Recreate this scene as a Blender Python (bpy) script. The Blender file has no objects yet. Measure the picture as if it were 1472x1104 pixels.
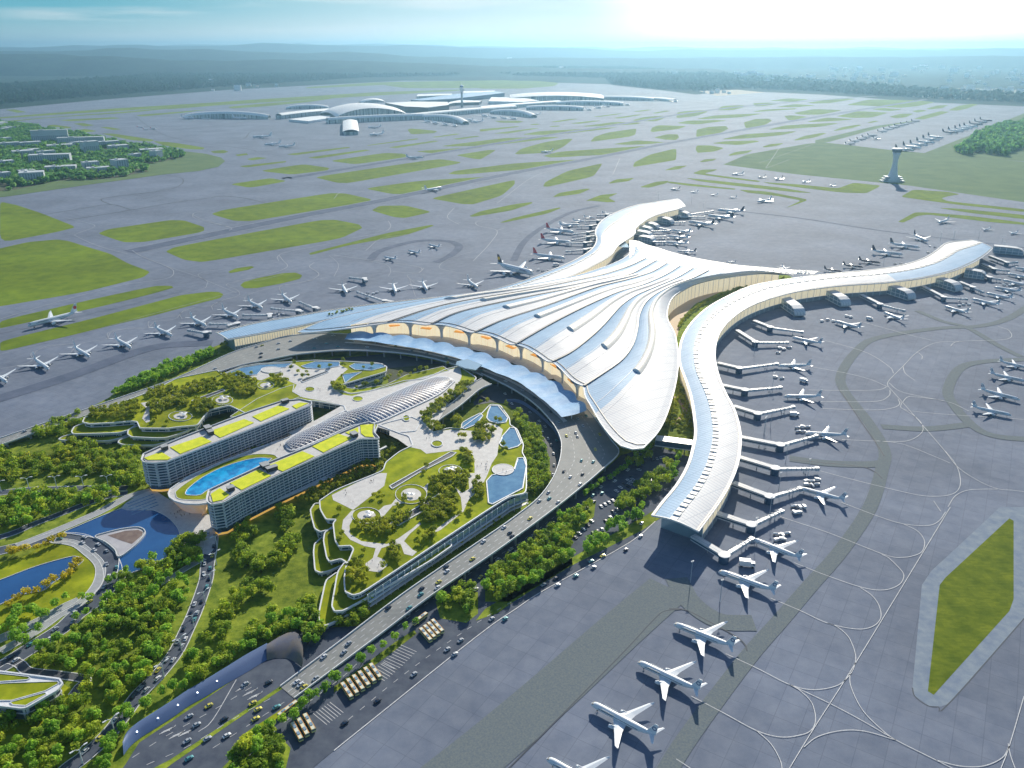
import bpy, bmesh, math, random
import numpy as np
from mathutils import Vector, Matrix
from mathutils.geometry import tessellate_polygon
random.seed(7); RNG = np.random.default_rng(7)
SC = bpy.context.scene; COL = SC.collection
HC = 480.0; TH = math.radians(22.5); FP = 1170.0
ct, st = math.cos(TH), math.sin(TH)
KA, KB = 2.944, 4.9067
# ---------------------------------------------------------------- map: a point of the survey picture on level z
def P(x, y, z=0.0):
    a = (x-736)/FP; b = (552-y)/FP
    dx, dy, dz = a, ct+b*st, -st+b*ct
    dz = min(dz, -0.004)
    t = (z-HC)/dz
    return Vector((dx*t, dy*t, z))
def PP(pts, z=0.0): return [P(p[0], p[1], z if len(p) < 3 else p[2]) for p in pts]
def A(ox, oy, pts): return [(ox+p[0]/KA, oy+p[1]/KA)+tuple(p[2:]) for p in pts]
def B(ox, oy, pts): return [(ox+p[0]/KB, oy+p[1]/KB)+tuple(p[2:]) for p in pts]
def cr(pts, n=6, closed=False):
    """Catmull-Rom through the points"""
    pts = [Vector(p) for p in pts]; N = len(pts); out = []
    rng = range(N if closed else N-1)
    for i in rng:
        if closed: p0, p1, p2, p3 = pts[i-1], pts[i], pts[(i+1) % N], pts[(i+2) % N]
        else:
            p1, p2 = pts[i], pts[i+1]
            p0 = pts[i-1] if i > 0 else p1*2-p2
            p3 = pts[i+2] if i+2 < N else p2*2-p1
        for k in range(n):
            t = k/n; t2 = t*t; t3 = t2*t
            out.append(0.5*((2*p1)+(p2-p0)*t+(2*p0-5*p1+4*p2-p3)*t2+(3*p1-p0-3*p2+p3)*t3))
    if not closed: out.append(pts[-1].copy())
    return out
def rounded(pts, f=0.25, n=4):
    """cut the corners of a closed polygon with small arcs"""
    pts = [Vector(p) for p in pts]; out = []; N = len(pts)
    for i in range(N):
        a, b, c = pts[i-1], pts[i], pts[(i+1) % N]
        s = b+(a-b)*f; e = b+(c-b)*f
        for k in range(n+1):
            t = k/n; out.append(s*(1-t)**2+b*2*t*(1-t)+e*t*t)
    return out
def resample(pts, n):
    pts = [Vector(p) for p in pts]
    L = [0]
    for i in range(1, len(pts)): L.append(L[-1]+(pts[i]-pts[i-1]).length)
    out = []; j = 0
    for k in range(n):
        d = L[-1]*k/(n-1)
        while j < len(L)-2 and L[j+1] < d: j += 1
        seg = max(L[j+1]-L[j], 1e-9); out.append(pts[j].lerp(pts[j+1], min(1, max(0, (d-L[j])/seg))))
    return out
def area2(p):
    s = 0
    for i in range(len(p)): s += p[i-1].x*p[i].y-p[i].x*p[i-1].y
    return s/2
def inset(pts, d):
    pts = [Vector(p) for p in pts]; sg = 1 if area2(pts) > 0 else -1; out = []; N = len(pts)
    for i in range(N):
        a = pts[i]-pts[i-1]; b = pts[(i+1) % N]-pts[i]; a.z = b.z = 0
        na = Vector((-a.y, a.x, 0)); nb = Vector((-b.y, b.x, 0))
        if na.length > 0: na.normalize()
        if nb.length > 0: nb.normalize()
        n = na+nb
        if n.length < 1e-6: n = na
        n.normalize(); c = max(0.5, n.dot(na))
        out.append(pts[i]+n*(sg*d/c))
    return out
# ---------------------------------------------------------------- objects
def tag(o, label=None, cat=None, group=None, kind=None):
    if label: o['label'] = label
    if cat: o['category'] = cat
    if group: o['group'] = group
    if kind: o['kind'] = kind
    return o
def empty(name, loc=(0, 0, 0), rz=0, label=None, cat=None, group=None):
    o = bpy.data.objects.new(name, None); COL.objects.link(o); o.location = loc; o.rotation_euler = (0, 0, rz)
    return tag(o, label, cat, group)
def mesh(name, verts, faces, mats, parent=None, mi=None, smooth=False):
    me = bpy.data.meshes.new(name); me.from_pydata([tuple(v) for v in verts], [], faces)
    if not isinstance(mats, (list, tuple)): mats = [mats]
    for m in mats: me.materials.append(m)
    if mi is not None: me.polygons.foreach_set('material_index', mi)
    if smooth: me.polygons.foreach_set('use_smooth', [True]*len(me.polygons))
    me.update(); o = bpy.data.objects.new(name, me); COL.objects.link(o)
    if parent is not None: o.parent = parent
    return o
class MB:
    def __init__(s): s.v = []; s.f = []; s.m = []
    def add(s, v, f, m=0):
        n = len(s.v); s.v += [tuple(a) for a in v]; s.f += [tuple(i+n for i in q) for q in f]; s.m += [m]*len(f); return s
    def box(s, c, d, m=0, rz=0, taper=1.0):
        x, y, z = d[0]/2, d[1]/2, d[2]/2; v = []
        for k in (-1, 1):
            q = taper if k > 0 else 1
            for (i, j) in ((-1, -1), (1, -1), (1, 1), (-1, 1)):
                p = Vector((i*x*q, j*y*q, 0)); 
                if rz: p.rotate(Matrix.Rotation(rz, 3, 'Z'))
                v.append((c[0]+p.x, c[1]+p.y, c[2]+k*z))
        return s.add(v, [(3, 2, 1, 0), (4, 5, 6, 7), (0, 1, 5, 4), (1, 2, 6, 5), (2, 3, 7, 6), (3, 0, 4, 7)], m)
    def tube(s, a, b, r0, r1=None, n=8, m=0, cap=True):
        a = Vector(a); b = Vector(b); r1 = r0 if r1 is None else r1; d = (b-a)
        if d.length < 1e-6: return s
        q = d.to_track_quat('Z', 'Y'); v = []
        for (c, r) in ((a, r0), (b, r1)):
            for i in range(n):
                w = 2*math.pi*i/n; v.append(c+q @ Vector((math.cos(w)*r, math.sin(w)*r, 0)))
        f = [(i, (i+1) % n, n+(i+1) % n, n+i) for i in range(n)]
        if cap: f += [tuple(range(n-1, -1, -1)), tuple(range(n, 2*n))]
        return s.add(v, f, m)
    def beam(s, a, b, w, h, m=0):
        """rectangular bar from a to b (bottom centre line)"""
        a = Vector(a); b = Vector(b); d = b-a; d.z = 0
        if d.length < 1e-6: return s
        d.normalize(); n = Vector((-d.y, d.x, 0))*w/2; u = Vector((0, 0, h))
        v = [a-n, b-n, b+n, a+n, a-n+u, b-n+u, b+n+u, a+n+u]
        return s.add(v, [(3, 2, 1, 0), (4, 5, 6, 7), (0, 1, 5, 4), (1, 2, 6, 5), (2, 3, 7, 6), (3, 0, 4, 7)], m)
    def ring(s, rings, m=0, closed_u=False, cap=False):
        """rings = list of equal length point lists; each ring closed"""
        n = len(rings[0]); v = [p for r in rings for p in r]; f = []
        for i in range(len(rings)-1):
            for j in range(n):
                f.append((i*n+j, i*n+(j+1) % n, (i+1)*n+(j+1) % n, (i+1)*n+j))
        if cap: f += [tuple(range(n-1, -1, -1)), tuple(range((len(rings)-1)*n, len(rings)*n))]
        return s.add(v, f, m)
    def grid(s, rows, m=0):
        n = len(rows[0]); v = [p for r in rows for p in r]; f = []
        for i in range(len(rows)-1):
            for j in range(n-1): f.append((i*n+j, i*n+j+1, (i+1)*n+j+1, (i+1)*n+j))
        return s.add(v, f, m)
    def poly(s, pts, m=0, up=True):
        pts = [Vector(p) for p in pts]; tris = tessellate_polygon([pts]); f = []
        for t in tris:
            a, b, c = (pts[i] for i in t); n = (b-a).cross(c-a).z
            f.append(tuple(t) if (n > 0) == up else (t[0], t[2], t[1]))
        return s.add(pts, f, m)
    def prism(s, pts, z0, z1, m=0, mt=None):
        pts = [Vector(p) for p in pts]
        if area2(pts) < 0: pts = pts[::-1]
        top = [Vector((p.x, p.y, z1)) for p in pts]; bot = [Vector((p.x, p.y, z0)) for p in pts]
        s.poly(top, m if mt is None else mt); s.poly(bot, m, False); n = len(pts)
        return s.add(bot+top, [(i, (i+1) % n, n+(i+1) % n, n+i) for i in range(n)], m)
    def wallring(s, pts, z0, z1, th, m=0, closed=True):
        """thin wall of thickness th along an outline"""
        n = len(pts)
        for i in range(n if closed else n-1):
            a, b = pts[i], pts[(i+1) % n]; s.beam((a[0], a[1], z0), (b[0], b[1], z0), th, z1-z0, m)
        return s
    def build(s, name, mats, parent=None, smooth=False):
        return mesh(name, s.v, s.f, mats, parent, s.m, smooth)
def sheet(name, pts, mat, z=None, **kw):
    b = MB(); 
    if z is not None: pts = [Vector((p.x, p.y, z)) for p in pts]
    b.poly(pts); o = b.build(name, mat); tag(o, kind=kw.pop('kind', 'structure'), **kw); return o
def strip_pts(c, w):
    """left and right edges of a world-space centre line"""
    L = []; R = []; n = len(c)
    for i in range(n):
        d = c[min(i+1, n-1)]-c[max(i-1, 0)]; d.z = 0
        if d.length < 1e-9: d = Vector((1, 0, 0))
        d.normalize(); q = Vector((-d.y, d.x, 0))*w/2; L.append(c[i]+q); R.append(c[i]-q)
    return L, R
def add_strip(b, c, w, m=0, dz=0.0):
    L, R = strip_pts(c, w); k = Vector((0, 0, dz)); b.grid([[p+k for p in R], [p+k for p in L]], m)
def add_dashes(b, c, w, on, off, m=0, dz=0.0):
    n = max(2, int(sum((c[i+1]-c[i]).length for i in range(len(c)-1))/((on+off)/2))); q = resample(c, n)
    for i in range(0, n-1, 2): add_strip(b, [q[i], q[i].lerp(q[i+1], 2*on/(on+off) if on < off else 1.0)], w, m, dz)
def children(o): return [c for c in ALLCH.get(o.name, [])]
ALLCH = {}
ORD = 'first second third fourth fifth sixth seventh eighth ninth tenth eleventh twelfth thirteenth fourteenth fifteenth sixteenth seventeenth eighteenth nineteenth twentieth'.split()
ORD += ['twenty-'+x for x in ORD[:9]]+['thirtieth']+['thirty-'+x for x in ORD[:9]]
def index_children():
    ALLCH.clear()
    for o in COL.objects:
        if o.parent: ALLCH.setdefault(o.parent.name, []).append(o)
def copy_tree(o, parent=None, skip=()):
    c = o.copy(); COL.objects.link(c)
    if parent is not None: c.parent = parent
    for ch in ALLCH.get(o.name, []): copy_tree(ch, c)
    return c
# ---------------------------------------------------------------- materials
def mat(name, col, rough=0.7, metal=0.0, col2=None, nscale=0.05, namt=1.0, detail=5, bump=0.0, bscale=None, spec=0.5, emit=None, es=0.0,
        coord='Object', contrast=(0.35, 0.65), trans=0.0, alpha=1.0, layer=None, tl=0.0):
    m = bpy.data.materials.new(name); m.use_nodes = True; nt = m.node_tree; N = nt.nodes; L = nt.links
    p = N['Principled BSDF']; p.inputs['Roughness'].default_value = rough; p.inputs['Metallic'].default_value = metal
    p.inputs['Specular IOR Level'].default_value = spec
    p.inputs['Base Color'].default_value = (*col, 1)
    if trans: p.inputs['Transmission Weight'].default_value = trans
    if alpha < 1: p.inputs['Alpha'].default_value = alpha
    if emit: p.inputs['Emission Color'].default_value = (*emit, 1); p.inputs['Emission Strength'].default_value = es
    if col2 or bump:
        tc = N.new('ShaderNodeTexCoord'); src = tc.outputs[coord]
    if col2:
        nz = N.new('ShaderNodeTexNoise'); nz.inputs['Scale'].default_value = nscale; nz.inputs['Detail'].default_value = detail
        nz.inputs['Roughness'].default_value = 0.62
        L.new(src, nz.inputs['Vector']); r = N.new('ShaderNodeMapRange'); r.inputs[1].default_value = contrast[0]; r.inputs[2].default_value = contrast[1]
        L.new(nz.outputs['Fac'], r.inputs[0]); mx = N.new('ShaderNodeMix'); mx.data_type = 'RGBA'
        mx.inputs[6].default_value = (*col, 1); mx.inputs[7].default_value = (*col2, 1); L.new(r.outputs[0], mx.inputs[0])
        out = mx.outputs[2]
        if layer:   # second, larger pattern multiplied in: (scale, dark factor)
            n2 = N.new('ShaderNodeTexNoise'); n2.inputs['Scale'].default_value = layer[0]; n2.inputs['Detail'].default_value = 3
            L.new(src, n2.inputs['Vector']); r2 = N.new('ShaderNodeMapRange'); r2.inputs[1].default_value = 0.35; r2.inputs[2].default_value = 0.65
            r2.inputs[3].default_value = layer[1]; r2.inputs[4].default_value = 1.0; L.new(n2.outputs['Fac'], r2.inputs[0])
            m2 = N.new('ShaderNodeMix'); m2.data_type = 'RGBA'; m2.blend_type = 'MULTIPLY'; m2.inputs[0].default_value = 1
            L.new(out, m2.inputs[6]); L.new(r2.outputs[0], m2.inputs[7]); out = m2.outputs[2]
        L.new(out, p.inputs['Base Color'])
    if bump:
        nb = N.new('ShaderNodeTexNoise'); nb.inputs['Scale'].default_value = bscale or nscale*4; nb.inputs['Detail'].default_value = 4
        L.new(src, nb.inputs['Vector']); bp = N.new('ShaderNodeBump'); bp.inputs['Strength'].default_value = 1; bp.inputs['Distance'].default_value = bump
        L.new(nb.outputs['Fac'], bp.inputs['Height']); L.new(bp.outputs['Normal'], p.inputs['Normal'])
    return m
def add_brick(m, cols, scale, mortar=0.02, w=1.0, h=1.0, rot=0.0, fac=None, offset=0.0):
    """panel joints multiplied into the base colour"""
    nt = m.node_tree; N = nt.nodes; L = nt.links; p = N['Principled BSDF']
    tc = N.new('ShaderNodeTexCoord'); mp = N.new('ShaderNodeMapping'); mp.inputs['Rotation'].default_value = (0, 0, rot)
    L.new(tc.outputs['Object'], mp.inputs[0]); br = N.new('ShaderNodeTexBrick'); L.new(mp.outputs[0], br.inputs['Vector'])
    br.offset = offset; br.inputs['Color1'].default_value = (*cols[0], 1); br.inputs['Color2'].default_value = (*cols[1], 1); br.inputs['Mortar'].default_value = (*cols[2], 1)
    br.inputs['Scale'].default_value = scale; br.inputs['Mortar Size'].default_value = mortar; br.inputs['Brick Width'].default_value = w; br.inputs['Row Height'].default_value = h
    mx = N.new('ShaderNodeMix'); mx.data_type = 'RGBA'; mx.blend_type = 'MULTIPLY'; mx.inputs[0].default_value = 1
    ln = [l for l in nt.links if l.to_socket == p.inputs['Base Color']]
    if ln: L.new(ln[0].from_socket, mx.inputs[6])
    else: mx.inputs[6].default_value = p.inputs['Base Color'].default_value
    L.new(br.outputs['Color'], mx.inputs[7]); L.new(mx.outputs[2], p.inputs['Base Color'])
    return m
M = {}
M['apron'] = add_brick(mat('apron_concrete', (.145, .180, .255), .8, spec=.12, col2=(.23, .265, .335), nscale=.06, detail=12, layer=(.006, .78), contrast=(.25, .75)), ((1, 1, 1), (.90, .91, .92), (.78, .79, .81)), .05, .016, rot=.55)
M['old_concrete'] = mat('old_concrete', (.12, .15, .18), .85, spec=.1, col2=(.17, .20, .20), nscale=.6, detail=6)
M['pale_concrete'] = mat('pale_concrete', (.17, .22, .30), .8, spec=.1, col2=(.25, .30, .35), nscale=.1)
M['runway'] = mat('runway_asphalt', (.085, .11, .165), .85, spec=.1, col2=(.13, .155, .22), nscale=.03, detail=10)
M['asphalt'] = mat('asphalt', (.065, .08, .115), .85, spec=.12, col2=(.105, .125, .16), nscale=.08, detail=8)
M['deck'] = mat('deck_asphalt', (.20, .215, .215), .75, col2=(.25, .26, .255), nscale=.06, detail=7)
M['asphalt_dark'] = mat('road_asphalt_dark', (.05, .058, .078), .8, col2=(.07, .08, .10), nscale=.08, detail=8)
M['far_ground'] = mat('far_woodland', (.008, .030, .030), .95, spec=.05, col2=(.028, .065, .045), nscale=.0035, detail=12, bump=14, bscale=.02, layer=(.0006, .7))
M['grass'] = mat('airfield_grass', (.12, .19, .012), .95, spec=.1, col2=(.19, .27, .016), nscale=.03, detail=10, layer=(.004, .75))
M['lawn'] = mat('lawn', (.22, .29, .012), .95, spec=.1, col2=(.42, .46, .02), nscale=.06, detail=8, layer=(.012, .6))
M['meadow'] = mat('meadow', (.12, .20, .02), .95, spec=.1, col2=(.36, .44, .05), nscale=.09, detail=9, layer=(.008, .55), bump=.3, bscale=.6)
M['pale_grass'] = mat('dry_grass', (.095, .155, .065), .95, spec=.1, col2=(.135, .20, .08), nscale=.01, detail=7)
M['mown'] = add_brick(mat('mown_grass', (.095, .14, .010), .95, spec=.1, col2=(.18, .22, .018), nscale=.05, detail=8), ((1, 1, 1), (.78, .82, .7), (.9, .9, .85)), .16, .0, 1.0, .35, rot=.0)
M['roofgrass'] = mat('roof_sedum', (.50, .58, .010), .95, col2=(.70, .72, .02), nscale=.12, detail=8)
M['line'] = mat('line_paint', (.62, .64, .66), .7, col2=(.45, .47, .5), nscale=.4)
M['line_far'] = mat('worn_line_paint', (.36, .39, .44), .8)
M['joint'] = mat('dark_joint', (.055, .07, .09), .8)
M['kerb'] = mat('kerb_stone', (.55, .57, .58), .7, col2=(.68, .69, .69), nscale=.5)
M['plaza'] = add_brick(mat('plaza_paving', (.50, .50, .50), .7, col2=(.60, .60, .59), nscale=.15, detail=6), ((1, 1, 1), (.93, .92, .92), (.8, .8, .8)), .35, .01)
M['white'] = mat('white_panel', (.74, .76, .78), .4, col2=(.68, .70, .73), nscale=.2)
M['white_m'] = mat('white_render', (.74, .76, .78), .6, col2=(.66, .69, .72), nscale=.3)
M['concrete'] = mat('fair_concrete', (.36, .38, .40), .8, col2=(.29, .31, .33), nscale=.2)
M['dark'] = mat('dark_frame', (.03, .035, .045), .5)
M['soil'] = mat('dark_soil', (.04, .05, .025), .95, col2=(.07, .085, .03), nscale=.2)  # dark soil mottled in two tones
M['lake'] = mat('lake_water', (.012, .07, .22), .08, col2=(.02, .10, .28), nscale=.02, spec=.6, bump=.05, bscale=.25)
M['pool'] = mat('pool_water', (.01, .20, .50), .06, col2=(.02, .42, .80), nscale=.09, detail=6, contrast=(.4, .6), spec=.5)
M['pond'] = mat('pond_water', (.06, .18, .34), .06, col2=(.12, .28, .44), nscale=.08, spec=.6)
M['glass'] = mat('blue_glass', (.06, .12, .20), .12, metal=.25, spec=.8)
M['glass_pale'] = mat('pale_glass', (.30, .42, .50), .15, metal=.3, spec=.8)
M['warm'] = add_brick(mat('lit_glazing', (.62, .56, .42), .3, emit=(1.0, .86, .58), es=.42), ((1, 1, 1), (.85, .85, .8), (.35, .35, .35)), .12, .03)
M['lit_hall'] = mat('lit_hall', (.82, .76, .62), .6, col2=(.66, .56, .38), nscale=.15, emit=(1.0, .86, .58), es=.55)
add_brick(M['lit_hall'], ((1, 1, 1), (.8, .78, .7), (.4, .35, .28)), .16, .03)
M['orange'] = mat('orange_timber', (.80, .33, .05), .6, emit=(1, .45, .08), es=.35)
M['wood'] = mat('bark', (.09, .065, .045), .9)
M['lamp_glow'] = mat('lamp_glow', (1, 1, 1), .5, emit=(.85, .93, 1.0), es=6)
M['people_dark'] = mat('dark_clothes', (.04, .045, .07), .9)
def roof_mat(name, c1, c2, scale, rot, rough=.5, metal=0, mort=.03):
    m = mat(name, c1, rough, metal, col2=c2, nscale=.02, detail=7, spec=.18)
    return add_brick(m, ((1, 1, 1), (.95, .96, .97), (.70, .74, .80)), scale, mort, 1.0, .25, rot)
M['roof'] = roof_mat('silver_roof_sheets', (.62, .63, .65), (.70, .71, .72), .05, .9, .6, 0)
M['roof_b'] = roof_mat('blue_and_sky_sheen_roof', (.25, .42, .60), (.33, .50, .68), .05, .9, .6, 0)  # blue stands for reflected sky on the lobe and pier halves
M['roof_edge'] = mat('roof_edge', (.72, .73, .74), .5, spec=.2)
M['skylight'] = add_brick(mat('skylight_strip', (.90, .86, .78), .5, spec=.2), ((1, 1, 1), (.92, .9, .88), (.6, .6, .6)), .4, .05)
M['gutter'] = mat('dark_gutter', (.03, .045, .065), .5)
def leaf_mat(name, c1, c2, c3):
    m = bpy.data.materials.new(name); m.use_nodes = True; nt = m.node_tree; N = nt.nodes; L = nt.links; p = N['Principled BSDF']
    p.inputs['Roughness'].default_value = .65; p.inputs['Specular IOR Level'].default_value = .25
    g = N.new('ShaderNodeNewGeometry'); oi = N.new('ShaderNodeObjectInfo'); tc = N.new('ShaderNodeTexCoord')
    nz = N.new('ShaderNodeTexNoise'); nz.inputs['Scale'].default_value = .07; nz.inputs['Detail'].default_value = 5; L.new(g.outputs['Position'], nz.inputs['Vector'])
    r = N.new('ShaderNodeValToRGB'); e = r.color_ramp.elements; e[0].position = .32; e[0].color = (*c1, 1); e[1].position = .68; e[1].color = (*c3, 1)
    x = e.new(.5); x.color = (*c2, 1); L.new(nz.outputs['Fac'], r.inputs[0])
    mx = N.new('ShaderNodeMix'); mx.data_type = 'RGBA'; mx.blend_type = 'MULTIPLY'; mx.inputs[0].default_value = 1
    mr = N.new('ShaderNodeMapRange'); mr.inputs[3].default_value = .6; mr.inputs[4].default_value = 1.35; L.new(g.outputs['Random Per Island'], mr.inputs[0])
    L.new(r.outputs[0], mx.inputs[6]); L.new(mr.outputs[0], mx.inputs[7]); L.new(mx.outputs[2], p.inputs['Base Color'])
    tr = N.new('ShaderNodeBsdfTranslucent'); L.new(mx.outputs[2], tr.inputs['Color']); ms = N.new('ShaderNodeMixShader'); ms.inputs[0].default_value = .5
    L.new(p.outputs[0], ms.inputs[1]); L.new(tr.outputs[0], ms.inputs[2]); L.new(ms.outputs[0], N['Material Output'].inputs['Surface'])
    return m
M['leaf'] = leaf_mat('green_leaves', (.15, .27, .03), (.33, .46, .04), (.62, .68, .06))
M['leaf_bright'] = leaf_mat('bright_green_leaves', (.22, .44, .05), (.34, .58, .06), (.50, .70, .07))
M['leaf_olive'] = leaf_mat('olive_leaves', (.16, .23, .02), (.36, .42, .03), (.60, .60, .05))
M['leaf_yellow'] = leaf_mat('yellow_leaves', (.50, .44, .03), (.62, .52, .03), (.72, .62, .05))
# ---------------------------------------------------------------- camera, light, air
cam = bpy.data.cameras.new('camera'); co = bpy.data.objects.new('camera', cam); COL.objects.link(co)
co.location = (0, 0, HC); co.rotation_euler = (math.radians(90)-TH, 0, 0); cam.sensor_width = 36; cam.lens = 36*FP/1472
cam.clip_start = 1; cam.clip_end = 300000; SC.camera = co
SUN_AZ = math.radians(15); SUN_EL = math.radians(28)
w = bpy.data.worlds.new('World'); SC.world = w; w.use_nodes = True; nt = w.node_tree; N = nt.nodes; L = nt.links
bg = N['Background']; sky = N.new('ShaderNodeTexSky'); sky.sky_type = 'NISHITA'; sky.sun_disc = False
sky.sun_elevation = SUN_EL; sky.sun_rotation = SUN_AZ; sky.altitude = 400; sky.air_density = 1.0; sky.dust_density = .6; sky.ozone_density = 2.5
bg.inputs['Strength'].default_value = .10; L.new(sky.outputs[0], bg.inputs[0])
# low band of sky: cyan on the left, warm white round the sun side, thin streaks of cloud
tc = N.new('ShaderNodeTexCoord'); sx = N.new('ShaderNodeSeparateXYZ'); L.new(tc.outputs['Generated'], sx.inputs[0])
dt = N.new('ShaderNodeVectorMath'); dt.operation = 'DOT_PRODUCT'; dt.inputs[1].default_value = (math.sin(.36), math.cos(.36), 0); L.new(tc.outputs['Generated'], dt.inputs[0])
def mr(src, a, b_, c=0, d=1):
    r = N.new('ShaderNodeMapRange'); r.interpolation_type = 'SMOOTHSTEP'; r.inputs[1].default_value = a; r.inputs[2].default_value = b_; r.inputs[3].default_value = c; r.inputs[4].default_value = d; L.new(src, r.inputs[0]); return r.outputs[0]
def mx(f, a, b_):
    m = N.new('ShaderNodeMix'); m.data_type = 'RGBA'; 
    if isinstance(f, float): m.inputs[0].default_value = f
    else: L.new(f, m.inputs[0])
    for k, v in ((6, a), (7, b_)):
        if isinstance(v, tuple): m.inputs[k].default_value = (*v, 1)
        else: L.new(v, m.inputs[k])
    return m.outputs[2]
upc = mx(mr(dt.outputs['Value'], .66, 1.02), (.12, .42, .52), (.66, .80, .82)); loc_ = mx(mr(dt.outputs['Value'], .60, 1.0), (.40, .58, .60), (.95, .95, .90))
base = mx(mr(sx.outputs[2], .002, .042), loc_, upc)
mpp = N.new('ShaderNodeMapping'); mpp.inputs['Scale'].default_value = (3, 3, 46); L.new(tc.outputs['Generated'], mpp.inputs[0]); nz = N.new('ShaderNodeTexNoise'); nz.inputs['Scale'].default_value = 1.6; nz.inputs['Detail'].default_value = 7; L.new(mpp.outputs[0], nz.inputs['Vector'])
base = mx(mr(nz.outputs['Fac'], .44, .72, 0, .65), base, (.78, .84, .84))
d3_ = N.new('ShaderNodeVectorMath'); d3_.operation = 'DOT_PRODUCT'; d3_.inputs[1].default_value = Vector((math.sin(.355), math.cos(.355), .012)).normalized(); L.new(tc.outputs['Generated'], d3_.inputs[0])
base = mx(mr(d3_.outputs['Value'], .960, 1.0, 0, 1), base, (1.7, 1.62, 1.45))
bg2 = N.new('ShaderNodeBackground'); L.new(base, bg2.inputs[0]); bg2.inputs['Strength'].default_value = .85
ms = N.new('ShaderNodeMixShader'); L.new(mr(sx.outputs[2], .10, .35), ms.inputs[0]); L.new(bg2.outputs[0], ms.inputs[1]); L.new(bg.outputs[0], ms.inputs[2]); L.new(ms.outputs[0], N['World Output'].inputs['Surface'])
sun = bpy.data.lights.new('sun', 'SUN'); sun.energy = 5.0; sun.angle = math.radians(.6); sun.color = (1, .91, .76)
so = bpy.data.objects.new('sun', sun); COL.objects.link(so)
sd = Vector((math.sin(SUN_AZ)*math.cos(SUN_EL), math.cos(SUN_AZ)*math.cos(SUN_EL), math.sin(SUN_EL)))
so.rotation_euler = sd.to_track_quat('Z', 'Y').to_euler(); so.location = (0, 0, 900)
SC.view_settings.view_transform = 'Standard'; SC.view_settings.look = 'None'; SC.view_settings.exposure = .36; SC.view_settings.gamma = 1
SC.cycles.max_bounces = 6; SC.cycles.volume_bounces = 1; SC.cycles.diffuse_bounces = 3; SC.cycles.transparent_max_bounces = 8
SC.cycles.use_denoising = True
hz = MB(); hz.box((4000, 33000, 400), (90000, 72000, 804)); ho = hz.build('haze', []) 
hm = bpy.data.materials.new('haze_air'); hm.use_nodes = True; n = hm.node_tree; 
for x in list(n.nodes):
    if x.type == 'BSDF_PRINCIPLED': n.nodes.remove(x)
pv = n.nodes.new('ShaderNodeVolumePrincipled'); pv.inputs['Color'].default_value = (.30, .54, .73, 1); pv.inputs['Density'].default_value = 4.0e-5
pv.inputs['Anisotropy'].default_value = .68
n.links.new(pv.outputs[0], n.nodes['Material Output'].inputs['Volume']); ho.data.materials.append(hm); tag(ho, kind='stuff', label='pale blue haze over the airport and hills')
# ---------------------------------------------------------------- land
b = MB(); b.add([(-70000, -3000, 0), (80000, -3000, 0), (80000, 90000, 0), (-70000, 90000, 0)], [(0, 1, 2, 3)]); tag(b.build('ground', M['far_ground']), kind='structure')
apron_px = [(-900, 330), (-300, 200), (0, 157), (150, 143), (330, 129), (480, 121), (580, 116), (690, 116), (800, 119), (872, 121), (960, 131), (1000, 136), (1020, 134), (1070, 131), (1180, 136), (1330, 147), (1472, 153), (1700, 165), (2600, 300), (2600, 1500), (-200, 1500), (-900, 1000)]
sheet('apron', PP(apron_px), M['apron'], .05)
def hill(name, x0, x1, y0, dist, seed, depth, top, base=0):
    """a long ridge: heights over a grid"""
    nx, ny = 90, 14; rows = []; rg = random.Random(seed); ph = [rg.uniform(0, 6.3) for _ in range(12)]
    for j in range(ny):
        r = []
        for i in range(nx):
            u = i/(nx-1); v = j/(ny-1); X = x0+(x1-x0)*u; Y = dist+depth*v
            h = sum(math.sin(X/(dist*.03*(k+2)**-0.6*6)*(k+1)*.55+ph[k])/(k+1.3) for k in range(9))
            h2 = sum(math.sin(X*(k+3)/2600+Y*(k+2)/3100+ph[k])/(k+1.5) for k in range(8))
            env = math.sin(math.pi*min(1, max(0, v)))**.8
            zz = top(u)*(.85+.10*h+.06*h2)*env
            r.append((X, Y, max(-5, zz-3)))
        rows.append(r)
    m = MB(); m.grid(rows); o = m.build(name, M['far_ground'], smooth=True); tag(o, kind='structure'); return o
bump = lambda c, w: (lambda u: math.exp(-((u-c)/w)**2))
hill('hills', -16000, 4000, 0, 15500, 3, 3500, lambda u: 90+330*bump(.36, .2)(u)+260*bump(.08, .12)(u)+120*bump(.66, .12)(u))
hill('hills', -22000, 24000, 0, 21000, 5, 4500, lambda u: 240+230*bump(.25, .16)(u)+60*bump(.75, .2)(u))
hill('hills', -34000, 36000, 0, 31000, 9, 6000, lambda u: 430+200*bump(.34, .14)(u)+60*bump(.6, .08)(u)+70*bump(.78, .1)(u))
hill('hills', -46000, 52000, 0, 46000, 12, 7000, lambda u: 520+130*bump(.36, .16)(u)+50*bump(.85, .1)(u))
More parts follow.
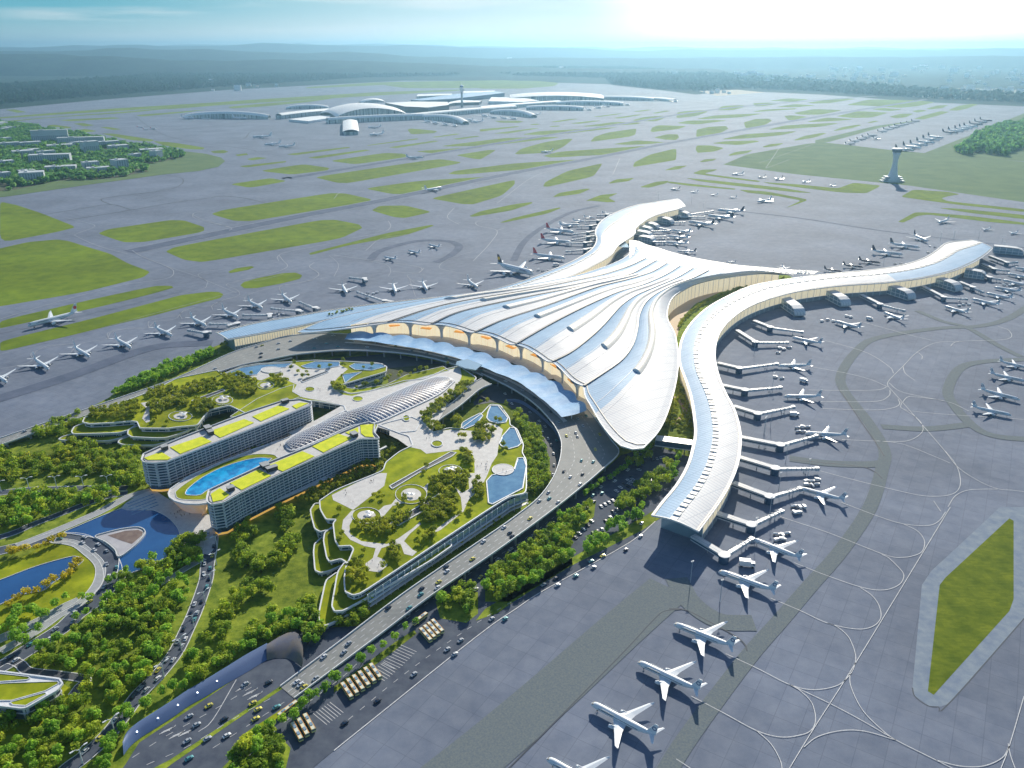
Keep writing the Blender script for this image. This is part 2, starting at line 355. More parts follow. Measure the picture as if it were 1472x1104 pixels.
# grass islands of the airfield --------------------------------------------------
G = []
def g1(*a): G.extend(a)
g1(B(0,140,[(0,735),(120,760),(300,820),(540,915),(400,950),(0,1025)]),
   B(0,140,[(0,1065),(200,1020),(400,1002),(480,1012),(600,1050),(780,1104),(900,1170),(1060,1230),(1010,1270),(600,1372),(0,1475),(-300,1500),(-300,1150)]),
   B(0,140,[(690,960),(760,930),(1200,865),(1300,868),(1440,915),(1440,940),(1400,955),(1020,1020),(870,1022)]),
   A(0,0,[(700,1065),(740,1045),(1350,932),(1420,930),(1520,950),(1535,965),(1440,1010),(860,1110),(780,1100)]),
   B(240,110,[(310,970),(400,940),(1150,822),(1260,825),(1440,865),(1430,880),(600,1020),(470,1018)]),
   B(240,110,[(440,760),(730,716),(850,738),(590,785)]), B(240,110,[(650,665),(960,618),(1150,645),(1130,662),(880,692)]),
   B(240,110,[(505,632),(840,595),(840,605),(560,642)]), B(240,110,[(560,582),(640,568),(710,575),(600,592)]), B(240,110,[(480,552),(560,541),(575,552),(500,562)]),
   B(240,110,[(840,548),(1280,495),(1295,503),(900,556)]), B(240,110,[(985,572),(1400,515),(1440,520),(1060,580)]), B(240,110,[(305,527),(400,518),(435,530),(400,542),(330,540)]),
   B(240,110,[(-100,455),(0,462),(60,468),(270,502),(250,515),(150,512),(-30,485)]),
   B(0,140,[(1120,320),(1200,315),(1450,355),(1400,367),(1300,365)]), B(0,140,[(710,255),(800,255),(1095,300),(1060,312),(920,300)]), B(0,140,[(530,232),(600,223),(690,238),(600,248)]), B(0,140,[(325,200),(380,192),(510,210),(480,220)]), B(0,140,[(515,185),(580,180),(670,196),(600,205)]),B(0,140,[(700,210),(760,208),(860,225),(800,230)]),
   B(0,140,[(0,170),(500,128),(960,95),(1472,40),(1472,50),(900,110),(400,140),(0,178)]), B(0,140,[(0,140),(240,120),(800,78),(1472,38),(1900,10),(1900,18),(1400,60),(300,128),(0,150)]),
   B(0,140,[(400,160),(800,140),(860,148),(500,168)]), B(0,140,[(35,88),(100,84),(190,104),(120,108)]), B(0,140,[(950,125),(1400,90),(1472,85),(1300,108),(1000,135)]),
   B(240,110,[(430,212),(1000,165),(1200,150),(1000,180),(700,210),(450,226)]), B(240,110,[(0,212),(500,170),(1472,110),(2100,90),(2100,98),(1300,145),(400,200),(0,232)]),
   B(440,110,[(0,75),(500,40),(1472,24),(1472,80),(1100,82),(700,82),(540,60),(700,52),(0,85)]), B(440,110,[(630,100),(1100,82),(1472,82),(1472,88),(1200,100),(700,112)]), B(690,110,[(-20,30),(400,30),(560,45),(520,68),(300,85),(-20,86)]),
   # middle columns
   B(440,110,[(160,595),(560,538),(690,545),(730,565),(350,620)]), B(440,110,[(65,712),(150,695),(930,580),(1120,608),(300,752),(220,750)]),
   B(440,110,[(410,790),(800,735),(1340,703),(1200,735),(680,830),(600,828)]), B(440,110,[(890,862),(920,850),(1472,728),(1472,760),(1380,840),(1180,902),(1100,900)]),
   B(440,110,[(460,945),(520,912),(700,910),(890,955),(700,998),(620,992)]), B(440,110,[(570,1104),(880,1046),(905,1052),(700,1120),(300,1190),(30,1260),(20,1245)]),
   B(440,110,[(715,375),(740,366),(930,385),(900,400),(740,408)]), B(440,110,[(880,428),(1060,402),(1090,406),(920,430)]), B(440,110,[(425,485),(780,436),(800,442),(440,488)]),
   B(440,110,[(575,500),(900,452),(945,456),(640,505)]), B(440,110,[(1030,440),(1200,417),(1230,422),(1080,445)]), B(440,110,[(760,528),(1200,497),(1250,500),(930,546)]),
   B(440,110,[(950,490),(1400,433),(1790,425),(1750,436),(1300,488),(1000,494)]), B(440,110,[(1050,555),(1300,516),(1340,520),(1230,585),(1180,580)]), B(440,110,[(1000,688),(1050,665),(1472,612),(1950,583),(1980,590),(1600,650),(1100,692)]),
   B(690,110,[(445,560),(560,530),(1150,490),(1190,493),(1000,545),(500,573)]),
   B(440,110,[(1150,985),(1230,950),(1472,900),(1590,885),(1600,893),(1450,945),(1180,990)]), B(440,110,[(1365,1030),(1472,995),(1780,923),(1800,928),(1700,968),(1400,1030)]),
   B(690,110,[(245,545),(290,510),(460,462),(630,437),(655,442),(590,495),(500,535),(270,550)]),
   B(690,110,[(445,775),(460,745),(620,665),(860,612),(855,630),(800,705),(480,778)]), B(690,110,[(515,848),(560,820),(750,790),(780,793),(700,828),(530,850)]),
   B(690,110,[(745,877),(850,835),(975,823),(905,855),(960,885),(900,888),(780,876)]), B(690,110,[(905,752),(960,725),(1090,715),(1050,738),(920,755)]),
   B(690,110,[(1125,780),(1240,742),(1330,735),(1320,752),(1190,785)]), B(690,110,[(1080,632),(1090,605),(1200,550),(1385,506),(1385,570),(1380,590),(1085,638)]),
   B(690,110,[(1305,660),(1380,632),(1465,628),(1400,655),(1310,662)]), B(690,110,[(780,455),(810,425),(900,395),(1105,366),(1095,410),(1050,425),(790,460)]),
   B(690,110,[(935,478),(1100,450),(1310,463),(1180,478),(1050,482)]), B(690,110,[(1200,385),(1215,360),(1260,343),(1460,350),(1400,370),(1220,392)]), B(690,110,[(1225,430),(1320,407),(1395,408),(1405,430),(1380,448),(1300,445)]),
   B(690,110,[(290,410),(420,385),(980,357),(900,370),(540,412)]), B(690,110,[(85,402),(370,365),(425,364),(200,402)]), B(690,110,[(725,350),(950,320),(1140,325),(1100,338),(750,354)]), B(690,110,[(0,372),(260,350),(285,354),(0,390)]),
   B(690,110,[(630,330),(810,310),(860,312),(700,334)]), B(690,110,[(495,320),(640,298),(700,298),(540,323)]), B(690,110,[(1075,308),(1160,285),(1290,276),(1300,295),(1240,316),(1100,314)]), B(690,110,[(935,293),(1110,268),(1150,270),(980,297)]), B(690,110,[(795,283),(980,260),(1010,262),(840,286)]), B(690,110,[(1080,247),(1180,233),(1215,236),(1110,250)]), B(690,110,[(1210,258),(1310,240),(1345,243),(1240,262)]), B(690,110,[(100,312),(280,312),(310,320),(260,328),(140,325)]), B(690,110,[(345,337),(400,332),(425,337),(380,343)]), B(690,110,[(485,350),(560,345),(565,352),(510,356)]),
   # right field
   B(960,120,[(60,245),(65,205),(120,195),(270,187),(280,200),(200,230)]), B(960,120,[(0,290),(60,290),(135,303),(60,320),(0,332)]), B(960,120,[(200,382),(203,325),(300,305),(410,300),(428,318),(380,345)]), B(960,120,[(0,358),(60,358),(85,372),(70,395),(0,402)]),
   B(960,120,[(60,280),(140,262),(350,258),(420,262),(200,290)]), B(960,120,[(200,250),(330,225),(620,212),(670,213),(520,238),(260,252)]), B(960,120,[(350,180),(390,158),(530,153),(545,165),(460,188),(360,190)]),
   B(960,120,[(535,275),(620,250),(710,247),(735,262),(690,290),(550,318)]), B(960,120,[(595,198),(700,182),(910,174),(900,182),(640,200)]), B(960,120,[(600,140),(700,134),(800,140),(680,160),(615,162)]), B(960,120,[(710,122),(850,104),(1000,112),(880,130)]),
   B(960,120,[(370,395),(540,358),(880,337),(910,340),(800,365),(560,388)]), B(960,120,[(305,422),(400,408),(620,402),(650,410),(500,435)]), B(960,120,[(195,465),(205,437),(300,437),(400,455),(330,480),(210,490)]), B(960,120,[(0,470),(60,458),(58,530),(20,543),(0,546)]),
   B(960,120,[(665,447),(720,428),(820,420),(780,438),(690,452)]), B(960,120,[(425,505),(480,482),(600,470),(560,492),(440,510)]), B(960,120,[(225,552),(260,535),(345,530),(320,545),(240,556)]), B(960,120,[(0,600),(60,582),(130,577),(90,595),(0,614)]),
   B(960,120,[(705,325),(830,295),(1170,278),(1205,282),(1080,305),(780,325)]), B(960,120,[(885,402),(960,370),(1090,348),(1120,352),(1040,380),(910,402)]), B(960,120,[(1165,333),(1230,308),(1340,290),(1370,293),(1300,315),(1190,334)]), B(960,120,[(820,228),(880,225),(990,235),(900,255),(850,260)]),
   B(960,120,[(885,208),(1030,180),(1240,188),(1080,220),(930,220)]), B(960,120,[(980,270),(1120,240),(1320,252),(1200,264),(1010,272)]), B(960,120,[(760,165),(900,145),(1050,155),(900,168)]), B(960,120,[(970,138),(1180,105),(1330,108),(1150,138),(1050,142)]),
   B(1172,120,[(130,332),(200,305),(320,290),(330,294),(250,320),(160,334)]), B(1172,120,[(145,232),(300,195),(520,205),(400,240),(260,243)]), B(1172,120,[(520,235),(600,213),(695,212),(640,238),(570,245)]), B(1172,120,[(365,275),(420,262),(450,268),(390,278)]), B(1172,120,[(390,182),(470,172),(620,184),(520,196)]),
   B(1172,120,[(210,152),(380,112),(700,118),(850,132),(720,160),(600,172),(400,158)]), B(1172,120,[(680,195),(740,184),(790,192),(720,206)]), B(1172,120,[(780,178),(860,155),(940,152),(900,172),(810,184)]), B(1172,120,[(695,250),(760,228),(880,195),(950,200),(860,228),(760,255)]), B(1172,120,[(935,190),(1010,158),(1100,143),(1150,148),(1060,180),(1000,192)]), B(1172,120,[(0,305),(60,280),(168,282),(90,300)]),
   # bars near the control tower
   B(960,120,[(170,635),(240,608),(350,605),(330,617),(255,635),(480,665),(655,688),(640,696),(440,672)]), B(960,120,[(120,665),(400,692),(800,735),(1025,773),(900,768),(500,725),(220,690)]), B(960,120,[(0,690),(200,712),(480,742),(470,750),(150,722),(0,702)]),
   B(960,120,[(500,748),(700,762),(1000,820),(830,880),(870,860),(940,825),(760,792),(560,770)]), B(960,120,[(665,695),(900,710),(1200,740),(1310,700),(1500,720),(1480,735),(1400,775),(1230,770),(960,738),(720,708)]),
   B(1172,120,[(600,800),(690,748),(940,765),(1020,782),(940,795),(890,810),(930,830),(1500,890),(1500,910),(1000,855),(800,828)]), B(1172,120,[(865,878),(1000,882),(1500,930),(1500,960),(1100,915)]), B(1172,120,[(582,975),(700,910),(790,910),(1100,935),(1500,985),(1500,1000),(1200,975),(800,925),(720,935),(620,982)]),
   # left near
   B(280,400,[(-250,160),(-100,120),(100,95),(170,97),(203,115),(180,140),(60,170),(-280,260),(-900,410),(-1372,520),(-1372,445),(-700,280)]),
   B(280,400,[(320,50),(350,25),(440,0),(620,-35),(710,-40),(760,-20),(740,5),(600,40),(440,70),(350,72)]), B(280,400,[(235,-45),(290,-70),(400,-85),(420,-78),(380,-60),(250,-35)]),
   A(0,360,[(0,298),(400,205),(660,150),(725,150),(735,158),(640,185),(330,262),(0,345)]),
)
def pin(x, y, pl):
    r = False; j = len(pl)-1
    for i in range(len(pl)):
        if (pl[i].y > y) != (pl[j].y > y) and x < (pl[j].x-pl[i].x)*(y-pl[i].y)/(pl[j].y-pl[i].y)+pl[i].x: r = not r
        j = i
    return r
done = []
for g in G:
    q = PP(g); c = sum(q, Vector())/len(q)
    if any(pin(c.x, c.y, d) or pin(e.x, e.y, q) for d, e in done): continue
    done.append((q, c)); sheet('grass_patch', rounded(q, .18, 3), M['grass'], .10+.0015*len(done))
big = A(972, 729, [(1410, 48), (1428, 58), (1428, 390), (1410, 440), (1090, 795), (1065, 780), (1115, 330), (1140, 298)])
sheet('grass_patch', PP(big), M['mown'], .20)
sheet('pavement', PP(A(972, 729, [(1370, 0), (1500, 0), (1500, 440), (1160, 830), (1120, 845), (1070, 842), (1010, 800), (1000, 760), (1040, 330), (1080, 270), (1200, 160)])), M['pale_concrete'], .15)
for pts, w in ((A(972,729,[(1500,440),(1160,825),(1110,845),(1060,838),(1010,800),(1000,765)]), .9),):
    b = MB(); add_strip(b, cr(PP(pts, .16), 4), w); tag(b.build('pavement_edge', M['joint']), kind='structure')
sheet('grass_field', PP(B(960,120,[(390,572),(560,500),(980,425),(1100,415),(1580,470),(2600,560),(2600,850),(1700,720),(1500,700),(900,640)])), M['pale_grass'], .11)
sheet('grass_field', PP(B(1172,120,[(0,400),(420,300),(700,262),(700,266),(460,312),(100,412),(0,425)])), M['pale_grass'], .12)
sheet('grass_field', PP(B(1172,120,[(750,498),(1180,330),(1472,210),(1800,110),(2400,130),(2400,800),(1472,550)])), M['pale_grass'], .13)
# darker bands: runways, worn lanes
def lane(name, pts, w, m, z=.14, n=5):
    z += .26
    b = MB(); add_strip(b, cr(PP(pts, z), n), w); return tag(b.build(name, M[m]), kind='structure')
lane('runway', [(170, 722/2.944+8), (186, 362), (300, 338), (440, 309), (540, 290), (736, 249), (860, 226), (960, 206), (1060, 188), (1180, 167), (1330, 143)][1:], 62, 'runway')
lane('runway', [(408, 256), (440, 252), (620, 222), (740, 202), (900, 177), (1000, 161), (1100, 150), (1260, 138)], 60, 'runway')
lane('runway', [(-20, 480), (60, 463), (180, 436), (260, 415)], 34, 'apron', .12)
lane('apron_lane', A(0, 360, [(-200, 680), (0, 625), (300, 530), (640, 412), (900, 390)]), 30, 'runway')
lane('apron_lane', A(480, 729, [(-200, 1700), (560, 1090), (900, 800), (1200, 530), (1420, 340)]), 44, 'old_concrete')
lane('apron_lane', A(972, 729, [(-60, 1150), (60, 960), (300, 640), (440, 480), (560, 340), (700, 180), (820, 0)])+A(972, 360, [(870, 930), (880, 840), (810, 720), (710, 590), (700, 520), (760, 430), (850, 370), (1100, 330), (1280, 320), (1400, 290), (1500, 230)]), 15, 'old_concrete')
lane('apron_lane', A(972, 360, [(870, 745), (1050, 755), (1210, 740), (1250, 730)]), 15, 'old_concrete', .15)
lane('apron_lane', A(972, 360, [(1500, 460), (1300, 470), (1200, 500), (1150, 590), (1180, 660), (1260, 745), (1350, 785), (1500, 800)]), 15, 'old_concrete', .16)
lane('apron_lane', A(972, 360, [(1020, 255), (1130, 300), (1230, 325), (1360, 400), (1460, 450)]), 13, 'old_concrete', .17)
lane('apron_lane', A(972, 360, [(480, 880), (640, 900), (800, 905), (870, 900)]), 16, 'old_concrete', .18)
lane('apron_lane', A(972, 729, [(0, 300), (60, 400), (180, 480), (330, 490)]), 22, 'old_concrete', .19)
lane('apron_lane', A(480, 0, [(760, 1104), (800, 1030), (870, 970), (1000, 900), (1120, 870)]), 18, 'runway', .15)
lane('apron_lane', A(972, 0, [(130, 880), (500, 920), (900, 980), (1500, 1050)]), 10, 'runway', .15)
lane('apron_lane', A(480, 0, [(150, 1104), (200, 1060), (350, 1020), (480, 1020), (530, 1045), (480, 1090), (430, 1110)]), 22, 'runway', .16)
# thin dark joints
b = MB()
for pts, w in ((B(0,140,[(315,825),(600,780),(780,755),(920,790)]),3.5),(B(0,140,[(780,755),(715,725),(780,703),(1210,645),(1290,575),(1150,545)]),3.5),(B(0,140,[(470,867),(920,795),(1240,740),(1472,710)])+B(240,110,[(350,845),(450,845),(560,860),(690,890)]),3.5),
    (B(240,110,[(-240,270),(0,420),(560,510),(720,525),(1472,445)]),6),(B(240,110,[(0,380),(400,340),(600,310)]),5),(B(240,110,[(350,465),(540,440),(590,390),(700,375),(1060,355)]),6),
    (A(972,360,[(700,600),(780,720),(850,820),(880,870)]),1.6),(A(972,360,[(480,885),(760,912),(830,930),(872,965)]),1.4),(A(972,729,[(-30,430),(40,435),(150,490),(250,545),(290,580),(300,610)]),1.2),(A(480,729,[(1470,432),(1400,440),(1350,480),(1200,640),(740,1104),(500,1340)]),1.0)):
    add_strip(b, cr(PP(pts, .50), 4), w)
tag(b.build('pavement_joints', M['joint']), kind='structure')
# painted guide lines
b = MB()
LN = [ # near right stand lines
 A(972,729,[(1160,0),(960,330),(740,690),(580,940),(480,1104),(400,1240)]),
 A(972,729,[(700,-20),(860,40),(960,70),(1060,78),(1110,60),(1140,20)]), A(972,729,[(440,40),(650,110),(880,200),(960,212),(1020,200),(1045,180),(1050,140),(1020,100),(960,70)]),
 A(972,729,[(500,235),(640,290),(790,340),(880,350),(940,330),(962,300),(955,270),(900,215),(870,200)]), A(972,729,[(400,385),(520,435),(640,490),(760,515),(830,505),(865,470),(860,420),(830,375),(780,340)]),
 A(972,729,[(210,620),(340,680),(480,750),(580,772),(680,755),(730,715),(755,670),(758,620),(730,550),(680,505),(640,490)]),
 A(972,729,[(480,750),(650,830),(800,910),(930,985),(1100,1070),(1200,1120)]), A(972,729,[(65,800),(200,870),(340,945),(440,972),(520,965),(570,945),(590,900),(575,830),(530,780),(480,750)]),
 A(972,729,[(340,945),(400,1000),(440,1070),(450,1120)]), A(972,729,[(540,1015),(600,970),(700,945),(800,948),(930,985)]), A(972,729,[(735,700),(740,760),(790,860),(880,950),(930,985)]), A(972,729,[(1472,800),(1410,1010),(1375,1104),(1340,1200)]), A(972,729,[(1100,1070),(1200,1095),(1300,1095),(1380,1060),(1410,1010)]), A(972,729,[(1405,1000),(1415,1050),(1440,1120)]),A(972,729,[(0,1065),(60,1104)]),
 A(972,360,[(1500,1025),(1430,1015),(1360,1008),(1280,975),(1190,915),(1130,840),(1000,690),(920,600),(895,570),(905,545),(960,490),(1020,430),(1100,390),(1200,385)]),
 A(972,360,[(600,930),(750,970),(1000,1030),(1100,1040),(1170,1030),(1200,1000),(1200,950),(1180,900),(1140,850)]), A(972,360,[(1150,1085),(1180,1040),(1230,1015),(1300,1010),(1360,1010)]), A(972,360,[(700,800),(900,808),(980,805),(1030,780),(1045,750),(1020,710),(960,670)]),
 A(972,360,[(500,480),(700,515),(820,545),(890,575)]), A(972,360,[(560,590),(700,592),(850,590),(895,575)]), A(972,360,[(610,640),(700,640),(850,638),(900,615),(905,590)]), A(972,360,[(620,668),(700,672),(850,675),(920,665),(945,650),(940,630)]), A(972,360,[(1472,715),(1000,680),(950,640)]), A(972,360,[(960,640),(980,620),(1020,620),(1150,640),(1240,680)]),
 A(972,360,[(850,805),(960,820),(1090,870),(1160,900)]), A(972,360,[(1100,900),(1140,1000),(1060,1040),(1090,1060),(1120,1104)][3:]), A(972,360,[(630,380),(800,430),(900,490),(920,520)]), A(972,360,[(780,300),(960,350),(1080,380)]), A(972,360,[(1360,320),(1410,340),(1400,375),(1200,385),(1160,405)]),
 A(972,360,[(960,490),(970,520),(1010,550)]),A(972,360,[(1020,430),(1040,445),(1040,460)]),A(972,360,[(900,560),(960,600),(1150,640)]),
]
for l in LN: add_strip(b, cr(PP(l, .55), 6), .6 if l[0][1] > 600 else .7)
LF = [ # left aprons
 A(0,360,[(0,500),(60,490),(130,470),(150,430),(200,405),(310,395),(300,415)]), A(0,360,[(0,440),(400,335),(640,270),(900,200),(1010,170)]), A(0,360,[(300,430),(330,400),(380,385),(450,375),(480,340),(600,330),(630,325),(660,300),(740,290),(770,260),(800,245),(900,230),(930,215),(1010,190),(1000,165),(960,150),(980,135),(1100,125),(1200,100)]),
 A(0,360,[(140,460),(130,440),(150,425),(220,405),(300,395)]), A(0,360,[(460,375),(455,350),(500,335),(600,325)]), A(0,360,[(630,330),(630,300),(680,285),(760,275)]), A(0,360,[(770,290),(765,265),(830,240),(920,235)]), A(0,360,[(900,250),(900,230),(960,205),(1040,190)]), A(0,360,[(1040,220),(1040,195),(1100,170),(1190,150)]), A(0,360,[(1190,180),(1190,150),(1300,130),(1400,110)]),
 A(0,360,[(560,0),(600,25),(700,65),(735,90),(700,120),(500,150),(200,230),(0,290)]), A(0,360,[(700,65),(860,120),(875,145),(850,165),(700,195)]), A(0,360,[(1100,60),(900,85),(850,95),(850,115),(1000,180)]), A(0,360,[(1180,20),(1200,45),(1215,70),(1140,100),(1000,130)]), A(0,360,[(1330,50),(1310,70),(1350,100),(1300,130),(1180,150)]),
 B(0,140,[(470,850),(600,880),(670,910),(545,960),(540,980),(700,1050),(900,1104)]), B(240,110,[(180,980),(200,960),(300,945)]), B(240,110,[(180,975),(260,1010),(445,1065),(440,1085)]), A(0,0,[(815,905),(830,925),(970,960)]), A(0,0,[(1180,1104),(1175,1085),(1220,1065),(1400,1030)]),
 A(480,0,[(590,1104),(660,1030),(690,975),(610,955),(610,935),(700,925)]), A(480,0,[(530,950),(480,920),(500,890),(510,880)]), A(480,0,[(690,975),(720,965)]), A(480,0,[(135,1060),(200,1010),(330,990)]), A(480,0,[(0,840),(40,810),(180,815)]), A(480,0,[(230,935),(240,960),(200,985),(60,1010)]),
 A(480,360,[(230,110),(240,85),(220,60),(130,40)]), A(480,360,[(345,140),(310,105),(360,95),(380,75)]), A(480,360,[(570,100),(460,80),(450,60),(500,30),(600,0)]), A(480,360,[(345,195),(320,120)]), A(480,360,[(0,110),(20,60),(-20,20)]), A(480,360,[(0,20),(80,30),(300,60),(370,75),(350,95),(250,90)]),
 A(480,0,[(690,860),(860,740),(1040,700)]), A(480,0,[(1180,740),(1210,670)]), A(480,0,[(490,560),(340,620)]),
 A(972,0,[(440,620),(380,710)]), A(972,0,[(380,712),(480,675)]), A(972,0,[(350,690),(580,610)])]
for l in LF: add_strip(b, cr(PP(l, .55), 4), .8 if l[0][1] > 380 else 1.3, 1)
for o in (-29, 29):
    for pts in ([(186, 362), (300, 338), (440, 309), (540, 290), (736, 249), (860, 226), (960, 206), (1060, 188)], [(408, 256), (440, 252), (620, 222), (740, 202), (900, 177), (1000, 161)]):
        c = cr(PP(pts, .54), 3); Lp, Rp = strip_pts(c, 2*abs(o)); add_strip(b, Lp if o > 0 else Rp, 2.0, 1)
tag(b.build('painted_markings', [M['line'], M['line_far']]), kind='structure')
# ---------------------------------------------------------------- landside ground, roads, water
land = [(-500, 790), (0, 641), (80, 612), (158, 571), (178, 552), (210, 536), (272, 512), (330, 490), (420, 474), (560, 462), (700, 470), (860, 545), (940, 560), (1000, 590), (1000, 640), (990, 690), (942, 749), (904, 780), (786, 845), (742, 875), (684, 916), (480, 1079), (300, 1230), (-500, 1500)]
sheet('meadow', PP(land), M['meadow'], .22)
asp = [(892, 655), (940, 640), (1000, 660), (985, 700), (942, 749), (904, 780), (786, 845), (742, 875), (684, 916), (480, 1079), (300, 1230), (80, 1230), (180, 1100), (200, 1068), (300, 1002), (392, 940), (425, 905), (520, 900), (700, 785), (860, 685)]
sheet('road', PP(asp), M['asphalt'], .30)
loop = B(560,540,[(590,190),(640,130),(720,60),(1000,60),(1250,300),(1290,500),(1240,700),(1130,780),(1130,600),(1080,480),(960,330),(830,200),(720,190),(600,210)])
sheet('road', PP(loop), M['asphalt_dark'], .34)
sheet('road', PP([(300, 560), (420, 522), (560, 508), (640, 522), (652, 540), (600, 560), (560, 540), (420, 520), (300, 548)]), M['asphalt_dark'], .33)
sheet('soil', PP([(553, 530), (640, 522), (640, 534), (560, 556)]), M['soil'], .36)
RD = MB(); RM = MB()
def road(pts, w, z=.42, kerb=True, lanes=1, m=0):
    c = cr(PP(pts, z), 6); add_strip(RD, c, w, m); L, R = strip_pts(c, w)
    if kerb:
        for e in (L, R):
            for i in range(len(e)-1): RM.beam(e[i]-Vector((0, 0, .3)), e[i+1]-Vector((0, 0, .3)), .7, .5)
    return c
ring = B(0,680,[(400,450),(540,458),(650,505),(750,585),(795,680),(785,770),(725,850),(640,930),(540,1000),(430,1100),(200,1245),(60,1335),(-60,1400)])
rc = road(ring, 17)
ringw = B(0,680,[(330,470),(520,495),(620,560),(700,640),(705,730),(660,820),(560,920),(420,1000),(250,1120),(0,1260)])
road(ringw, 9, .48, m=1)
ac = road([(303, 758), (304, 775), (302, 793), (298, 814), (296, 834)]+A(0,729,[(830,430),(790,520),(740,620),(660,720),(590,790),(530,870),(450,970),(350,1060),(290,1104),(200,1190)]), 13, .44)
road(B(0,680,[(-100,160),(0,140),(200,118),(400,112),(600,108),(800,110),(900,105)]), 12, .43)
road(B(0,680,[(-60,470),(100,420),(250,355),(420,290),(600,220),(760,165),(900,140)]), 10, .45)
road(B(0,680,[(-50,560),(200,500),(400,430)]), 16, .46)
road(B(0,680,[(120,515),(400,405),(700,275),(900,170),(1060,125)]), 11, .50, m=1)
road(B(0,879,[(-50,400),(60,345),(140,370),(200,420),(400,445),(600,478),(560,530),(515,590)]), 8, .47, m=2)
road(B(0,879,[(-50,215),(150,125),(300,55),(450,-30),(560,-80)]), 11, .49, m=1)
road(B(0,680,[(700,980),(900,900),(1050,820),(1200,740),(1330,660),(1440,600)]), 7, .51, m=1)
tag(RD.build('road', [M['asphalt'], M['concrete'], M['asphalt_dark']]), kind='structure'); tag(RM.build('kerb', M['kerb']), kind='structure')
lake_px = B(0,680,[(450,420),(560,370),(700,310),(850,252),(900,243),(1000,248),(1090,265),(1180,310),(1240,370),(1270,430),(1275,490),(1240,560),(1180,590),(1090,640),(1000,680),(900,720),(830,800),(830,700),(840,600),(810,545),(740,490),(650,455),(520,432)])
lw = cr(PP(lake_px, .56), 3, True); sheet('lake', lw, M['lake'])
b = MB(); b.wallring(lw, .2, 1.1, .8); tag(b.build('lake_edge', M['kerb']), kind='structure')
isl = cr(PP(B(0,680,[(672,455),(760,425),(880,398),(980,390),(1022,412),(1015,445),(950,520),(842,598),(812,548),(745,492)]), .6), 4, True)
b = MB(); b.prism(isl, .3, 1.6); b.wallring(isl, .5, 2.6, .9, 1)
b.poly(inset([Vector((p.x, p.y, 1.65)) for p in isl], 2), 2)
io = b.build('lake_island', [M['concrete'], M['kerb'], mat('paving_light', (.48, .48, .50), .7, col2=(.36, .36, .40), nscale=.05)]); tag(io, kind='structure')
b = MB(); b.poly(PP(B(0,680,[(760,440),(880,408),(975,400),(1008,415),(1000,440),(930,500),(860,478),(800,455)]), 1.75)); tag(b.build('lake_island_bank', mat('brown_paving', (.12, .08, .075), .8, col2=(.2, .15, .13), nscale=.15)), kind='structure')
pond_px = B(0,680,[(-300,860),(0,755),(250,660),(480,595),(550,592),(585,620),(500,690),(370,780),(300,830),(150,860),(20,920),(-100,960),(-300,1000)])
pw = cr(PP(pond_px, .56), 4, True); sheet('pond', pw, M['lake']); b = MB(); b.wallring(pw, .2, 1.1, .7); tag(b.build('pond_edge', M['kerb']), kind='structure')
lawn1 = PP(B(0,680,[(-100,690),(150,600),(330,500),(520,505),(620,560),(700,650),(700,740),(650,820),(560,900),(400,1000),(200,1080),(0,1150),(-100,1180)]), .30)
sheet('lawn', cr(lawn1, 3, True), M['lawn'])
fc = B(0,680,[(850,250),(1060,122),(1200,190),(1400,250),(1500,330),(1520,480),(1490,560),(1440,570),(1280,500),(1275,430),(1240,370),(1180,310),(1090,265)])
sheet('forecourt', cr(PP(fc, .58), 3, True), M['plaza'])
b = MB()
for i in range(9):
    for j in range(5):
        q = P(*B(0,680,[(905+i*21+j*9, 215-i*8+j*19)])[0], .64); b.box((q.x, q.y, .66), (3.0, 1.6, .1), 0, .5)
tag(b.build('stepping_stones', M['pond']), kind='structure')
sheet('lawn', PP(B(0,879,[(-200,300),(0,410),(420,490),(520,560),(460,700),(200,850),(-200,900)]), .31), M['lawn'])
# verges and car park markings on the east side --------------------------------
for pts, mm in ((A(0,729,[(620,1120),(720,1068),(900,950),(1190,755),(1200,765),(1000,900),(740,1078),(640,1150),(520,1150)]),'meadow'),(A(0,729,[(1010,975),(1060,940),(1200,850),(1240,840),(1180,890),(1080,960),(1020,985)]),'lawn'),
    (A(480,729,[(600,480),(640,430),(740,370),(1100,160),(1380,0),(1420,20),(1300,100),(1000,250),(760,400),(690,450)]),'meadow'),(A(480,729,[(640,330),(700,250),(900,90),(1000,20),(1110,-30),(1100,40),(1000,140),(1010,240),(900,310),(740,400),(640,400)]),'meadow'),
    (B(0,0,[(2300,4420),(2200,4470),(2110,4540),(2100,4545),(2150,4480),(2260,4400)]),'lawn'),(A(480,729,[(430,400),(520,340),(610,360),(610,450),(560,490),(450,470)]),'meadow'),
    (A(480,729,[(0,760),(100,690),(260,570),(340,520),(350,535),(240,620),(60,750),(0,785)]),'meadow'),(A(0,729,[(940,1104),(1040,1000),(1160,940),(1230,1020),(1210,1104),(1180,1160),(940,1160)]),'meadow')):
    sheet('verge', PP(pts, .38), M[mm])
b = MB()
for (a0, a1, n, L_) in ((A(480,729,[(270,690)])[0], A(480,729,[(350,612)])[0], 9, 1), (A(480,729,[(-30,920)])[0], A(480,729,[(40,870)])[0], 7, 1), (A(480,729,[(215,735)])[0], A(480,729,[(270,690)])[0], 6, 1)):
    p0, p1 = P(*a0, .45), P(*a1, .45); d = (p1-p0).normalized(); q = Vector((-d.y, d.x, 0))
    for i in range(n):
        s = p0.lerp(p1, i/(n-1)); add_strip(b, [s, s+q*17], .5)
for l in (A(480,729,[(0,1030),(600,550),(770,430),(900,345),(1250,150),(1360,60)]),):
    add_strip(b, cr(PP(l, .47), 4), .9)
for l in (A(0,729,[(1000,730),(900,900),(840,950)]),):
    add_strip(b, cr(PP(l, .47), 4), .6)
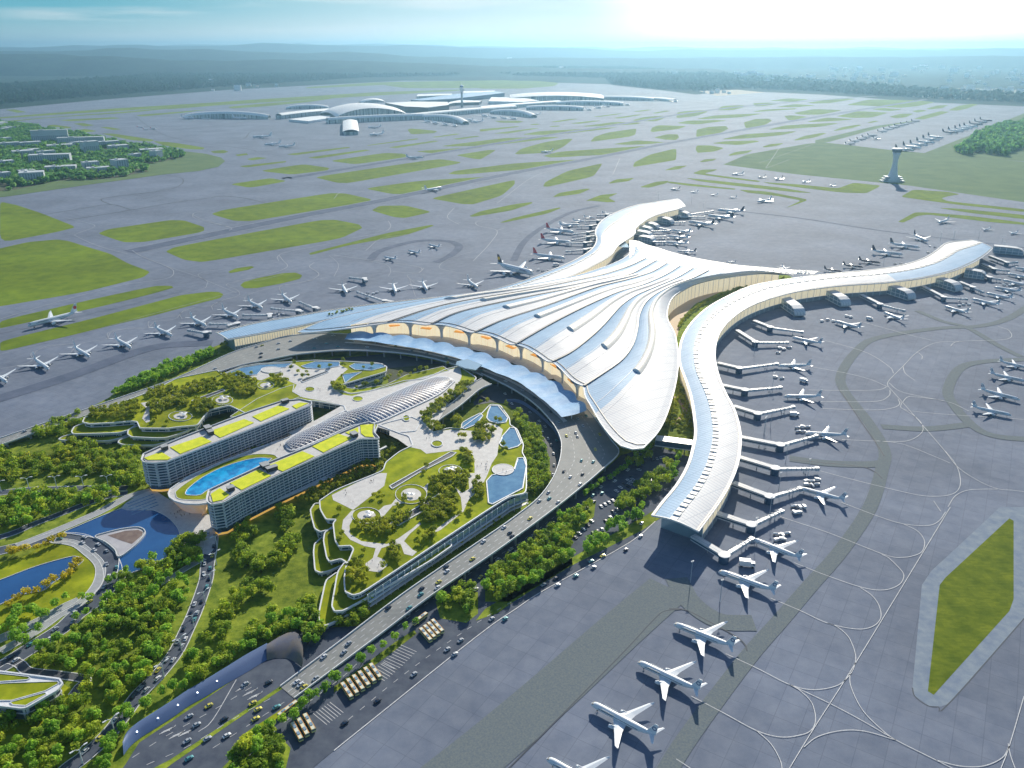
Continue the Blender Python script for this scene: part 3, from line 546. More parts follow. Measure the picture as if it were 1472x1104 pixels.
for l in (A(0,729,[(560,1060),(700,970),(900,860),(1100,740)]), A(0,729,[(620,1090),(800,1010),(980,900),(1180,790)]), A(0,729,[(1000,1104),(1150,960),(1300,830),(1472,700)])+A(480,729,[(200,560),(500,330),(800,140),(960,20)]),
          A(480,729,[(60,900),(280,720),(500,560),(700,430),(800,380)]), A(0,729,[(900,1020),(1180,840),(1270,780)])):
    add_dashes(b, cr(PP(l, .48), 4), .45, 5, 7)
for (x0, y0) in ((700, 950), (740, 970), (780, 960), (1020, 770), (1050, 790), (1070, 805)):
    for k in range(3):
        s = P(*A(0,729,[(x0+k*8, y0-k*6)])[0], .49); b.box((s.x, s.y, .5), (9, .5, .02), 0, .62); b.box((s.x+3, s.y+2.2, .5), (3.5, .4, .02), 0, 1.2)
tag(b.build('road_markings', M['line']), kind='structure')
# tunnel mouth: a curved retaining wall that leans back beside the sunken road ---
tb = B(0,879,[(872,1015),(920,950),(1000,885),(1080,835),(1220,745)])+B(250,879,[(100,670),(215,605),(380,505),(515,428),(600,375),(660,340)])
tt = B(0,879,[(866,930),(895,862),(960,800),(1080,722),(1220,632)])+B(250,879,[(100,560),(215,493),(380,392),(515,308),(600,262),(660,228)])
n = 40; lo = resample(cr(PP(tb, .5), 5), n); hi = resample(cr(PP(tt, 6.5), 5), n)
wl = empty('retaining_wall', lo[0], 0, 'long blue grey retaining wall beside the sunken road, lit by round wall lights', 'wall'); o0 = lo[0]
b = MB(); rows = [[p-o0 for p in lo], [p.lerp(q, .5)-o0+Vector((0, 0, .8)) for p, q in zip(lo, hi)], [q-o0 for q in hi], [q-o0+Vector((-.8, 1.2, 0)) for q in hi], [q-o0+Vector((-.8, 1.2, -6.4)) for q in hi]]
b.grid(rows); b.build('wall_panel', mat('blue_grey_cladding', (.09, .15, .30), .45), wl, True)
for k in (5, 10, 15, 20, 25):
    p = lo[k].lerp(hi[k], .55)-o0; g = MB(); g.tube(p+Vector((.3, -.6, 0)), p+Vector((0, 0, .4)), .7, .5, 10); g.build('wall_light', M['lamp_glow'], wl)
vt = resample(cr(PP(B(250,879,[(655,232),(760,168),(840,140),(885,165),(910,260),(910,370)]), 7.5), 5), 12); vb = resample(cr(PP(B(250,879,[(655,342),(720,330),(780,330),(830,345),(870,368),(905,395)]), .6), 5), 12); po = vt[0]
pt = empty('tunnel_portal', Vector((po.x, po.y, 0)), 0, 'curved tunnel mouth with warm bronze hood at the head of the sunken road', 'tunnel'); po = Vector((po.x, po.y, 0)); b = MB()
rows = [[(a.lerp(c, t)+Vector((0, 0, 1.8*math.sin(math.pi*t))))-po for a, c in zip(vt, vb)] for t in (0, .25, .5, .75, 1)]
b.grid(rows); b.build('hood', mat('bronze_cladding', (.09, .11, .18), .6, col2=(.20, .17, .13), nscale=.04), pt, True)
# ---------------------------------------------------------------- elevated roads
def deck(label, L, R, dashes, th=1.6, pier_every=26, name='elevated_road', nn=90, pmin=4, glass=None):
    Lw = resample(cr([Vector(P(*p)) for p in L], 6), nn); Rw = resample(cr([Vector(P(*p)) for p in R], 6), nn)
    o = Lw[nn//2].copy(); o.z = 0; root = empty(name, o, 0, label, 'elevated road')
    Lw = [p-o for p in Lw]; Rw = [p-o for p in Rw]; k = Vector((0, 0, th)); b = MB()
    b.grid([[p for p in Rw], [p for p in Lw]]); b.grid([[p-k for p in Lw], [p-k for p in Rw]], 1); b.grid([[p for p in Lw], [p-k for p in Lw]], 1); b.grid([[p-k for p in Rw], [p for p in Rw]], 1)
    b.build('road_deck', [M['deck'], M['concrete']], root)
    for e, s in ((Lw, 1), (Rw, 1)):
        b = MB(); 
        for i in range(nn-1): b.beam(e[i]-Vector((0, 0, .4)), e[i+1]-Vector((0, 0, .4)), .8, 1.6)
        b.build('parapet', M['white_m'], root)
    b = MB(); up = Vector((0, 0, .06))
    for d in dashes:
        add_dashes(b, [a.lerp(c, d)+up for a, c in zip(Lw, Rw)], .55, 5, 6)
    if b.f: b.build('lane_marking', M['line'], root)
    acc = 0
    for i in range(1, nn-1):
        acc += (Lw[i]-Lw[i-1]).length
        if acc > pier_every and Lw[i].z > pmin:
            acc = 0; w = (Lw[i]-Rw[i]).length
            for f in ((.5,) if w < 25 else (.15, .85)):
                c = Lw[i].lerp(Rw[i], f); g = MB(); g.tube((c.x, c.y, 0), (c.x, c.y, c.z-th-1.2), 1.3, 1.3, 10); 
                dn = (Rw[i]-Lw[i]).normalized()*min(w*.35, 5); g.beam(Vector((c.x, c.y, c.z-th-1.3))-dn, Vector((c.x, c.y, c.z-th-1.3))+dn, 2.2, 1.28)
                g.build('bridge_pillar', M['concrete'], root)
    return root, [p+o for p in Lw], [p+o for p in Rw]
Z = 14
eL = [(692, 537, Z), (733, 557, Z), (764, 577, Z), (784, 596, Z), (798, 614, Z), (806, 632, Z), (807, 646, Z), (804, 664, Z), (794, 689, Z), (774, 716, Z), (743, 741, 13.5), (712, 763, 13), (684, 782, 12), (582, 852, 8), (480, 929, 3.2), (403, 987, .6)]
eR = [(712, 516, Z), (755, 533, Z), (795, 552, Z), (820, 568, Z), (842, 586, Z), (862, 610, Z), (878, 632, Z), (890, 650, Z), (870, 671, Z), (840, 697, Z), (796, 732, 13.5), (750, 766, 13), (701, 801, 12), (616, 859, 8), (548, 911, 3.2), (423, 1004, .6)]
dE = deck('grey elevated road curving round the terminal corner and ramping down towards the bus park', eL, eR, (.25, .5, .75))
wL = [(694, 540, Z), (662, 527, Z), (621, 515, Z), (580, 508, Z), (525, 504, Z), (484, 504, Z), (459, 506, Z), (423, 510, Z), (402, 514, Z), (371, 520, 13), (343, 526, 12), (263, 551, 10), (182, 579, 9), (80, 612, 8), (0, 640, 7), (-90, 670, 6)]
wR = [(712, 516, Z), (672, 503, Z), (621, 493, Z), (560, 484, Z), (520, 481, Z), (490, 480, Z), (463, 479, Z), (423, 482, Z), (400, 486, Z), (375, 494, 13), (331, 508, 12), (255, 543, 10), (172, 572, 9), (80, 603, 8), (0, 630, 7), (-90, 658, 6)]
dW = deck('long elevated highway running left past the roof gardens to the picture edge', wL, wR, (.35, .5, .65))
d3 = deck('narrow slip road between the highway and the left roof garden', [(420, 514, 9), (380, 524, 7), (341, 538, 5), (300, 552, 2), (240, 574, .8)], [(424, 509, 9), (380, 519, 7), (341, 533, 5), (300, 547, 2), (238, 569, .8)], (), name='slip_road', nn=30)
d4 = deck('curved upper ramp with planted edge leading from the forecourt to the roof plaza', B(560,540,[(290,300,17),(370,240,17),(450,185,17),(520,120,16),(600,50,15),(650,20,15)]), B(560,540,[(310,345,17),(390,285,17),(480,225,17),(560,160,16),(640,95,15),(720,60,15)]), (), name='access_ramp', nn=30)
# outer quay wall below the loop
b = MB(); q = resample(cr(PP(B(560,540,[(820,190),(900,190),(980,230),(1080,310),(1180,420),(1215,540),(1190,680)]), 0), 5), 40); o0 = q[0].copy(); b.grid([[p-o0 for p in q], [p-o0+Vector((0, 0, 5)) for p in q], [p-o0+Vector((1, 1, 5)) for p in q], [p-o0+Vector((1, 1, 0)) for p in q]])
wq = b.build('road_wall', mat('blue_wall_cladding', (.14, .20, .38), .5)); wq.location = o0; tag(wq, 'low blue curved wall along the sunken loop road under the viaduct', 'wall')
# ---------------------------------------------------------------- the new terminal
T0 = P(900, 470, 0); TR = empty('airport_terminal', T0, 0, 'huge new terminal with rippling silver lobed roof and two curving piers', 'terminal')
def loc(pts): return [Vector(p)-T0 for p in pts]
def W(pts): return [Vector(P(*p)) for p in pts]
NS = 60
def seam(pts, z0, zm, z1):
    q = resample([Vector((p[0], p[1], 0)) for p in cr([(x, y, 0) for x, y in pts], 6)], NS); out = []
    for i, p in enumerate(q):
        t = i/(NS-1); z = (1-t)**2*z0+2*t*(1-t)*zm+t*t*z1; out.append(P(p.x, p.y, z))
    return out
SE = [
 seam([(428,473),(476,455.5),(580,435.5),(641,425.5),(690,420),(742,412.5),(790,404),(830,396),(857,387.5),(886,377),(904,366),(912,353)], 33, 33, 33),
 seam([(558,464),(621,443.8),(682,430.6),(764,417.3),(821,405.5),(861,397),(902,384),(927.8,372)], 38, 40, 36),
 seam([(620,467),(662,449),(743,430.6),(800,419.5),(821,415.7),(861,406.5),(902,396.4),(923,386),(943,375)], 39, 41, 36),
 seam([(683,478.5),(723,461),(784,440.8),(821,427),(861,412.7),(902,402.5),(935,392.3),(958.3,379)], 39, 42, 36),
 seam([(741,496),(784,471),(820.8,451.4),(861.5,432),(894,418.8),(922.7,410.6),(955,396.4),(976.7,383)], 39, 42, 36),
 seam([(794,521),(821.5,507),(848,486.5),(867,468.5),(882,451.4),(894,439),(914.5,425),(943,412.7),(971.6,400.4),(996,386)], 39, 42, 36),
 seam([(839,556),(866,538.5),(893,519),(909,497),(916,472),(918,455),(926.7,437),(943,423),(967.5,410.6),(996,400.4),(1018.5,389)], 39, 42, 36),
 seam([(925,640),(944,621),(956,600.6),(966,572),(973,541.5),(975,511),(970,480),(960,460),(960,443),(967.5,427),(984,415.7),(1004,406.5),(1041,398.5),(1102,392.5),(1141,396)], 34, 33, 29),
]
FR = [ # front edge bulge of each lobe, valley to valley
 [(428,473),(440,475,),(480,472.5),(530,467.5),(558,464)],
 [(558,464),(580,464),(603,467),(612,468),(620,467)],
 [(620,467),(640,469),(660,474),(675,479),(683,478.5)],
 [(683,478.5),(703,483),(720,490),(733,496),(741,496)],
 [(741,496),(757,502),(775,513),(786,520.5),(794,521)],
 [(794,521),(806,532),(817,544),(828,552),(839,556)],
 [(839,556),(841,570),(848,582),(866,611),(886,633),(899,640.5),(915,642.5),(925,640)],
]
NV = 14; roofZ = {}
for k in range(7):
    S0, S1 = SE[k], SE[k+1]; fr = FR[k]
    f = resample([Vector(P(x, y, 38)) for x, y in [(q.x, q.y) for q in cr([(a, b_, 0) for a, b_ in fr], 5)]], NV+1)
    amp = (2.5, 3.5, 4, 4.5, 5, 5.5, 7)[k]; rows = []
    for i in range(NS):
        u = i/(NS-1); r = []
        for j in range(NV+1):
            t = j/NV; p = S0[i].lerp(S1[i], t); w_ = (1-u)**(3 if k < 6 else 5); d = f[j]-S0[0].lerp(S1[0], t); p = p+Vector((d.x, d.y, 0))*w_
            wd = (S0[i]-S1[i]).length; a = min(amp, wd*.12)*min(1, .15+u*7)
            p.z += a*math.sin(math.pi*t)**.8
            r.append(p-T0)
        rows.append(r)
    b = MB()
    for j in range(NV):
        b.grid([[rows[i][j] for i in range(NS)], [rows[i][j+1] for i in range(NS)]], 0 if j < NV*(.5 if k < 4 else .42) else 1)  # sky reflection painted in: one side of each lobe blue, the other silver
    # underside and fascia
    th = Vector((0, 0, 1.4)); fr_ = rows[0]; b.grid([[p for p in fr_], [p-th for p in fr_]], 2)
    if k in (0, 6):
        e = [r[0] if k == 0 else r[-1] for r in rows]; b.grid([[p for p in e], [p-th for p in e]], 2)
    b.grid([[p-th for p in r] for r in rows], 2)
    # raised white rim along the front
    b2 = MB()
    for j in range(NV): b2.beam(fr_[j]-Vector((0, 0, .5)), fr_[j+1]-Vector((0, 0, .5)), 1.6, 1.3)
    if k in (0, 6):
        for i in range(NS-1): b2.beam(e[i]-Vector((0, 0, .5)), e[i+1]-Vector((0, 0, .5)), 1.6, 1.3)
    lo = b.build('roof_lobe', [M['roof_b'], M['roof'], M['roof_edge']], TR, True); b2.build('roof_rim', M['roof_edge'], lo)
    gi = MB(); sc = 1.6
    inn = [fr_[j].lerp(rows[2][j], .55)+Vector((0, 0, .35)) for j in range(NV+1)]
    for j in range(NV): gi.beam(inn[j], inn[j+1], 1.5, .4)
    gi.build('dark_trim', M['gutter'], lo)
    if k > 0:
        g = MB(); pts = [SE[k][i]-T0+Vector((0, 0, 1.5)) for i in range(NS)]
        for i in range(NS-1): g.beam(pts[i], pts[i+1], 3.4, 1.1)
        g.build('roof_gutter', M['gutter'], TR)
    # scoop shaped skylight strip
    u0 = (.32, .30, .26, .24, .24, .25, .22)[k]; i0 = int(u0*NS); i1 = NS-8
    if k == 0: i0 = int(.35*NS)
    c0, c1 = (.40, .64) if k < 6 else (.33, .49)
    def at(i, t):
        x = t*NV; j = min(NV-1, int(x)); return rows[i][j].lerp(rows[i][j+1], x-j)
    b = MB(); sr = []; nn = 8
    for i in range(i0, i1):
        fz = 1-(i-i0)/(i1-i0); s = []
        wide = 1.0+.55*((i-i0)/(i1-i0))
        for j in range(nn+1):
            t = j/nn; p = at(i, c0+(c1-c0)*t*wide).copy(); p.z += .35+(3.2*fz**1.2+.9)*math.sin(math.pi*t)**.7; s.append(p)
        sr.append(s)
    b.grid(sr); b.grid([[p for p in sr[0]], [at(i0, c0+(c1-c0)*j/nn) for j in range(nn+1)]], 1)
    b.build('skylight', [M['skylight'], M['white_m']], TR, True)
    for tt in (c0, c1):
        g = MB()
        for i in range(1, i0): g.beam(at(i, tt)+Vector((0, 0, .1)), at(i+1, tt)+Vector((0, 0, .1)), .7, .3)
        g.build('roof_seam', M['roof_edge'], lo)
# rear roof of the hub
ra = W([(904,384,36),(914,373,36),(928,372,36),(943,375,36),(958,379,36),(977,383,36),(996,386,36),(1018,389,35),(1060,391.5,33),(1100,392.5,31),(1141,394,30),(1170,394.5,30)])
rb = W([(905,345,30),(917,346,30),(929,351.5,30),(946,356,30),(963,361.7,30),(980,366,30),(996,370,30),(1020,374.5,30),(1061,381,30),(1100,384.5,30),(1141,388,30),(1180,390,30)])
ra = resample(ra, 40); rb = resample(rb, 40); b = MB(); rr = []
for j in range(7):
    t = j/6; rr.append([a.lerp(c, t)-T0+Vector((0, 0, 2.5*math.sin(math.pi*t)+.1)) for a, c in zip(ra, rb)])
b.grid(rr); b.grid([rr[-1], [p-Vector((0, 0, 2)) for p in rr[-1]]], 1); b.build('rear_roof', [M['skylight'], M['roof_edge']], TR, True)
b = MB(); rg = random.Random(4)
for i in range(420):
    t = rg.random(); k = rg.randrange(38); p = rr[min(5, int(t*6))][k].lerp(rr[min(5, int(t*6))][k+1], rg.random()); b.box((p.x, p.y, p.z+.6), (rg.uniform(2, 5), 1.5, .8), rg.random() < .16, .5)
tag(b.build('roof_skylight', [M['white'], M['gutter']], TR), kind='stuff')
# piers -------------------------------------------------------------------------
def pier(name, L, R, z, crown, split=.42, sheen_swap=None, band=.40, ends=(True, True), wall=True, walls=(1, 1), band_w=4.5, seg=110):
    Lw = [P(p.x, p.y, z)-T0 for p in resample(cr([(x, y, 0) for x, y in L], 6), seg)]; Rw = [P(p.x, p.y, z)-T0 for p in resample(cr([(x, y, 0) for x, y in R], 6), seg)]
    nv = 12; rows = []
    for a, c in zip(Lw, Rw): rows.append([a.lerp(c, j/nv)+Vector((0, 0, crown*math.sin(math.pi*j/nv))) for j in range(nv+1)])
    root = empty(name, (0, 0, 0)); root.parent = TR
    b = MB(); th = Vector((0, 0, 1.5))
    for i in range(seg-1):
        for j in range(nv):
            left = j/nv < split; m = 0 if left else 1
            if sheen_swap is not None and i > sheen_swap: m = 1-m  # painted sky reflection: the blue half changes sides along the pier
            elif sheen_swap is not None and i > sheen_swap-16: m = 1
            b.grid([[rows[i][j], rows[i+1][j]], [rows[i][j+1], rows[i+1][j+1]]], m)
    b.grid([[p-th for p in r] for r in rows], 2)
    for e in ([r[0] for r in rows], [r[-1] for r in rows], rows[0], rows[-1]): b.grid([list(e), [p-th for p in e]], 2)
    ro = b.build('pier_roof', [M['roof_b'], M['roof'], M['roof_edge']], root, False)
    b = MB()
    loop_ = [r[0] for r in rows]+rows[-1][1:-1]+[r[-1] for r in rows[::-1]]+rows[0][1:-1][::-1]
    for i in range(len(loop_)): b.beam(loop_[i]-Vector((0, 0, .6)), loop_[(i+1) % len(loop_)]-Vector((0, 0, .6)), 1.5, 1.3)
    b.build('roof_rim', M['roof_edge'], ro)
    b = MB(); ins = [a.lerp(c, .035)+Vector((0, 0, .7)) for a, c in zip(Lw, Rw)]; ins2 = [a.lerp(c, .965)+Vector((0, 0, .7)) for a, c in zip(Lw, Rw)]
    for e in (ins, ins2):
        b = MB()
        for i in range(seg-1): b.beam(e[i], e[i+1], 1.7, .4)
        b.build('dark_trim', M['gutter'], ro)
    if band:
        b = MB(); cl = [a.lerp(c, band)+Vector((0, 0, crown*math.sin(math.pi*band)+.1)) for a, c in zip(Lw, Rw)]
        q = resample(cl, int(seg*1.6))
        for i in range(len(q)-1):
            e = q[i].lerp(q[i+1], .62); b.beam(q[i], e, band_w*1.6, 1.1 if i % 2 else .6)
        b.build('skylight_band', M['skylight'], ro)
    if wall:
        for side, on in (((Lw, .06), walls[0]), ((Rw, .94), walls[1])):
            if not on: continue
            e = [a.lerp(c, side[1]) for a, c in zip(Lw, Rw)][3:-3]; b = MB(); zt = z-1.6+crown*.18
            b.grid([[Vector((p.x, p.y, 9)) for p in e], [Vector((p.x, p.y, zt)) for p in e]]); b.grid([[Vector((p.x, p.y, 0)) for p in e], [Vector((p.x, p.y, 8)) for p in e]], 1); b.grid([[Vector((p.x, p.y, 8)) for p in e], [Vector((p.x, p.y, 9)) for p in e]], 2)
            wo = b.build('glass_wall', [M['warm'] if on == 1 else M['glass'], M['concrete'], M['white_m']], root)
            q = resample(e, int(seg*.9)); b = MB(); n_out = (Lw[0]-Rw[0]) if side[0] is Lw else (Rw[0]-Lw[0])
            me_ = None
            for i, p in enumerate(q):
                if me_ is None: b.box((0, 0, zt/2), (.7, .7, zt)); ob = b.build('mullion', M['white_m'], wo); me_ = ob.data
                else: ob = bpy.data.objects.new('mullion', me_); COL.objects.link(ob); ob.parent = wo
                ob.location = (p.x, p.y, 0)
        for a, c in ((Lw[3].lerp(Rw[3], .07), Rw[3].lerp(Lw[3], .07)), (Lw[-4].lerp(Rw[-4], .07), Rw[-4].lerp(Lw[-4], .07))):
            b = MB(); b.beam((a.x, a.y, 0), (c.x, c.y, 0), .6, z-1.8); b.build('end_wall', M['glass_pale'], root)
    return root, [p+T0 for p in Lw], [p+T0 for p in Rw]
pr, PRL, PRR = pier('right_pier', [(937,741),(951,722.3),(971.3,697.8),(987.6,669.3),(995.8,640.8),(998.8,620.4),(996.8,598.6),(992.7,572),(984.6,545.6),(976.4,523),(976.4,500.8),(982.5,480.4),(997.8,459),(1020,440),(1051,423),(1081.5,410.5),(1122,402.5),(1163,397),(1203,392.5),(1253.5,387.8),(1294,381.5),(1327,371.3),(1347,359),(1362,348.5),(1397,345)],
    [(1004,764),(1034.5,722.3),(1050.8,693.8),(1061,667.3),(1065,640.8),(1064.7,620.4),(1057,591),(1042,562),(1032,535),(1028,509),(1032.6,483),(1047,462.7),(1071,444.3),(1102,431),(1142.7,419.9),(1183.4,413.7),(1213,410.5),(1244,408.5),(1274,406.5),(1300,403.5),(1325,400),(1365.6,391),(1396,379),(1416,367),(1427,357)], 28, 3.2, .44, sheen_swap=86, band=.46)
pn, PNL, PNR = pier('north_pier', [(662,424),(701,418),(742,407),(782,392.5),(823,375.4),(849.5,359),(857.7,344.8),(855.6,332.6),(863.8,318.3),(882,306.7),(912.5,295.5),(943,290.4),(974,286)],
    [(690,430),(735,424),(780,413),(827,395),(851.3,383),(877,368),(889,353),(912,337),(914,328),(933,313.8),(955,305.7),(971.6,301.6),(985,296.5)], 28, 3, .33, band=.36, band_w=3)
# west ramp-like pier
pw_, PWL, PWR = pier('west_pier', [(310.6,478),(366,463.5),(423,454),(484,443.8),(545,436),(600,430),(660,424)], [(328,488.5),(382,478.5),(429,469.5),(476,459),(530,449),(590,440),(668,430)], 24, 1.2, 1.1, band=.12, band_w=2)
# hub walls under the lobes -----------------------------------------------------
front = []
for fr in FR: front += [(p.x, p.y) for p in cr([(a, b_, 0) for a, b_ in fr], 4)][:-1]
fw = [P(x, y, 38)-T0 for x, y in front[10:-20]]; fw = resample(fw, 90)
back = [SE[7][40]-T0, SE[0][20]-T0]; inw = []
for i, p in enumerate(fw):
    d = fw[min(i+1, 89)]-fw[max(0, i-1)]; d.z = 0; d.normalize(); n_ = Vector((-d.y, d.x, 0)); n_ = n_ if n_.y > 0 or n_.x > .5 else -n_
    inw.append(p+n_*12)
b = MB(); b.grid([[Vector((p.x, p.y, 14)) for p in inw], [Vector((p.x, p.y, 38.5)) for p in inw]]); b.grid([[Vector((p.x, p.y, 0)) for p in inw], [Vector((p.x, p.y, 14)) for p in inw]], 1)
b.build('lit_front_wall', [M['lit_hall'], M['concrete']], TR)
outw = [p+(p-q_).normalized()*(16 if i < 66 else 0) for i, (p, q_) in enumerate(zip(fw, inw))]; b = MB(); b.grid([[Vector((p.x, p.y, 14.1)) for p in outw], [Vector((p.x, p.y, 14.1)) for p in inw]]); b.build('entrance_terrace', M['plaza'], TR)
for k, i in enumerate(range(6, 86, 9)):
    p = fw[i].lerp(inw[i], .55); d = (inw[i]-fw[i]).normalized(); t = Vector((-d.y, d.x, 0)); b = MB(); rs = []
    for (zz, r, s) in ((14.1, 2.8, 0), (22, 2.6, .5), (29, 3.6, 1.5), (34, 7, 3), (38.2, 13, 5)):
        c = Vector((p.x, p.y, zz))-d*s*.4; rs.append([c+t*math.cos(a)*r+d*math.sin(a)*r*.6 for a in [2*math.pi*q/12 for q in range(12)]])
    b.ring(rs); b.build('branching_column', M['white'], TR, True)
    j = min(88, i+5); c = fw[j].lerp(inw[j], .8); b = MB(); b.box((c.x, c.y, 30), (18, 9, 1.2), 0, math.atan2(t.y, t.x)); 
    b.build('timber_panel', M['orange'], TR)
ew = [SE[7][i].lerp(SE[6][i], .05 if i < 45 else .12)-T0 for i in range(10, NS-1)]
b = MB(); b.grid([[Vector((p.x, p.y, 0)) for p in ew], [Vector((p.x, p.y, 29)) for p in ew]]); ewo = b.build('lit_east_wall', M['warm'], TR)
b = MB(); b.grid([[Vector((p.x, p.y, 29)) for p in ew], [Vector((p.x, p.y, 29)) for p in (SE[7][i]-T0 for i in range(10, NS-1))]]); b.build('east_soffit', M['white'], TR)
q = resample(ew, 60); b = MB(); b.box((0, 0, 14.5), (.8, .8, 29)); ob = b.build('mullion', M['white'], ewo); me_ = ob.data; ob.location = (q[0].x, q[0].y, 0)
for p in q[1:]: ob = bpy.data.objects.new('mullion', me_); COL.objects.link(ob); ob.parent = ewo; ob.location = (p.x, p.y, 0)
wn = [SE[0][i]-T0 for i in range(12, NS)]; b = MB(); b.grid([[Vector((p.x, p.y, 0)) for p in wn], [Vector((p.x, p.y, p.z-1)) for p in wn]]); b.build('courtyard_wall', M['warm'], TR)
b = MB(); b.poly([Vector((p.x-T0.x, p.y-T0.y, 24)) for p in PP(B(780,270,[(555,345),(600,400),(610,420),(540,418),(540,400)]), 24)]); b.build('courtyard_glass', M['glass_pale'], TR)
# forecourt canopy: a wavy silver ribbon ---------------------------------------
ca = W([(x, y, 24) for x, y in [(500,478.5),(530,478),(560,481),(600,486),(640,494),(672,502),(703,511),(743,525),(784,542),(813,558),(836,577),(846,590)]])
cb = W([(x, y, 24) for x, y in [(495,488),(530,491),(560,495.5),(600,502),(641,511),(665,518),(690,527),(716,538),(743,549),(776,573),(796,590),(806,600)]])
c0 = ca[0].copy(); c0.z = 0
cn = empty('forecourt_canopy', c0, 0, 'translucent silver blue scalloped canopy over the departures forecourt', 'canopy')
na = 150; ca = resample(cr(ca, 5), na); cb = resample(cr(cb, 5), na); b = MB(); rows = []
for i in range(na):
    r = []; ph = i/na*26*math.pi
    for j in range(9):
        t = j/8; e = abs(math.sin(ph/2)); p = (ca[i].lerp(cb[i], t*.97+.0)-c0); d = (cb[i]-ca[i]).normalized()
        p = p-d*(1-t)**3*5*(1-e)*-1; p.z += 2.6*e*(.25+.75*(1-t))-1.3*math.sin(math.pi*t); r.append(p)
    rows.append(r)
b.grid(rows); b.build('canopy_shell', mat('silver_canopy', (.17, .36, .62), .6, spec=.15, col2=(.30, .50, .72), nscale=.06), cn, True)
for i in range(4, na, 11):
    p = ca[i].lerp(cb[i], .55)-c0; g = MB(); g.tube((p.x, p.y, 14), (p.x, p.y, 22.6), .6, .9, 8); g.build('canopy_post', M['white'], cn)
b = MB(); cp = W([(x, y, 14.3) for x, y in [(496,492),(530,494.5),(560,499),(600,505),(641,514),(668,521)]]); cp = cr(cp, 5); add_strip(b, [p-c0 for p in cp], 6); b.build('platform', M['white'], cn)
b = MB(); cp = W([(x, y, 14.3) for x, y in [(692,531),(733,547),(774,571),(800,594),(813,606)]]); cp = cr(cp, 5); add_strip(b, [p-c0 for p in cp], 6); b.build('platform', M['white'], cn)
b = MB(); q = PP([(657,519.5),(672,516),(693,524),(684,532),(668,529),(655,524)], 25); b.prism([p-c0 for p in q], 23.6, 25.2); b.build('entrance_canopy', M['glass_pale'], cn)
# link bridge between hub and right pier
lb0 = P(*B(900,600,[(210,150)])[0], 15); lb1 = P(*B(900,600,[(470,185)])[0], 15)
lk = empty('link_bridge', Vector((lb0.x, lb0.y, 0)), 0, 'glazed blue link bridge between the terminal corner and the right pier', 'bridge'); o0 = Vector((lb0.x, lb0.y, 0))
b = MB(); b.beam(lb0-o0-Vector((0, 0, 6)), lb1-o0-Vector((0, 0, 6)), 13, 7); b.build('glass_tube', M['glass'], lk); b = MB(); b.beam(lb0-o0+Vector((0, 0, 1.02)), lb1-o0+Vector((0, 0, 1.02)), 14.5, .8); b.build('bridge_roof', M['white'], lk)
b = MB(); b.beam(lb0-o0-Vector((0, 0, 7)), lb1-o0-Vector((0, 0, 7)), 15, .95); b.build('bridge_floor', M['white_m'], lk)
for f in (.2, .8):
    p = lb0.lerp(lb1, f)-o0; b = MB(); b.tube((p.x, p.y, 0), (p.x, p.y, 8), .9); b.build('bridge_column', M['concrete'], lk)
# garden courtyard between hub and pier
cy = B(1000,320,[(640,365),(690,395),(600,410),(400,440),(250,500),(100,580),(0,665)])+[(982,482),(975,500),(975,523),(984,548),(993,575),(997,600),(999,622),(940,640),(945,622),(958,600),(968,572),(975,541),(977,511),(970,482),(958,463),(958,444),(966,427),(983,415),(1003,406),(1041,398),(1102,391)]
sheet('courtyard_garden', PP(cy, 0), M['meadow'], .8)
b = MB(); add_strip(b, cr(PP(B(740,460,[(1130,540),(1170,580),(1200,640),(1170,690),(1130,730)]), 1.0), 5), 6); tag(b.build('garden_path', mat('pink_path', (.42, .27, .22), .8)), kind='structure')
sheet('courtyard_paving', PP(B(780,270,[(900,850),(1000,760),(1100,700),(1300,640),(1500,625),(1440,690),(1250,740),(1080,820),(1000,900),(960,1000),(940,1090),(890,950)]), 0), mat('warm_paving', (.55, .42, .28), .8), 1.1)
# ---------------------------------------------------------------- roof-garden buildings, hotels, plaza
PZ = 18.0
def zp(o, pts, z): return [Vector((p.x-o.x, p.y-o.y, z)) for p in PP(pts, z)]
def tier(root, o, pts, z, zb, rim=True, top='lawn', r=.18, smooth=True, wallm='glass', edge_w=1.3, inset_d=2.6, name='terrace'):
    q = rounded(zp(o, pts, z), r, 4) if smooth else zp(o, pts, z)
    if area2(q) < 0: q = q[::-1]
    b = MB(); b.prism(q, z-1.5, z, 1, 0); t = b.build(name, [M[top], M['white']], root)
    if rim:
        b = MB(); b.wallring(q, z-.9, z+1.0, edge_w); b.build('parapet', M['white'], t)
    if zb is not None:
        w_ = inset(q, inset_d); b = MB(); n = len(w_)
        b.add([(p.x, p.y, zb) for p in w_]+[(p.x, p.y, z-1.5) for p in w_], [(i, (i+1) % n, n+(i+1) % n, n+i) for i in range(n)]); b.build('curtain_wall', M[wallm], t)
        zm = (zb+z)/2
        b = MB(); q2 = inset(q, inset_d-.9); 
        b.wallring(q2, zm-.5, zm+.4, .5); b.build('floor_band', M['white'], t)
        b = MB(); 
        for i in range(n):
            L_ = (w_[(i+1) % n]-w_[i]).length; k = max(1, int(L_/9))
            for j in range(k):
                p = w_[i].lerp(w_[(i+1) % n], j/k); b.box((p.x, p.y, (zb+z-1.5)/2), (.7, .7, z-1.5-zb))
        b.build('mullion', M['white'], t)
    return t, q
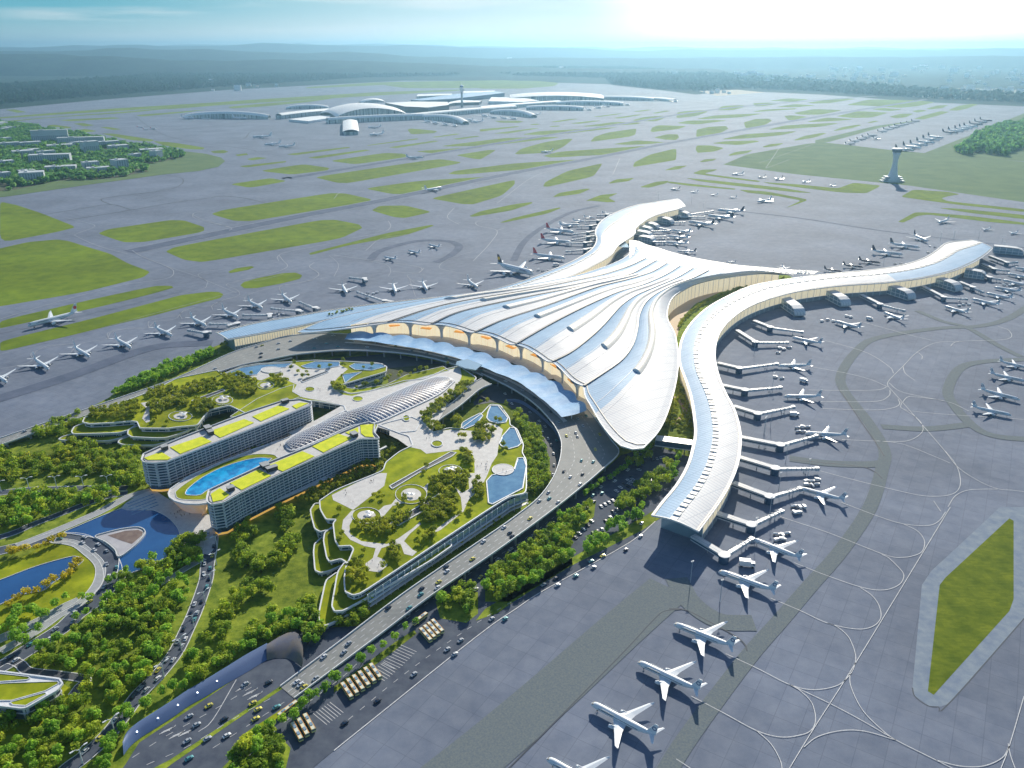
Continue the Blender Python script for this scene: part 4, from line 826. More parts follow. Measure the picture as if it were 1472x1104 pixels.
# south (right) garden building
sA = B(430,680,[(145,200),(150,260),(190,330),(262,330),(240,360),(255,480),(280,520),(362,515),(385,540),(360,600),(325,680),(318,770),(325,840),(380,865),(440,850),(1472,170)])+B(560,540,[(965,830),(965,600),(935,545),(945,490),(900,380),(850,350),(845,300),(780,210),(710,205),(650,270),(500,380),(420,370),(300,405),(220,320),(150,290)])+B(360,500,[(900,545),(1040,600),(1120,625),(1145,690),(1050,735),(955,810),(935,870),(600,1005),(490,1080)])
o = P(620, 740, 0); SG = empty('roof_garden_building', o, 0, 'right hand roof garden building with stepped white rimmed terraces beside the elevated road', 'building')
tA, qA = tier(SG, o, sA, PZ, 7.6, top='lawn', r=.2)
for pts, z, zb in ((B(430,680,[(150,215),(110,218),(80,262),(85,300),(110,395),(150,418),(240,392),(300,330),(220,250)]), 12, .3),
    (B(430,680,[(250,380),(230,385),(180,425),(172,480),(195,600),(215,628),(295,608),(345,640),(420,600),(400,450)]), 12.01, 6.5),
    (B(430,680,[(345,640),(320,635),(272,700),(230,940),(250,978),(310,975),(440,905),(930,620),(1100,500),(700,500)]), 12.02, 6.6),
    (B(430,680,[(190,450),(160,455),(108,505),(102,560),(112,690),(150,706),(210,695),(330,640),(350,500)]), 6, .3),
    (B(430,680,[(280,705),(260,708),(188,760),(137,1000),(145,1065),(185,1080),(300,1030),(500,900),(400,700)]), 6.01, .31)):
    tier(SG, o, pts, z, zb, r=.2)
# long glazed front towards the elevated road
fa, fb = PP(B(430,680,[(440,855),(1472,172)]), PZ), PP(B(560,540,[(965,832)]), PZ)
b = MB(); e = [P(*p, PZ)-o for p in B(430,680,[(470,842),(800,625),(1150,395),(1472,180)])+B(560,540,[(960,815)])]
for i in range(len(e)-1): b.beam((e[i].x+1.2, e[i].y-1.2, 9), (e[i+1].x+1.2, e[i+1].y-1.2, 9), .5, 7.3, 0)
b.build('long_window', M['glass_pale'], SG)
for dz, w_ in ((8, 2.2), (4, 3.5)):
    b = MB()
    for i in range(len(e)-1): b.beam((e[i].x+2.5, e[i].y-2.5, dz), (e[i+1].x+2.5, e[i+1].y-2.5, dz), w_, .9)
    b.build('balcony', M['white'], SG)
b = MB(); q = resample(e, 26)
for p in q: b.box((p.x+2.0, p.y-2.0, 8.5), (.8, .8, 17))
b.build('facade_column', M['white'], SG)
def flat(root, o, pts, z, m, name, curve=True, rim=None, n=3):
    q = cr(zp(o, pts, z), n, True) if curve else zp(o, pts, z)
    b = MB(); b.poly(q); t = b.build(name, M[m] if isinstance(m, str) else m, root)
    if rim: b = MB(); b.wallring(q, z-.2, z+rim[0], rim[1]); b.build('pond_rim' if 'pond' in name else 'edging', M['white'], t)
    return t
# paved plaza surfaces
flat(SG, o, B(560,540,[(150,300),(220,330),(290,400),(430,380),(500,385),(600,390),(690,330),(760,350),(800,380),(770,480),(760,560),(720,620),(690,700),(640,800),(560,870),(540,850),(600,740),(600,640),(590,560),(560,540),(480,520),(430,530),(260,550),(220,520),(130,500),(60,450),(0,420),(0,300)]), PZ+.12, 'plaza', 'plaza_floor', False)
flat(SG, o, B(430,680,[(570,0),(460,40),(230,155),(240,190),(380,260),(420,230),(600,90),(620,0)]), PZ+.13, 'plaza', 'ramp_floor', False)
for pts in (B(430,680,[(300,400),(310,330),(370,265),(470,250),(560,265),(600,230),(650,220),(690,170),(720,110),(800,90),(880,100),(910,70),(905,130),(870,180),(790,210),(720,215),(660,230),(600,300),(560,330),(380,320),(355,370),(360,430),(440,480),(560,495),(620,500),(700,460),(800,390),(850,345),(860,360),(780,430),(740,480),(800,540),(830,555),(800,585),(740,570),(720,510),(640,510),(580,530),(550,590),(600,610),(625,650),(570,700),(490,690),(465,640),(520,600),(540,530),(460,515),(360,470)]),
            B(430,680,[(1190,0),(1240,0),(1280,20),(1230,130),(1190,200),(1160,270),(1000,400),(960,420),(960,400),(1150,260),(1140,170),(1100,100),(1150,140),(1200,110)])):
    flat(SG, o, pts, PZ+.15, 'plaza', 'garden_path', False)
for c, rx, ry, in_ in (((475,300),60,28,1), ((790,150),66,34,1)):
    cx, cy = B(430,680,[c])[0]; el = lambda r: [(cx+math.cos(a)*rx*r/KB*1.35, cy+math.sin(a)*ry*r/KB*1.6) for a in [2*math.pi*i/20 for i in range(20)]]
    flat(SG, o, el(1.25), PZ+.3, 'lawn', 'lawn_ring', False, (.5, .6)); flat(SG, o, el(.8), PZ+.5, 'plaza', 'round_terrace', False)
for c, rx, ry in (((420,672),85,40),((560,900),70,30)):
    pass
cx, cy = B(560,540,[(430,672)])[0]; flat(SG, o, [(cx+math.cos(a)*17, cy+math.sin(a)*8.5) for a in [2*math.pi*i/20 for i in range(20)]], PZ+.3, 'lawn', 'lawn_ring', False, (.5, .6)); flat(SG, o, [(cx+math.cos(a)*11, cy+math.sin(a)*5.5) for a in [2*math.pi*i/20 for i in range(20)]], PZ+.5, 'plaza', 'round_terrace', False)
cx, cy = B(560,540,[(335,480)])[0]; flat(SG, o, [(cx+math.cos(a)*8, cy+math.sin(a)*4.5) for a in [2*math.pi*i/16 for i in range(16)]], PZ+.6, 'lawn', 'planter', False, (.6, 1.2))
cx, cy = B(560,540,[(118,300)])[0]; flat(SG, o, [(cx+math.cos(a)*5.5, cy+math.sin(a)*4.5) for a in [2*math.pi*i/7 for i in range(7)]], PZ+.6, 'lawn', 'planter', False, (.6, 1.2))
for pts in (B(560,540,[(512,335),(560,305),(640,265),(658,285),(610,345),(530,378),(505,368)]), B(560,540,[(712,215),(765,212),(835,300),(820,330),(760,338),(705,322),(685,298),(695,255)]), B(560,540,[(850,368),(885,372),(930,478),(905,500),(840,518),(790,498),(775,478),(795,430)]),
            B(560,540,[(905,582),(945,580),(965,640),(940,795),(725,908),(698,898),(684,745),(720,705),(880,660)])):
    flat(SG, o, pts, PZ+.35, 'pond', 'roof_pond', False, (.75, 1.3))
cx, cy = B(560,540,[(800,662)])[0]; flat(SG, o, [(cx+math.cos(a)*15.5, cy+math.sin(a)*8) for a in [2*math.pi*i/24 for i in range(24)]], PZ+.9, 'plaza', 'round_terrace', False, (.2, .8))
for pts in (B(560,540,[(0,780),(430,540),(470,545),(440,570),(200,690),(20,800)]), B(430,680,[(640,360),(990,148),(1040,160),(1030,180),(700,370)])):
    flat(SG, o, pts, PZ+.2, 'dark', 'light_slot', False, (.8, 1.2))
# north (left) garden building
nA = B(80,520,[(190,428),(205,395),(270,372),(500,275),(700,200),(850,120),(1140,60)])+B(280,400,[(190,680),(330,625),(450,605),(700,590),(850,580),(1000,585),(1300,600),(1355,625),(1350,660),(1060,745),(980,775),(1100,815),(1240,795),(1472,725)])+[(610,545),(641,531),(660,526.5),(686,544),(658,567),(621,581),(605,605),(598,620)]+B(360,500,[(1040,600),(900,545),(860,640),(720,640)])+[(448.8,640),(440,632),(497,590)]+B(360,500,[(660,410),(480,380),(440,375),(290,372),(220,385),(60,440),(0,480)])+[(330,583),(300,590)]+B(80,520,[(1000,450),(860,462),(790,472),(595,470),(575,425),(540,420),(400,432),(240,440)])
o2 = P(380, 590, 0); NG = empty('roof_garden_building', o2, 0, 'left hand roof garden building stretching from the highway to the central plaza', 'building')
tier(NG, o2, nA, PZ-.05, 7.7, r=.12)
for pts, z, zb in ((B(80,520,[(210,430),(130,462),(112,495),(125,512),(300,508),(450,502),(518,482),(600,420),(400,400)]), 12, 6.4), (B(80,520,[(545,465),(512,485),(508,512),(535,532),(700,540),(780,538),(860,515),(1010,455),(900,420),(640,440)]), 12.01, 6.4),
    (B(80,520,[(140,505),(50,530),(20,548),(60,556),(250,562),(370,560),(460,540),(520,510),(400,470)]), 6, .3), (B(80,520,[(525,525),(450,555),(440,572),(470,586),(600,592),(700,590),(850,548),(1020,480),(800,470)]), 6.01, .3)):
    tier(NG, o2, pts, z, zb, r=.2)
tier(NG, o2, B(280,400,[(1040,760),(1340,632),(1355,655),(1330,690),(1070,800),(1030,790)]), 11.5, .3, top='plaza', wallm='glass_pale', r=.2)
flat(NG, o2, B(280,400,[(330,700),(470,640),(600,640),(700,600),(760,640),(820,640),(1000,600),(1080,640),(1010,700),(960,760),(1040,820),(1110,830),(1220,800),(1472,740),(1472,780),(1240,880),(1100,940),(1080,900),(870,860),(760,840),(690,800),(720,750),(560,680),(470,720)]), PZ+.12, 'plaza', 'plaza_floor', False)
flat(NG, o2, B(360,500,[(270,600),(460,510),(640,410),(900,310),(1240,180),(1420,150),(1480,130),(1490,200),(1450,300),(1300,560),(1230,700),(1160,690),(1100,620),(900,560),(880,520),(740,530),(460,600),(300,620)]), PZ+.16, 'plaza', 'plaza_floor', False)
flat(NG, o2, B(280,400,[(700,750),(690,800),(750,835),(560,900),(280,980),(250,975),(440,850),(600,780)]), PZ+.2, 'lawn', 'sloping_lawn', False, (.4, .8))
flat(NG, o2, B(360,500,[(570,290),(660,280),(760,290),(960,260),(1100,190),(1360,130),(1400,160),(1240,200),(1000,270),(780,320),(700,325)]), PZ+.2, 'lawn', 'lawn_bank', False, (.4, .8))
for pts in (B(280,400,[(200,680),(330,632),(460,610),(690,598),(640,630),(480,635),(440,680),(300,690)]), B(280,400,[(750,620),(850,588),(1020,590),(1020,620),(900,640),(790,635)]), B(280,400,[(1090,620),(1130,600),(1320,603),(1345,625),(1250,650),(1130,645)]), B(280,400,[(1040,680),(1180,660),(1110,700),(1060,740)])):
    flat(NG, o2, pts, PZ+.35, 'pond', 'roof_pond', False, (.6, 1.0))
cx, cy = B(280,400,[(540,645)])[0]; flat(NG, o2, [(cx+math.cos(a)*15, cy+math.sin(a)*4.5) for a in [2*math.pi*i/24 for i in range(24)]], PZ+.9, 'plaza', 'round_terrace', False, (.3, .8))
for c, r1 in (((195,860),1), ((500,755),.8), ((812,782),.45), ((1150,850),.5)):
    cx, cy = B(280,400,[c])[0]; flat(NG, o2, [(cx+math.cos(a)*15*r1, cy+math.sin(a)*7*r1) for a in [2*math.pi*i/20 for i in range(20)]], PZ+.3, 'lawn', 'lawn_ring', False, (.5, .6))
    if r1 > .6: flat(NG, o2, [(cx+math.cos(a)*10*r1, cy+math.sin(a)*4.5*r1) for a in [2*math.pi*i/20 for i in range(20)]], PZ+.5, 'plaza', 'round_terrace', False)
cx, cy = B(80,520,[(880,385)])[0]; flat(NG, o2, [(cx+math.cos(a)*17, cy+math.sin(a)*7) for a in [2*math.pi*i/20 for i in range(20)]], PZ+.3, 'lawn', 'lawn_ring', False, (.5, .6)); flat(NG, o2, [(cx+math.cos(a)*10, cy+math.sin(a)*4.2) for a in [2*math.pi*i/20 for i in range(20)]], PZ+.5, 'plaza', 'round_terrace', False)
flat(NG, o2, B(80,520,[(600,290),(660,280),(700,300),(660,340),(665,420),(640,430),(610,400),(640,330)]), PZ+.15, 'plaza', 'garden_path', False)
flat(NG, o2, B(80,520,[(660,290),(850,220),(1100,110),(1110,125),(860,240),(700,300)]), PZ+.17, 'plaza', 'garden_path', False)
flat(NG, o2, B(80,520,[(960,275),(1180,195),(1195,205),(980,290)]), PZ+.3, 'dark', 'light_slot', False, (.8, 1.0))
flat(NG, o2, B(280,400,[(750,720),(930,655),(945,662),(760,735)]), PZ+.3, 'dark', 'light_slot', False, (.8, 1.0))
# strip of plaza and pool deck between the hotels
o3 = P(330, 690, 0); PD = empty('pool_deck', o3, 0, 'raised pool deck with rounded white nose between the two hotels', 'pool deck')
deckp = B(190,620,[(255,440),(268,410),(400,318),(600,228),(850,130),(1075,55),(1290,-40)])+[(497,590),(530,606),(517,611),(449,641),(384,667),(333,690),(303,705)]+B(190,620,[(540,440),(535,505),(470,515),(370,512),(300,492),(262,465)])
tier(PD, o3, deckp, PZ-.03, None, top='plaza', r=.12); q = cr(zp(o3, deckp, PZ), 1, True)
b = MB(); q = rounded(zp(o3, deckp, PZ), .12, 3); q = q if area2(q) > 0 else q[::-1]; qi = inset(q, 9); n = len(q)
b.add([(p.x, p.y, PZ-1.5) for p in q]+[(p.x, p.y, .6) for p in qi], [(n+i, n+(i+1) % n, (i+1) % n, i) for i in range(n)]); b.build('curved_soffit', mat('glow_tinted_cladding', (.62, .66, .74), .5, col2=(.80, .50, .20), nscale=.03, emit=(1, .5, .12), es=.10), PD, True)  # warm uplighting put into the soffit as orange colour and faint glow
flat(PD, o3, B(190,620,[(308,445),(325,408),(500,290),(700,200),(850,163),(980,163),(1020,182),(1000,210),(700,360),(560,420),(520,478),(400,484),(325,474)]), PZ+.1, 'lawn', 'lawn_ring', True, (.4, .6))
flat(PD, o3, B(190,620,[(375,438),(400,398),(500,322),(640,252),(800,202),(900,186),(955,190),(970,205),(700,340),(540,410),(480,448),(400,450)]), PZ+.25, 'pool', 'swimming_pool', True, (.3, .8))
# lattice canopy
o4 = P(520, 610, 0); LC = empty('lattice_canopy', o4, 0, 'long leaf shaped white lattice canopy on the central plaza', 'canopy')
la = [P(x, y, PZ+.4) for x, y in B(360,500,[(245,680),(300,625),(440,560),(640,480),(860,390),(1080,290),(1280,215),(1380,210),(1432,230)])]
lb_ = [P(x, y, PZ+.4) for x, y in B(360,500,[(245,685),(270,720),(330,720),(540,630),(740,545),(890,530),(1100,440),(1330,330),(1440,238)])]
nn = 48; la = resample(cr(la, 6), nn); lb_ = resample(cr(lb_, 6), nn); NVv = 9; rows = []
for i in range(nn):
    u = i/(nn-1); h = 10*math.sin(math.pi*u)**.45; rows.append([la[i].lerp(lb_[i], j/NVv)-o4+Vector((0, 0, h*math.sin(math.pi*j/NVv)**.8)) for j in range(NVv+1)])
b = MB(); b.grid(rows); b.build('glass_shell', mat('bronze_glass', (.40, .30, .27), .4, metal=0, col2=(.26, .34, .50), nscale=.02), LC, True)
b = MB(); up = Vector((0, 0, .35))
for i in range(0, nn-2, 1):
    for j in range(0, NVv):
        b.beam(rows[i][j]+up, rows[min(nn-1, i+1)][j+1]+up, .55, .5)
        b.beam(rows[min(nn-1, i+1)][j]+up, rows[i][j+1]+up, .55, .5)
b.build('lattice', M['white'], LC)
b = MB(); lp = [r[0] for r in rows]+[r[-1] for r in rows[::-1]]
for i in range(len(lp)): b.beam(lp[i], lp[(i+1) % len(lp)], 2.2, 1.4)
b.build('canopy_rim', M['white'], LC)
# hotels ------------------------------------------------------------------------
def hotel(label, outline, panels, boxes, h=40, zb=18, lowz=0):
    o = P(*outline[0], 0); root = empty('hotel', o, 0, label, 'hotel'); q = rounded(zp(o, outline, h), .12, 3)
    if area2(q) < 0: q = q[::-1]
    b = MB(); b.prism(q, h-1.2, h, 0, 1); rf = b.build('roof', [M['white'], M['plaza']], root)
    b = MB(); b.wallring(q, h-.6, h+1.2, 1.0); b.build('parapet', M['white'], rf)
    b = MB(); b.wallring(inset(q, 2.2), h+.0, h+.7, .5); b.build('dark_trim', M['gutter'], rf)
    for p_ in panels:
        r = zp(o, p_, h); b = MB(); b.prism(r, h, h+.7); b.build('green_roof', M['roofgrass'], rf)
    for (x, y, w_, d_) in boxes:
        p = P(x, y, h)-o; b = MB(); b.box((p.x, p.y, h+2.6), (w_, d_, 4.4), 0, .68); b.box((p.x, p.y, h+4.9), (w_+1, d_+1, .2), 1, .68); b.build('stair_house', [M['dark'], M['concrete']], rf)
    core = inset(q, 2.4); n = len(core); b = MB(); b.add([(p.x, p.y, lowz+4) for p in core]+[(p.x, p.y, h-1.2) for p in core], [(i, (i+1) % n, n+(i+1) % n, n+i) for i in range(n)]); b.build('window_wall', M['hotel_win'], root)
    z = h-4.2; k = 0
    while z > 8:
        b = MB(); b.wallring(inset(q, .6), z-.2, z+.55, 1.3); b.build('balcony', M['white_m'], root); z -= 3.5; k += 1
    b = MB()
    for i in range(n):
        L_ = (core[(i+1) % n]-core[i]).length; kk = max(1, int(L_/5.2))
        for j in range(kk):
            if (i*7+j) % 12 == 5: continue
            p = core[i].lerp(core[(i+1) % n], j/kk); c = p; b.box((c.x, c.y, (h+8)/2), (.6, .9, h-9), 0, 0)
    b.build('facade_fins', M['white_m'], root)
    b = MB(); lw_ = inset(q, 3.6); b.prism(lw_, .3, 8.2); b.build('podium', M['white_m'], root)
    b = MB(); n = len(lw_); lo_ = inset(q, 3.2); b.add([(p.x, p.y, 1.0) for p in lo_]+[(p.x, p.y, 4.4) for p in lo_], [(i, (i+1) % n, n+(i+1) % n, n+i) for i in range(n)]); b.build('glow_base', mat('added_glow_wall', (.7, .4, .12), .5, emit=(1, .58, .12), es=.45), root)  # glowing wall added for the warm light round the hotel foot
    return root
hw = mat('hotel_glazing', (.09, .14, .21), .15, metal=.2, col2=(.20, .28, .38), nscale=.3); M['hotel_win'] = add_brick(hw, ((1, 1, 1), (.5, .55, .6), (.3, .3, .3)), .25, .02)
hN = hotel('left hotel slab with yellow green roof panels behind the pool', [(203,661),(206,653),(230,642),(259,630),(361,591),(404,577),(432,574),(448,578),(448,582),(380,610),(263,655),(240,664),(222,666),(207,665)],
    [B(80,520,[(625,680),(745,638),(812,680),(790,693),(650,695)]), B(80,520,[(808,605),(1030,530),(1100,565),(880,652)]), B(80,520,[(1088,492),(1330,407),(1398,432),(1162,538)]), [(363,599),(401,583),(416,588),(375,606)], [(420,584),(431,579),(443,580),(426,588)]],
    [(237,646,7,6),(299,618,7,10),(303,624,6,8),(410,579,9,6)])
hS = hotel('right hotel slab with yellow green roof panels in front of the pool', [(297,716),(300,705),(333,689.5),(384,666),(449,640),(490,622),(518,610),(531,607),(539,610),(538,622),(546,631),(517,631.5),(490,643),(404,681.5),(345,710),(322,723),(304,726),(298,722)],
    [B(190,620,[(555,445),(618,403),(685,450),(640,485),(570,500)]), B(190,620,[(690,368),(890,272),(980,315),(772,416)]), B(190,620,[(968,240),(1200,143),(1285,178),(1062,286)]), B(360,500,[(437,698),(620,608),(712,640),(515,740)]), B(360,500,[(670,600),(760,562),(762,598),(718,620)]), B(360,500,[(775,548),(870,540),(860,600),(870,632),(810,628),(780,605)])],
    [(332,705,7,6),(381,672,8,10),(391,676,12,6),(509,627,7,9)])
# skirt of the right hotel: long white podium band
b = MB(); e = [P(x, y, 9) for x, y in B(190,620,[(590,660),(750,610),(1000,500),(1300,375),(1472,300)])+B(360,500,[(300,1010),(700,830),(960,700)])]; oo = hS.location.copy()
for i in range(len(e)-1): b.beam(e[i]-oo, e[i+1]-oo, 3, 1.6)
b.build('podium_terrace', M['white'], hS)
# visitor building bottom left
o5 = P(0, 1005, 0); VB = empty('low_building', o5, 0, 'low white building with triangular lawn roof in the bottom left woods', 'building')
tier(VB, o5, B(0,879,[(-250,380),(0,425),(420,478),(442,510),(400,560),(185,682),(150,686),(0,668),(-250,640)]), 14, .3, top='white', rim=True, r=.08, wallm='hotel_win')
for pts in (B(0,879,[(-80,430),(200,460),(212,472),(190,482),(-80,500)]), B(0,879,[(-80,515),(60,505),(405,494),(415,508),(320,560),(80,628),(-80,628)]), B(0,879,[(72,640),(320,572),(328,584),(180,664),(90,658)])):
    flat(VB, o5, pts, 14.3, 'lawn', 'roof_lawn', False, (.4, .5))
# ---------------------------------------------------------------- the older terminal far behind
o6 = P(650, 175, 0); FT = empty('old_terminal', o6, 0, 'older silver terminal complex with arched piers beyond the runways', 'terminal')
M['far_roof'] = mat('pale_metal_roof', (.80, .82, .82), .6, spec=.2, col2=(.86, .87, .86), nscale=.02)
M['far_glass'] = add_brick(mat('pier_glazing', (.45, .50, .50), .4, col2=(.75, .74, .66), nscale=.03), ((1, 1, 1), (.75, .8, .85), (.25, .3, .35)), .05, .08)
def arch(name, a, c, w, h, bow=.4, curve=0, n=24, roof='far_roof', zb=0, parent=None):
    A_, C_ = P(*a)-o6, P(*c)-o6; d = C_-A_; L_ = d.length; t = d.normalized(); q = Vector((-t.y, t.x, 0)); root = empty(name, (0, 0, 0)); root.parent = parent or FT
    rows = []; wl_ = []; wr_ = []
    for i in range(n):
        u = i/(n-1); m = A_+d*u+q*(curve*math.sin(math.pi*u)); hh = h*((1-bow)+bow*math.sin(math.pi*u)**.7); r = []
        for j in range(9):
            s = (j/8-.5)*2; r.append(m+q*(s*w/2)+Vector((0, 0, zb+hh-(s*s)*h*.30)))
        rows.append(r); e = .88; wl_.append(m-q*w/2*e); wr_.append(m+q*w/2*e)
    b = MB(); b.grid(rows); b.grid([[p-Vector((0, 0, 2.5)) for p in r] for r in rows], 0)
    for e in ([r[0] for r in rows], [r[-1] for r in rows], rows[0], rows[-1]): b.grid([list(e), [p-Vector((0, 0, 2.5)) for p in e]])
    b.build('pier_roof', M[roof], root, False)
    for wv, k in ((wl_, 0), (wr_, -1)):
        b = MB(); b.grid([[Vector((p.x, p.y, 0)) for p in wv], [Vector((p.x, p.y, rows[i][k].z-2+h*.06)) for i, p in enumerate(wv)]]); g = b.build('glass_wall', M['far_glass'], root)
        b = MB()
        for i in range(0, n): p = wv[i]; hh = rows[i][k].z-1; b.box((p.x, p.y, hh/2), (3, 3, hh), 0)
        b.build('fin', M['white'], g)
    for i in (0, n-1):
        b = MB(); b.beam(Vector((wl_[i].x, wl_[i].y, 0)), Vector((wr_[i].x, wr_[i].y, 0)), 1.5, rows[i][0].z-3); b.build('end_wall', M['far_glass'], root)
    return root
b4 = lambda x, y: B(440,110,[(x, y)])[0]; b2 = lambda x, y: B(240,110,[(x, y)])[0]; b6 = lambda x, y: B(690,110,[(x, y)])[0]
arch('pier', b2(135, 295), b2(725, 300), 60, 52, .45, 25)
arch('pier', b2(790, 300), b2(1150, 262), 60, 44, .1)
arch('pier', b2(840, 230), b2(1140, 225), 60, 38, .5)
arch('central_hall', b4(150, 292), b4(640, 268), 330, 92, .55, 40, roof='far_roof')
arch('pier', b4(380, 190), b4(540, 180), 60, 40, .6)
arch('connector', b4(150, 332), b4(860, 300), 46, 44, .1)
arch('connector', b4(720, 302), b4(1472, 235), 46, 42, .1)
arch('stub_pier', b4(312, 335), b4(318, 412), 95, 34, .1, roof='far_roof')
arch('pier', b4(800, 300), b4(1125, 340), 62, 44, .45, 60)
arch('pier', b6(90, 262), b6(380, 292), 62, 44, .45, 40)
arch('pier', b6(330, 235), b6(730, 240), 70, 40, .25, 25)
arch('connector', b6(0, 240), b6(560, 195), 46, 36, .1)
arch('pier', b6(540, 200), b6(1010, 205), 70, 40, .3, 20)
arch('central_hall', b6(210, 165), b6(860, 165), 400, 70, .35, 30)
arch('pier', b6(850, 160), b6(1230, 172), 80, 40, .3, -30)
arch('pier', b6(1200, 165), b6(1370, 178), 70, 30, .2)
def slab(name, pts, h, m, mt, parent=FT):
    q = [p-o6 for p in PP(pts, 0)]; b = MB(); b.prism(q, 0, h, 0, 1); return b.build(name, [M[m], M[mt]], parent)
slab('dark_hall', B(440,110,[(560,222),(700,250),(860,258),(1010,238),(1000,215),(760,212)]), 42, 'dark', 'far_roof')
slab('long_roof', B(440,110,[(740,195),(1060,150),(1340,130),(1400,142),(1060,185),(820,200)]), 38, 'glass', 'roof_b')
slab('car_park', B(440,110,[(780,170),(1020,160),(1030,150),(790,155)]), 40, 'far_glass', 'far_roof')
slab('car_park', B(440,110,[(1110,140),(1330,130),(1330,122),(1110,128)]), 34, 'far_glass', 'far_roof')
slab('apron_hall', B(240,110,[(860,318),(1000,300),(1180,285),(1130,312),(1000,332)]), 16, 'white_m', 'far_roof')
slab('low_block', B(440,110,[(1000,215),(1050,205),(1220,200),(1240,190),(1080,185),(1010,200)]), 24, 'dark', 'far_roof')
slab('low_block', B(690,110,[(60,195),(300,200),(420,190),(300,170),(80,165)]), 26, 'white_m', 'far_roof')
# control towers -----------------------------------------------------------------
def lathe(b, prof, c=(0, 0), n=16, m=0, sx=1, sy=1):
    rings = [[(c[0]+math.cos(2*math.pi*i/n)*r*sx, c[1]+math.sin(2*math.pi*i/n)*r*sy, z) for i in range(n)] for r, z in prof]
    b.ring(rings, m, cap=True)
ot = P(*b4(1100, 218), 0); CT = empty('control_tower', ot, 0, 'slim grey control tower with round flared head behind the old terminal', 'control tower')
b = MB(); lathe(b, [(16, 0), (12, 60), (11, 130), (12, 150)]); b.build('shaft', M['concrete'], CT, True); b = MB(); lathe(b, [(12, 150), (26, 168), (28, 180), (18, 182), (16, 192)]); b.build('head', M['white_m'], CT, True); b = MB(); lathe(b, [(19, 192), (24, 206)]); b.build('cab_glass', M['glass'], CT); b = MB(); lathe(b, [(25, 206), (14, 212), (2, 214), (1, 235)]); b.build('cab_roof', M['far_roof'], CT); CT.scale = (.75, .75, .85)
ot = P(1282, 261, 0); CT = empty('control_tower', ot, 0, 'pale waisted control tower with winged base on the green at the right', 'control tower')
b = MB(); lathe(b, [(30, 0), (26, 14), (17, 32), (10.5, 62), (9.5, 90), (12.5, 112), (17, 128)], n=24, sx=1.0, sy=.9); b.build('shaft', M['white'], CT, True)
b = MB(); lathe(b, [(17, 128), (20, 140)], n=24); b.build('cab_glass', M['glass'], CT); b = MB(); lathe(b, [(22, 140), (20, 144), (1, 146)], n=24); b.build('cab_roof', M['white'], CT)
for k in (-1, 1):
    for z in (4, 13, 22):
        b = MB(); b.box((k*(28-z*.3), 0, z), (40-z*.8, 34, 3)); b.box((k*(28-z*.3), 0, z-3), (34-z*.8, 28, 4), 1); b.build('base_wing', [M['white'], M['glass']], CT)
for k in (-1, 1):
    b = MB(); b.beam((k*9, -30, 0), (k*5, -12, 70), 2, 4); b.build('rib', M['white'], CT)
CT.scale = (.95, .95, .86)
# ---------------------------------------------------------------- town on the left
TW = B(0,140,[(0,178),(200,200),(420,240),(700,285),(860,325),(1170,370),(1300,400),(1290,425),(1050,470),(1040,525),(780,575),(400,590),(120,650),(-60,670),(-900,900),(-1400,300)])
sheet('town_green', PP(B(0,140,[(-60,172),(100,180),(440,240),(900,330),(1300,380),(1450,398),(1560,425),(1588,450),(1540,490),(1400,520),(1150,545),(600,620),(50,700),(-300,740),(-1400,1000),(-1500,300)])), M['pale_grass'], .6)
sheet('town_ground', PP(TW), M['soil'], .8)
M['town'] = mat('town_render', (.52, .58, .64), .8, col2=(.48, .53, .57), nscale=.02); M['town_roof'] = mat('town_roof', (.50, .55, .58), .8, col2=(.40, .45, .50), nscale=.05)
bl = [(230,330,490,60),(410,350,740,40),(600,410,710,60),(210,480,500,45),(100,430,250,30),(280,430,400,30),(0,375,150,32),(150,368,300,30),(340,380,520,25),(0,330,90,25),(600,520,710,38),(620,545,780,28),(830,520,915,48),(940,450,1005,30),(1110,450,1155,45),(700,360,850,28),(320,540,540,30),(145,610,320,48),(0,590,90,35),(0,500,110,30),(780,385,915,26),(1000,412,1160,26),(520,360,600,26),(200,405,290,22),(0,215,60,22),(60,240,160,18),(0,255,90,20),(240,275,390,18),(330,470,430,26),(150,560,260,25),]
for k, (x0, yb, x1, hp) in enumerate(bl):
    a = P(*B(0,140,[(x0, yb)])[0], 0); c = P(*B(0,140,[(x1, yb-10)])[0], 0); s = .924*(140+yb/KB-68)/480; h = hp/KB/s*1.5; d = c-a; w_ = d.length; dp = 26+(k*7) % 30
    wd = ('long', 'short', 'tall', 'low')[(0 if w_ > 180 else 1)] if h < 50 else 'tall'
    root = empty('town_building', a, math.atan2(d.y, d.x), None, 'building', 'blocks in the wooded town')
    root['label'] = 'pale %s flat roofed block, %s from the left in the wooded town' % (wd, ORD[sum(1 for q in bl if q[0] < x0)])
    b = MB(); b.box((w_/2, dp/2, h/2), (w_, dp, h)); b.build('wall', M['town'], root)
    b = MB(); b.box((w_/2, dp/2, h+.6), (w_+1.5, dp+1.5, 1.2)); b.box((w_*.3, dp/2, h+3), (w_*.12, dp*.4, 3.6)); rf = b.build('roof', M['town_roof'], root)
    for i in range(int(min(8, h//5))):
        b = MB(); z = 3+i*5
        nw = max(2, int(w_/9))
        for j in range(nw): b.box((w_*(j+.5)/nw, -.06, z), (5.2, .3, 2.2))
        b.build('window_band', M['glass'], root)
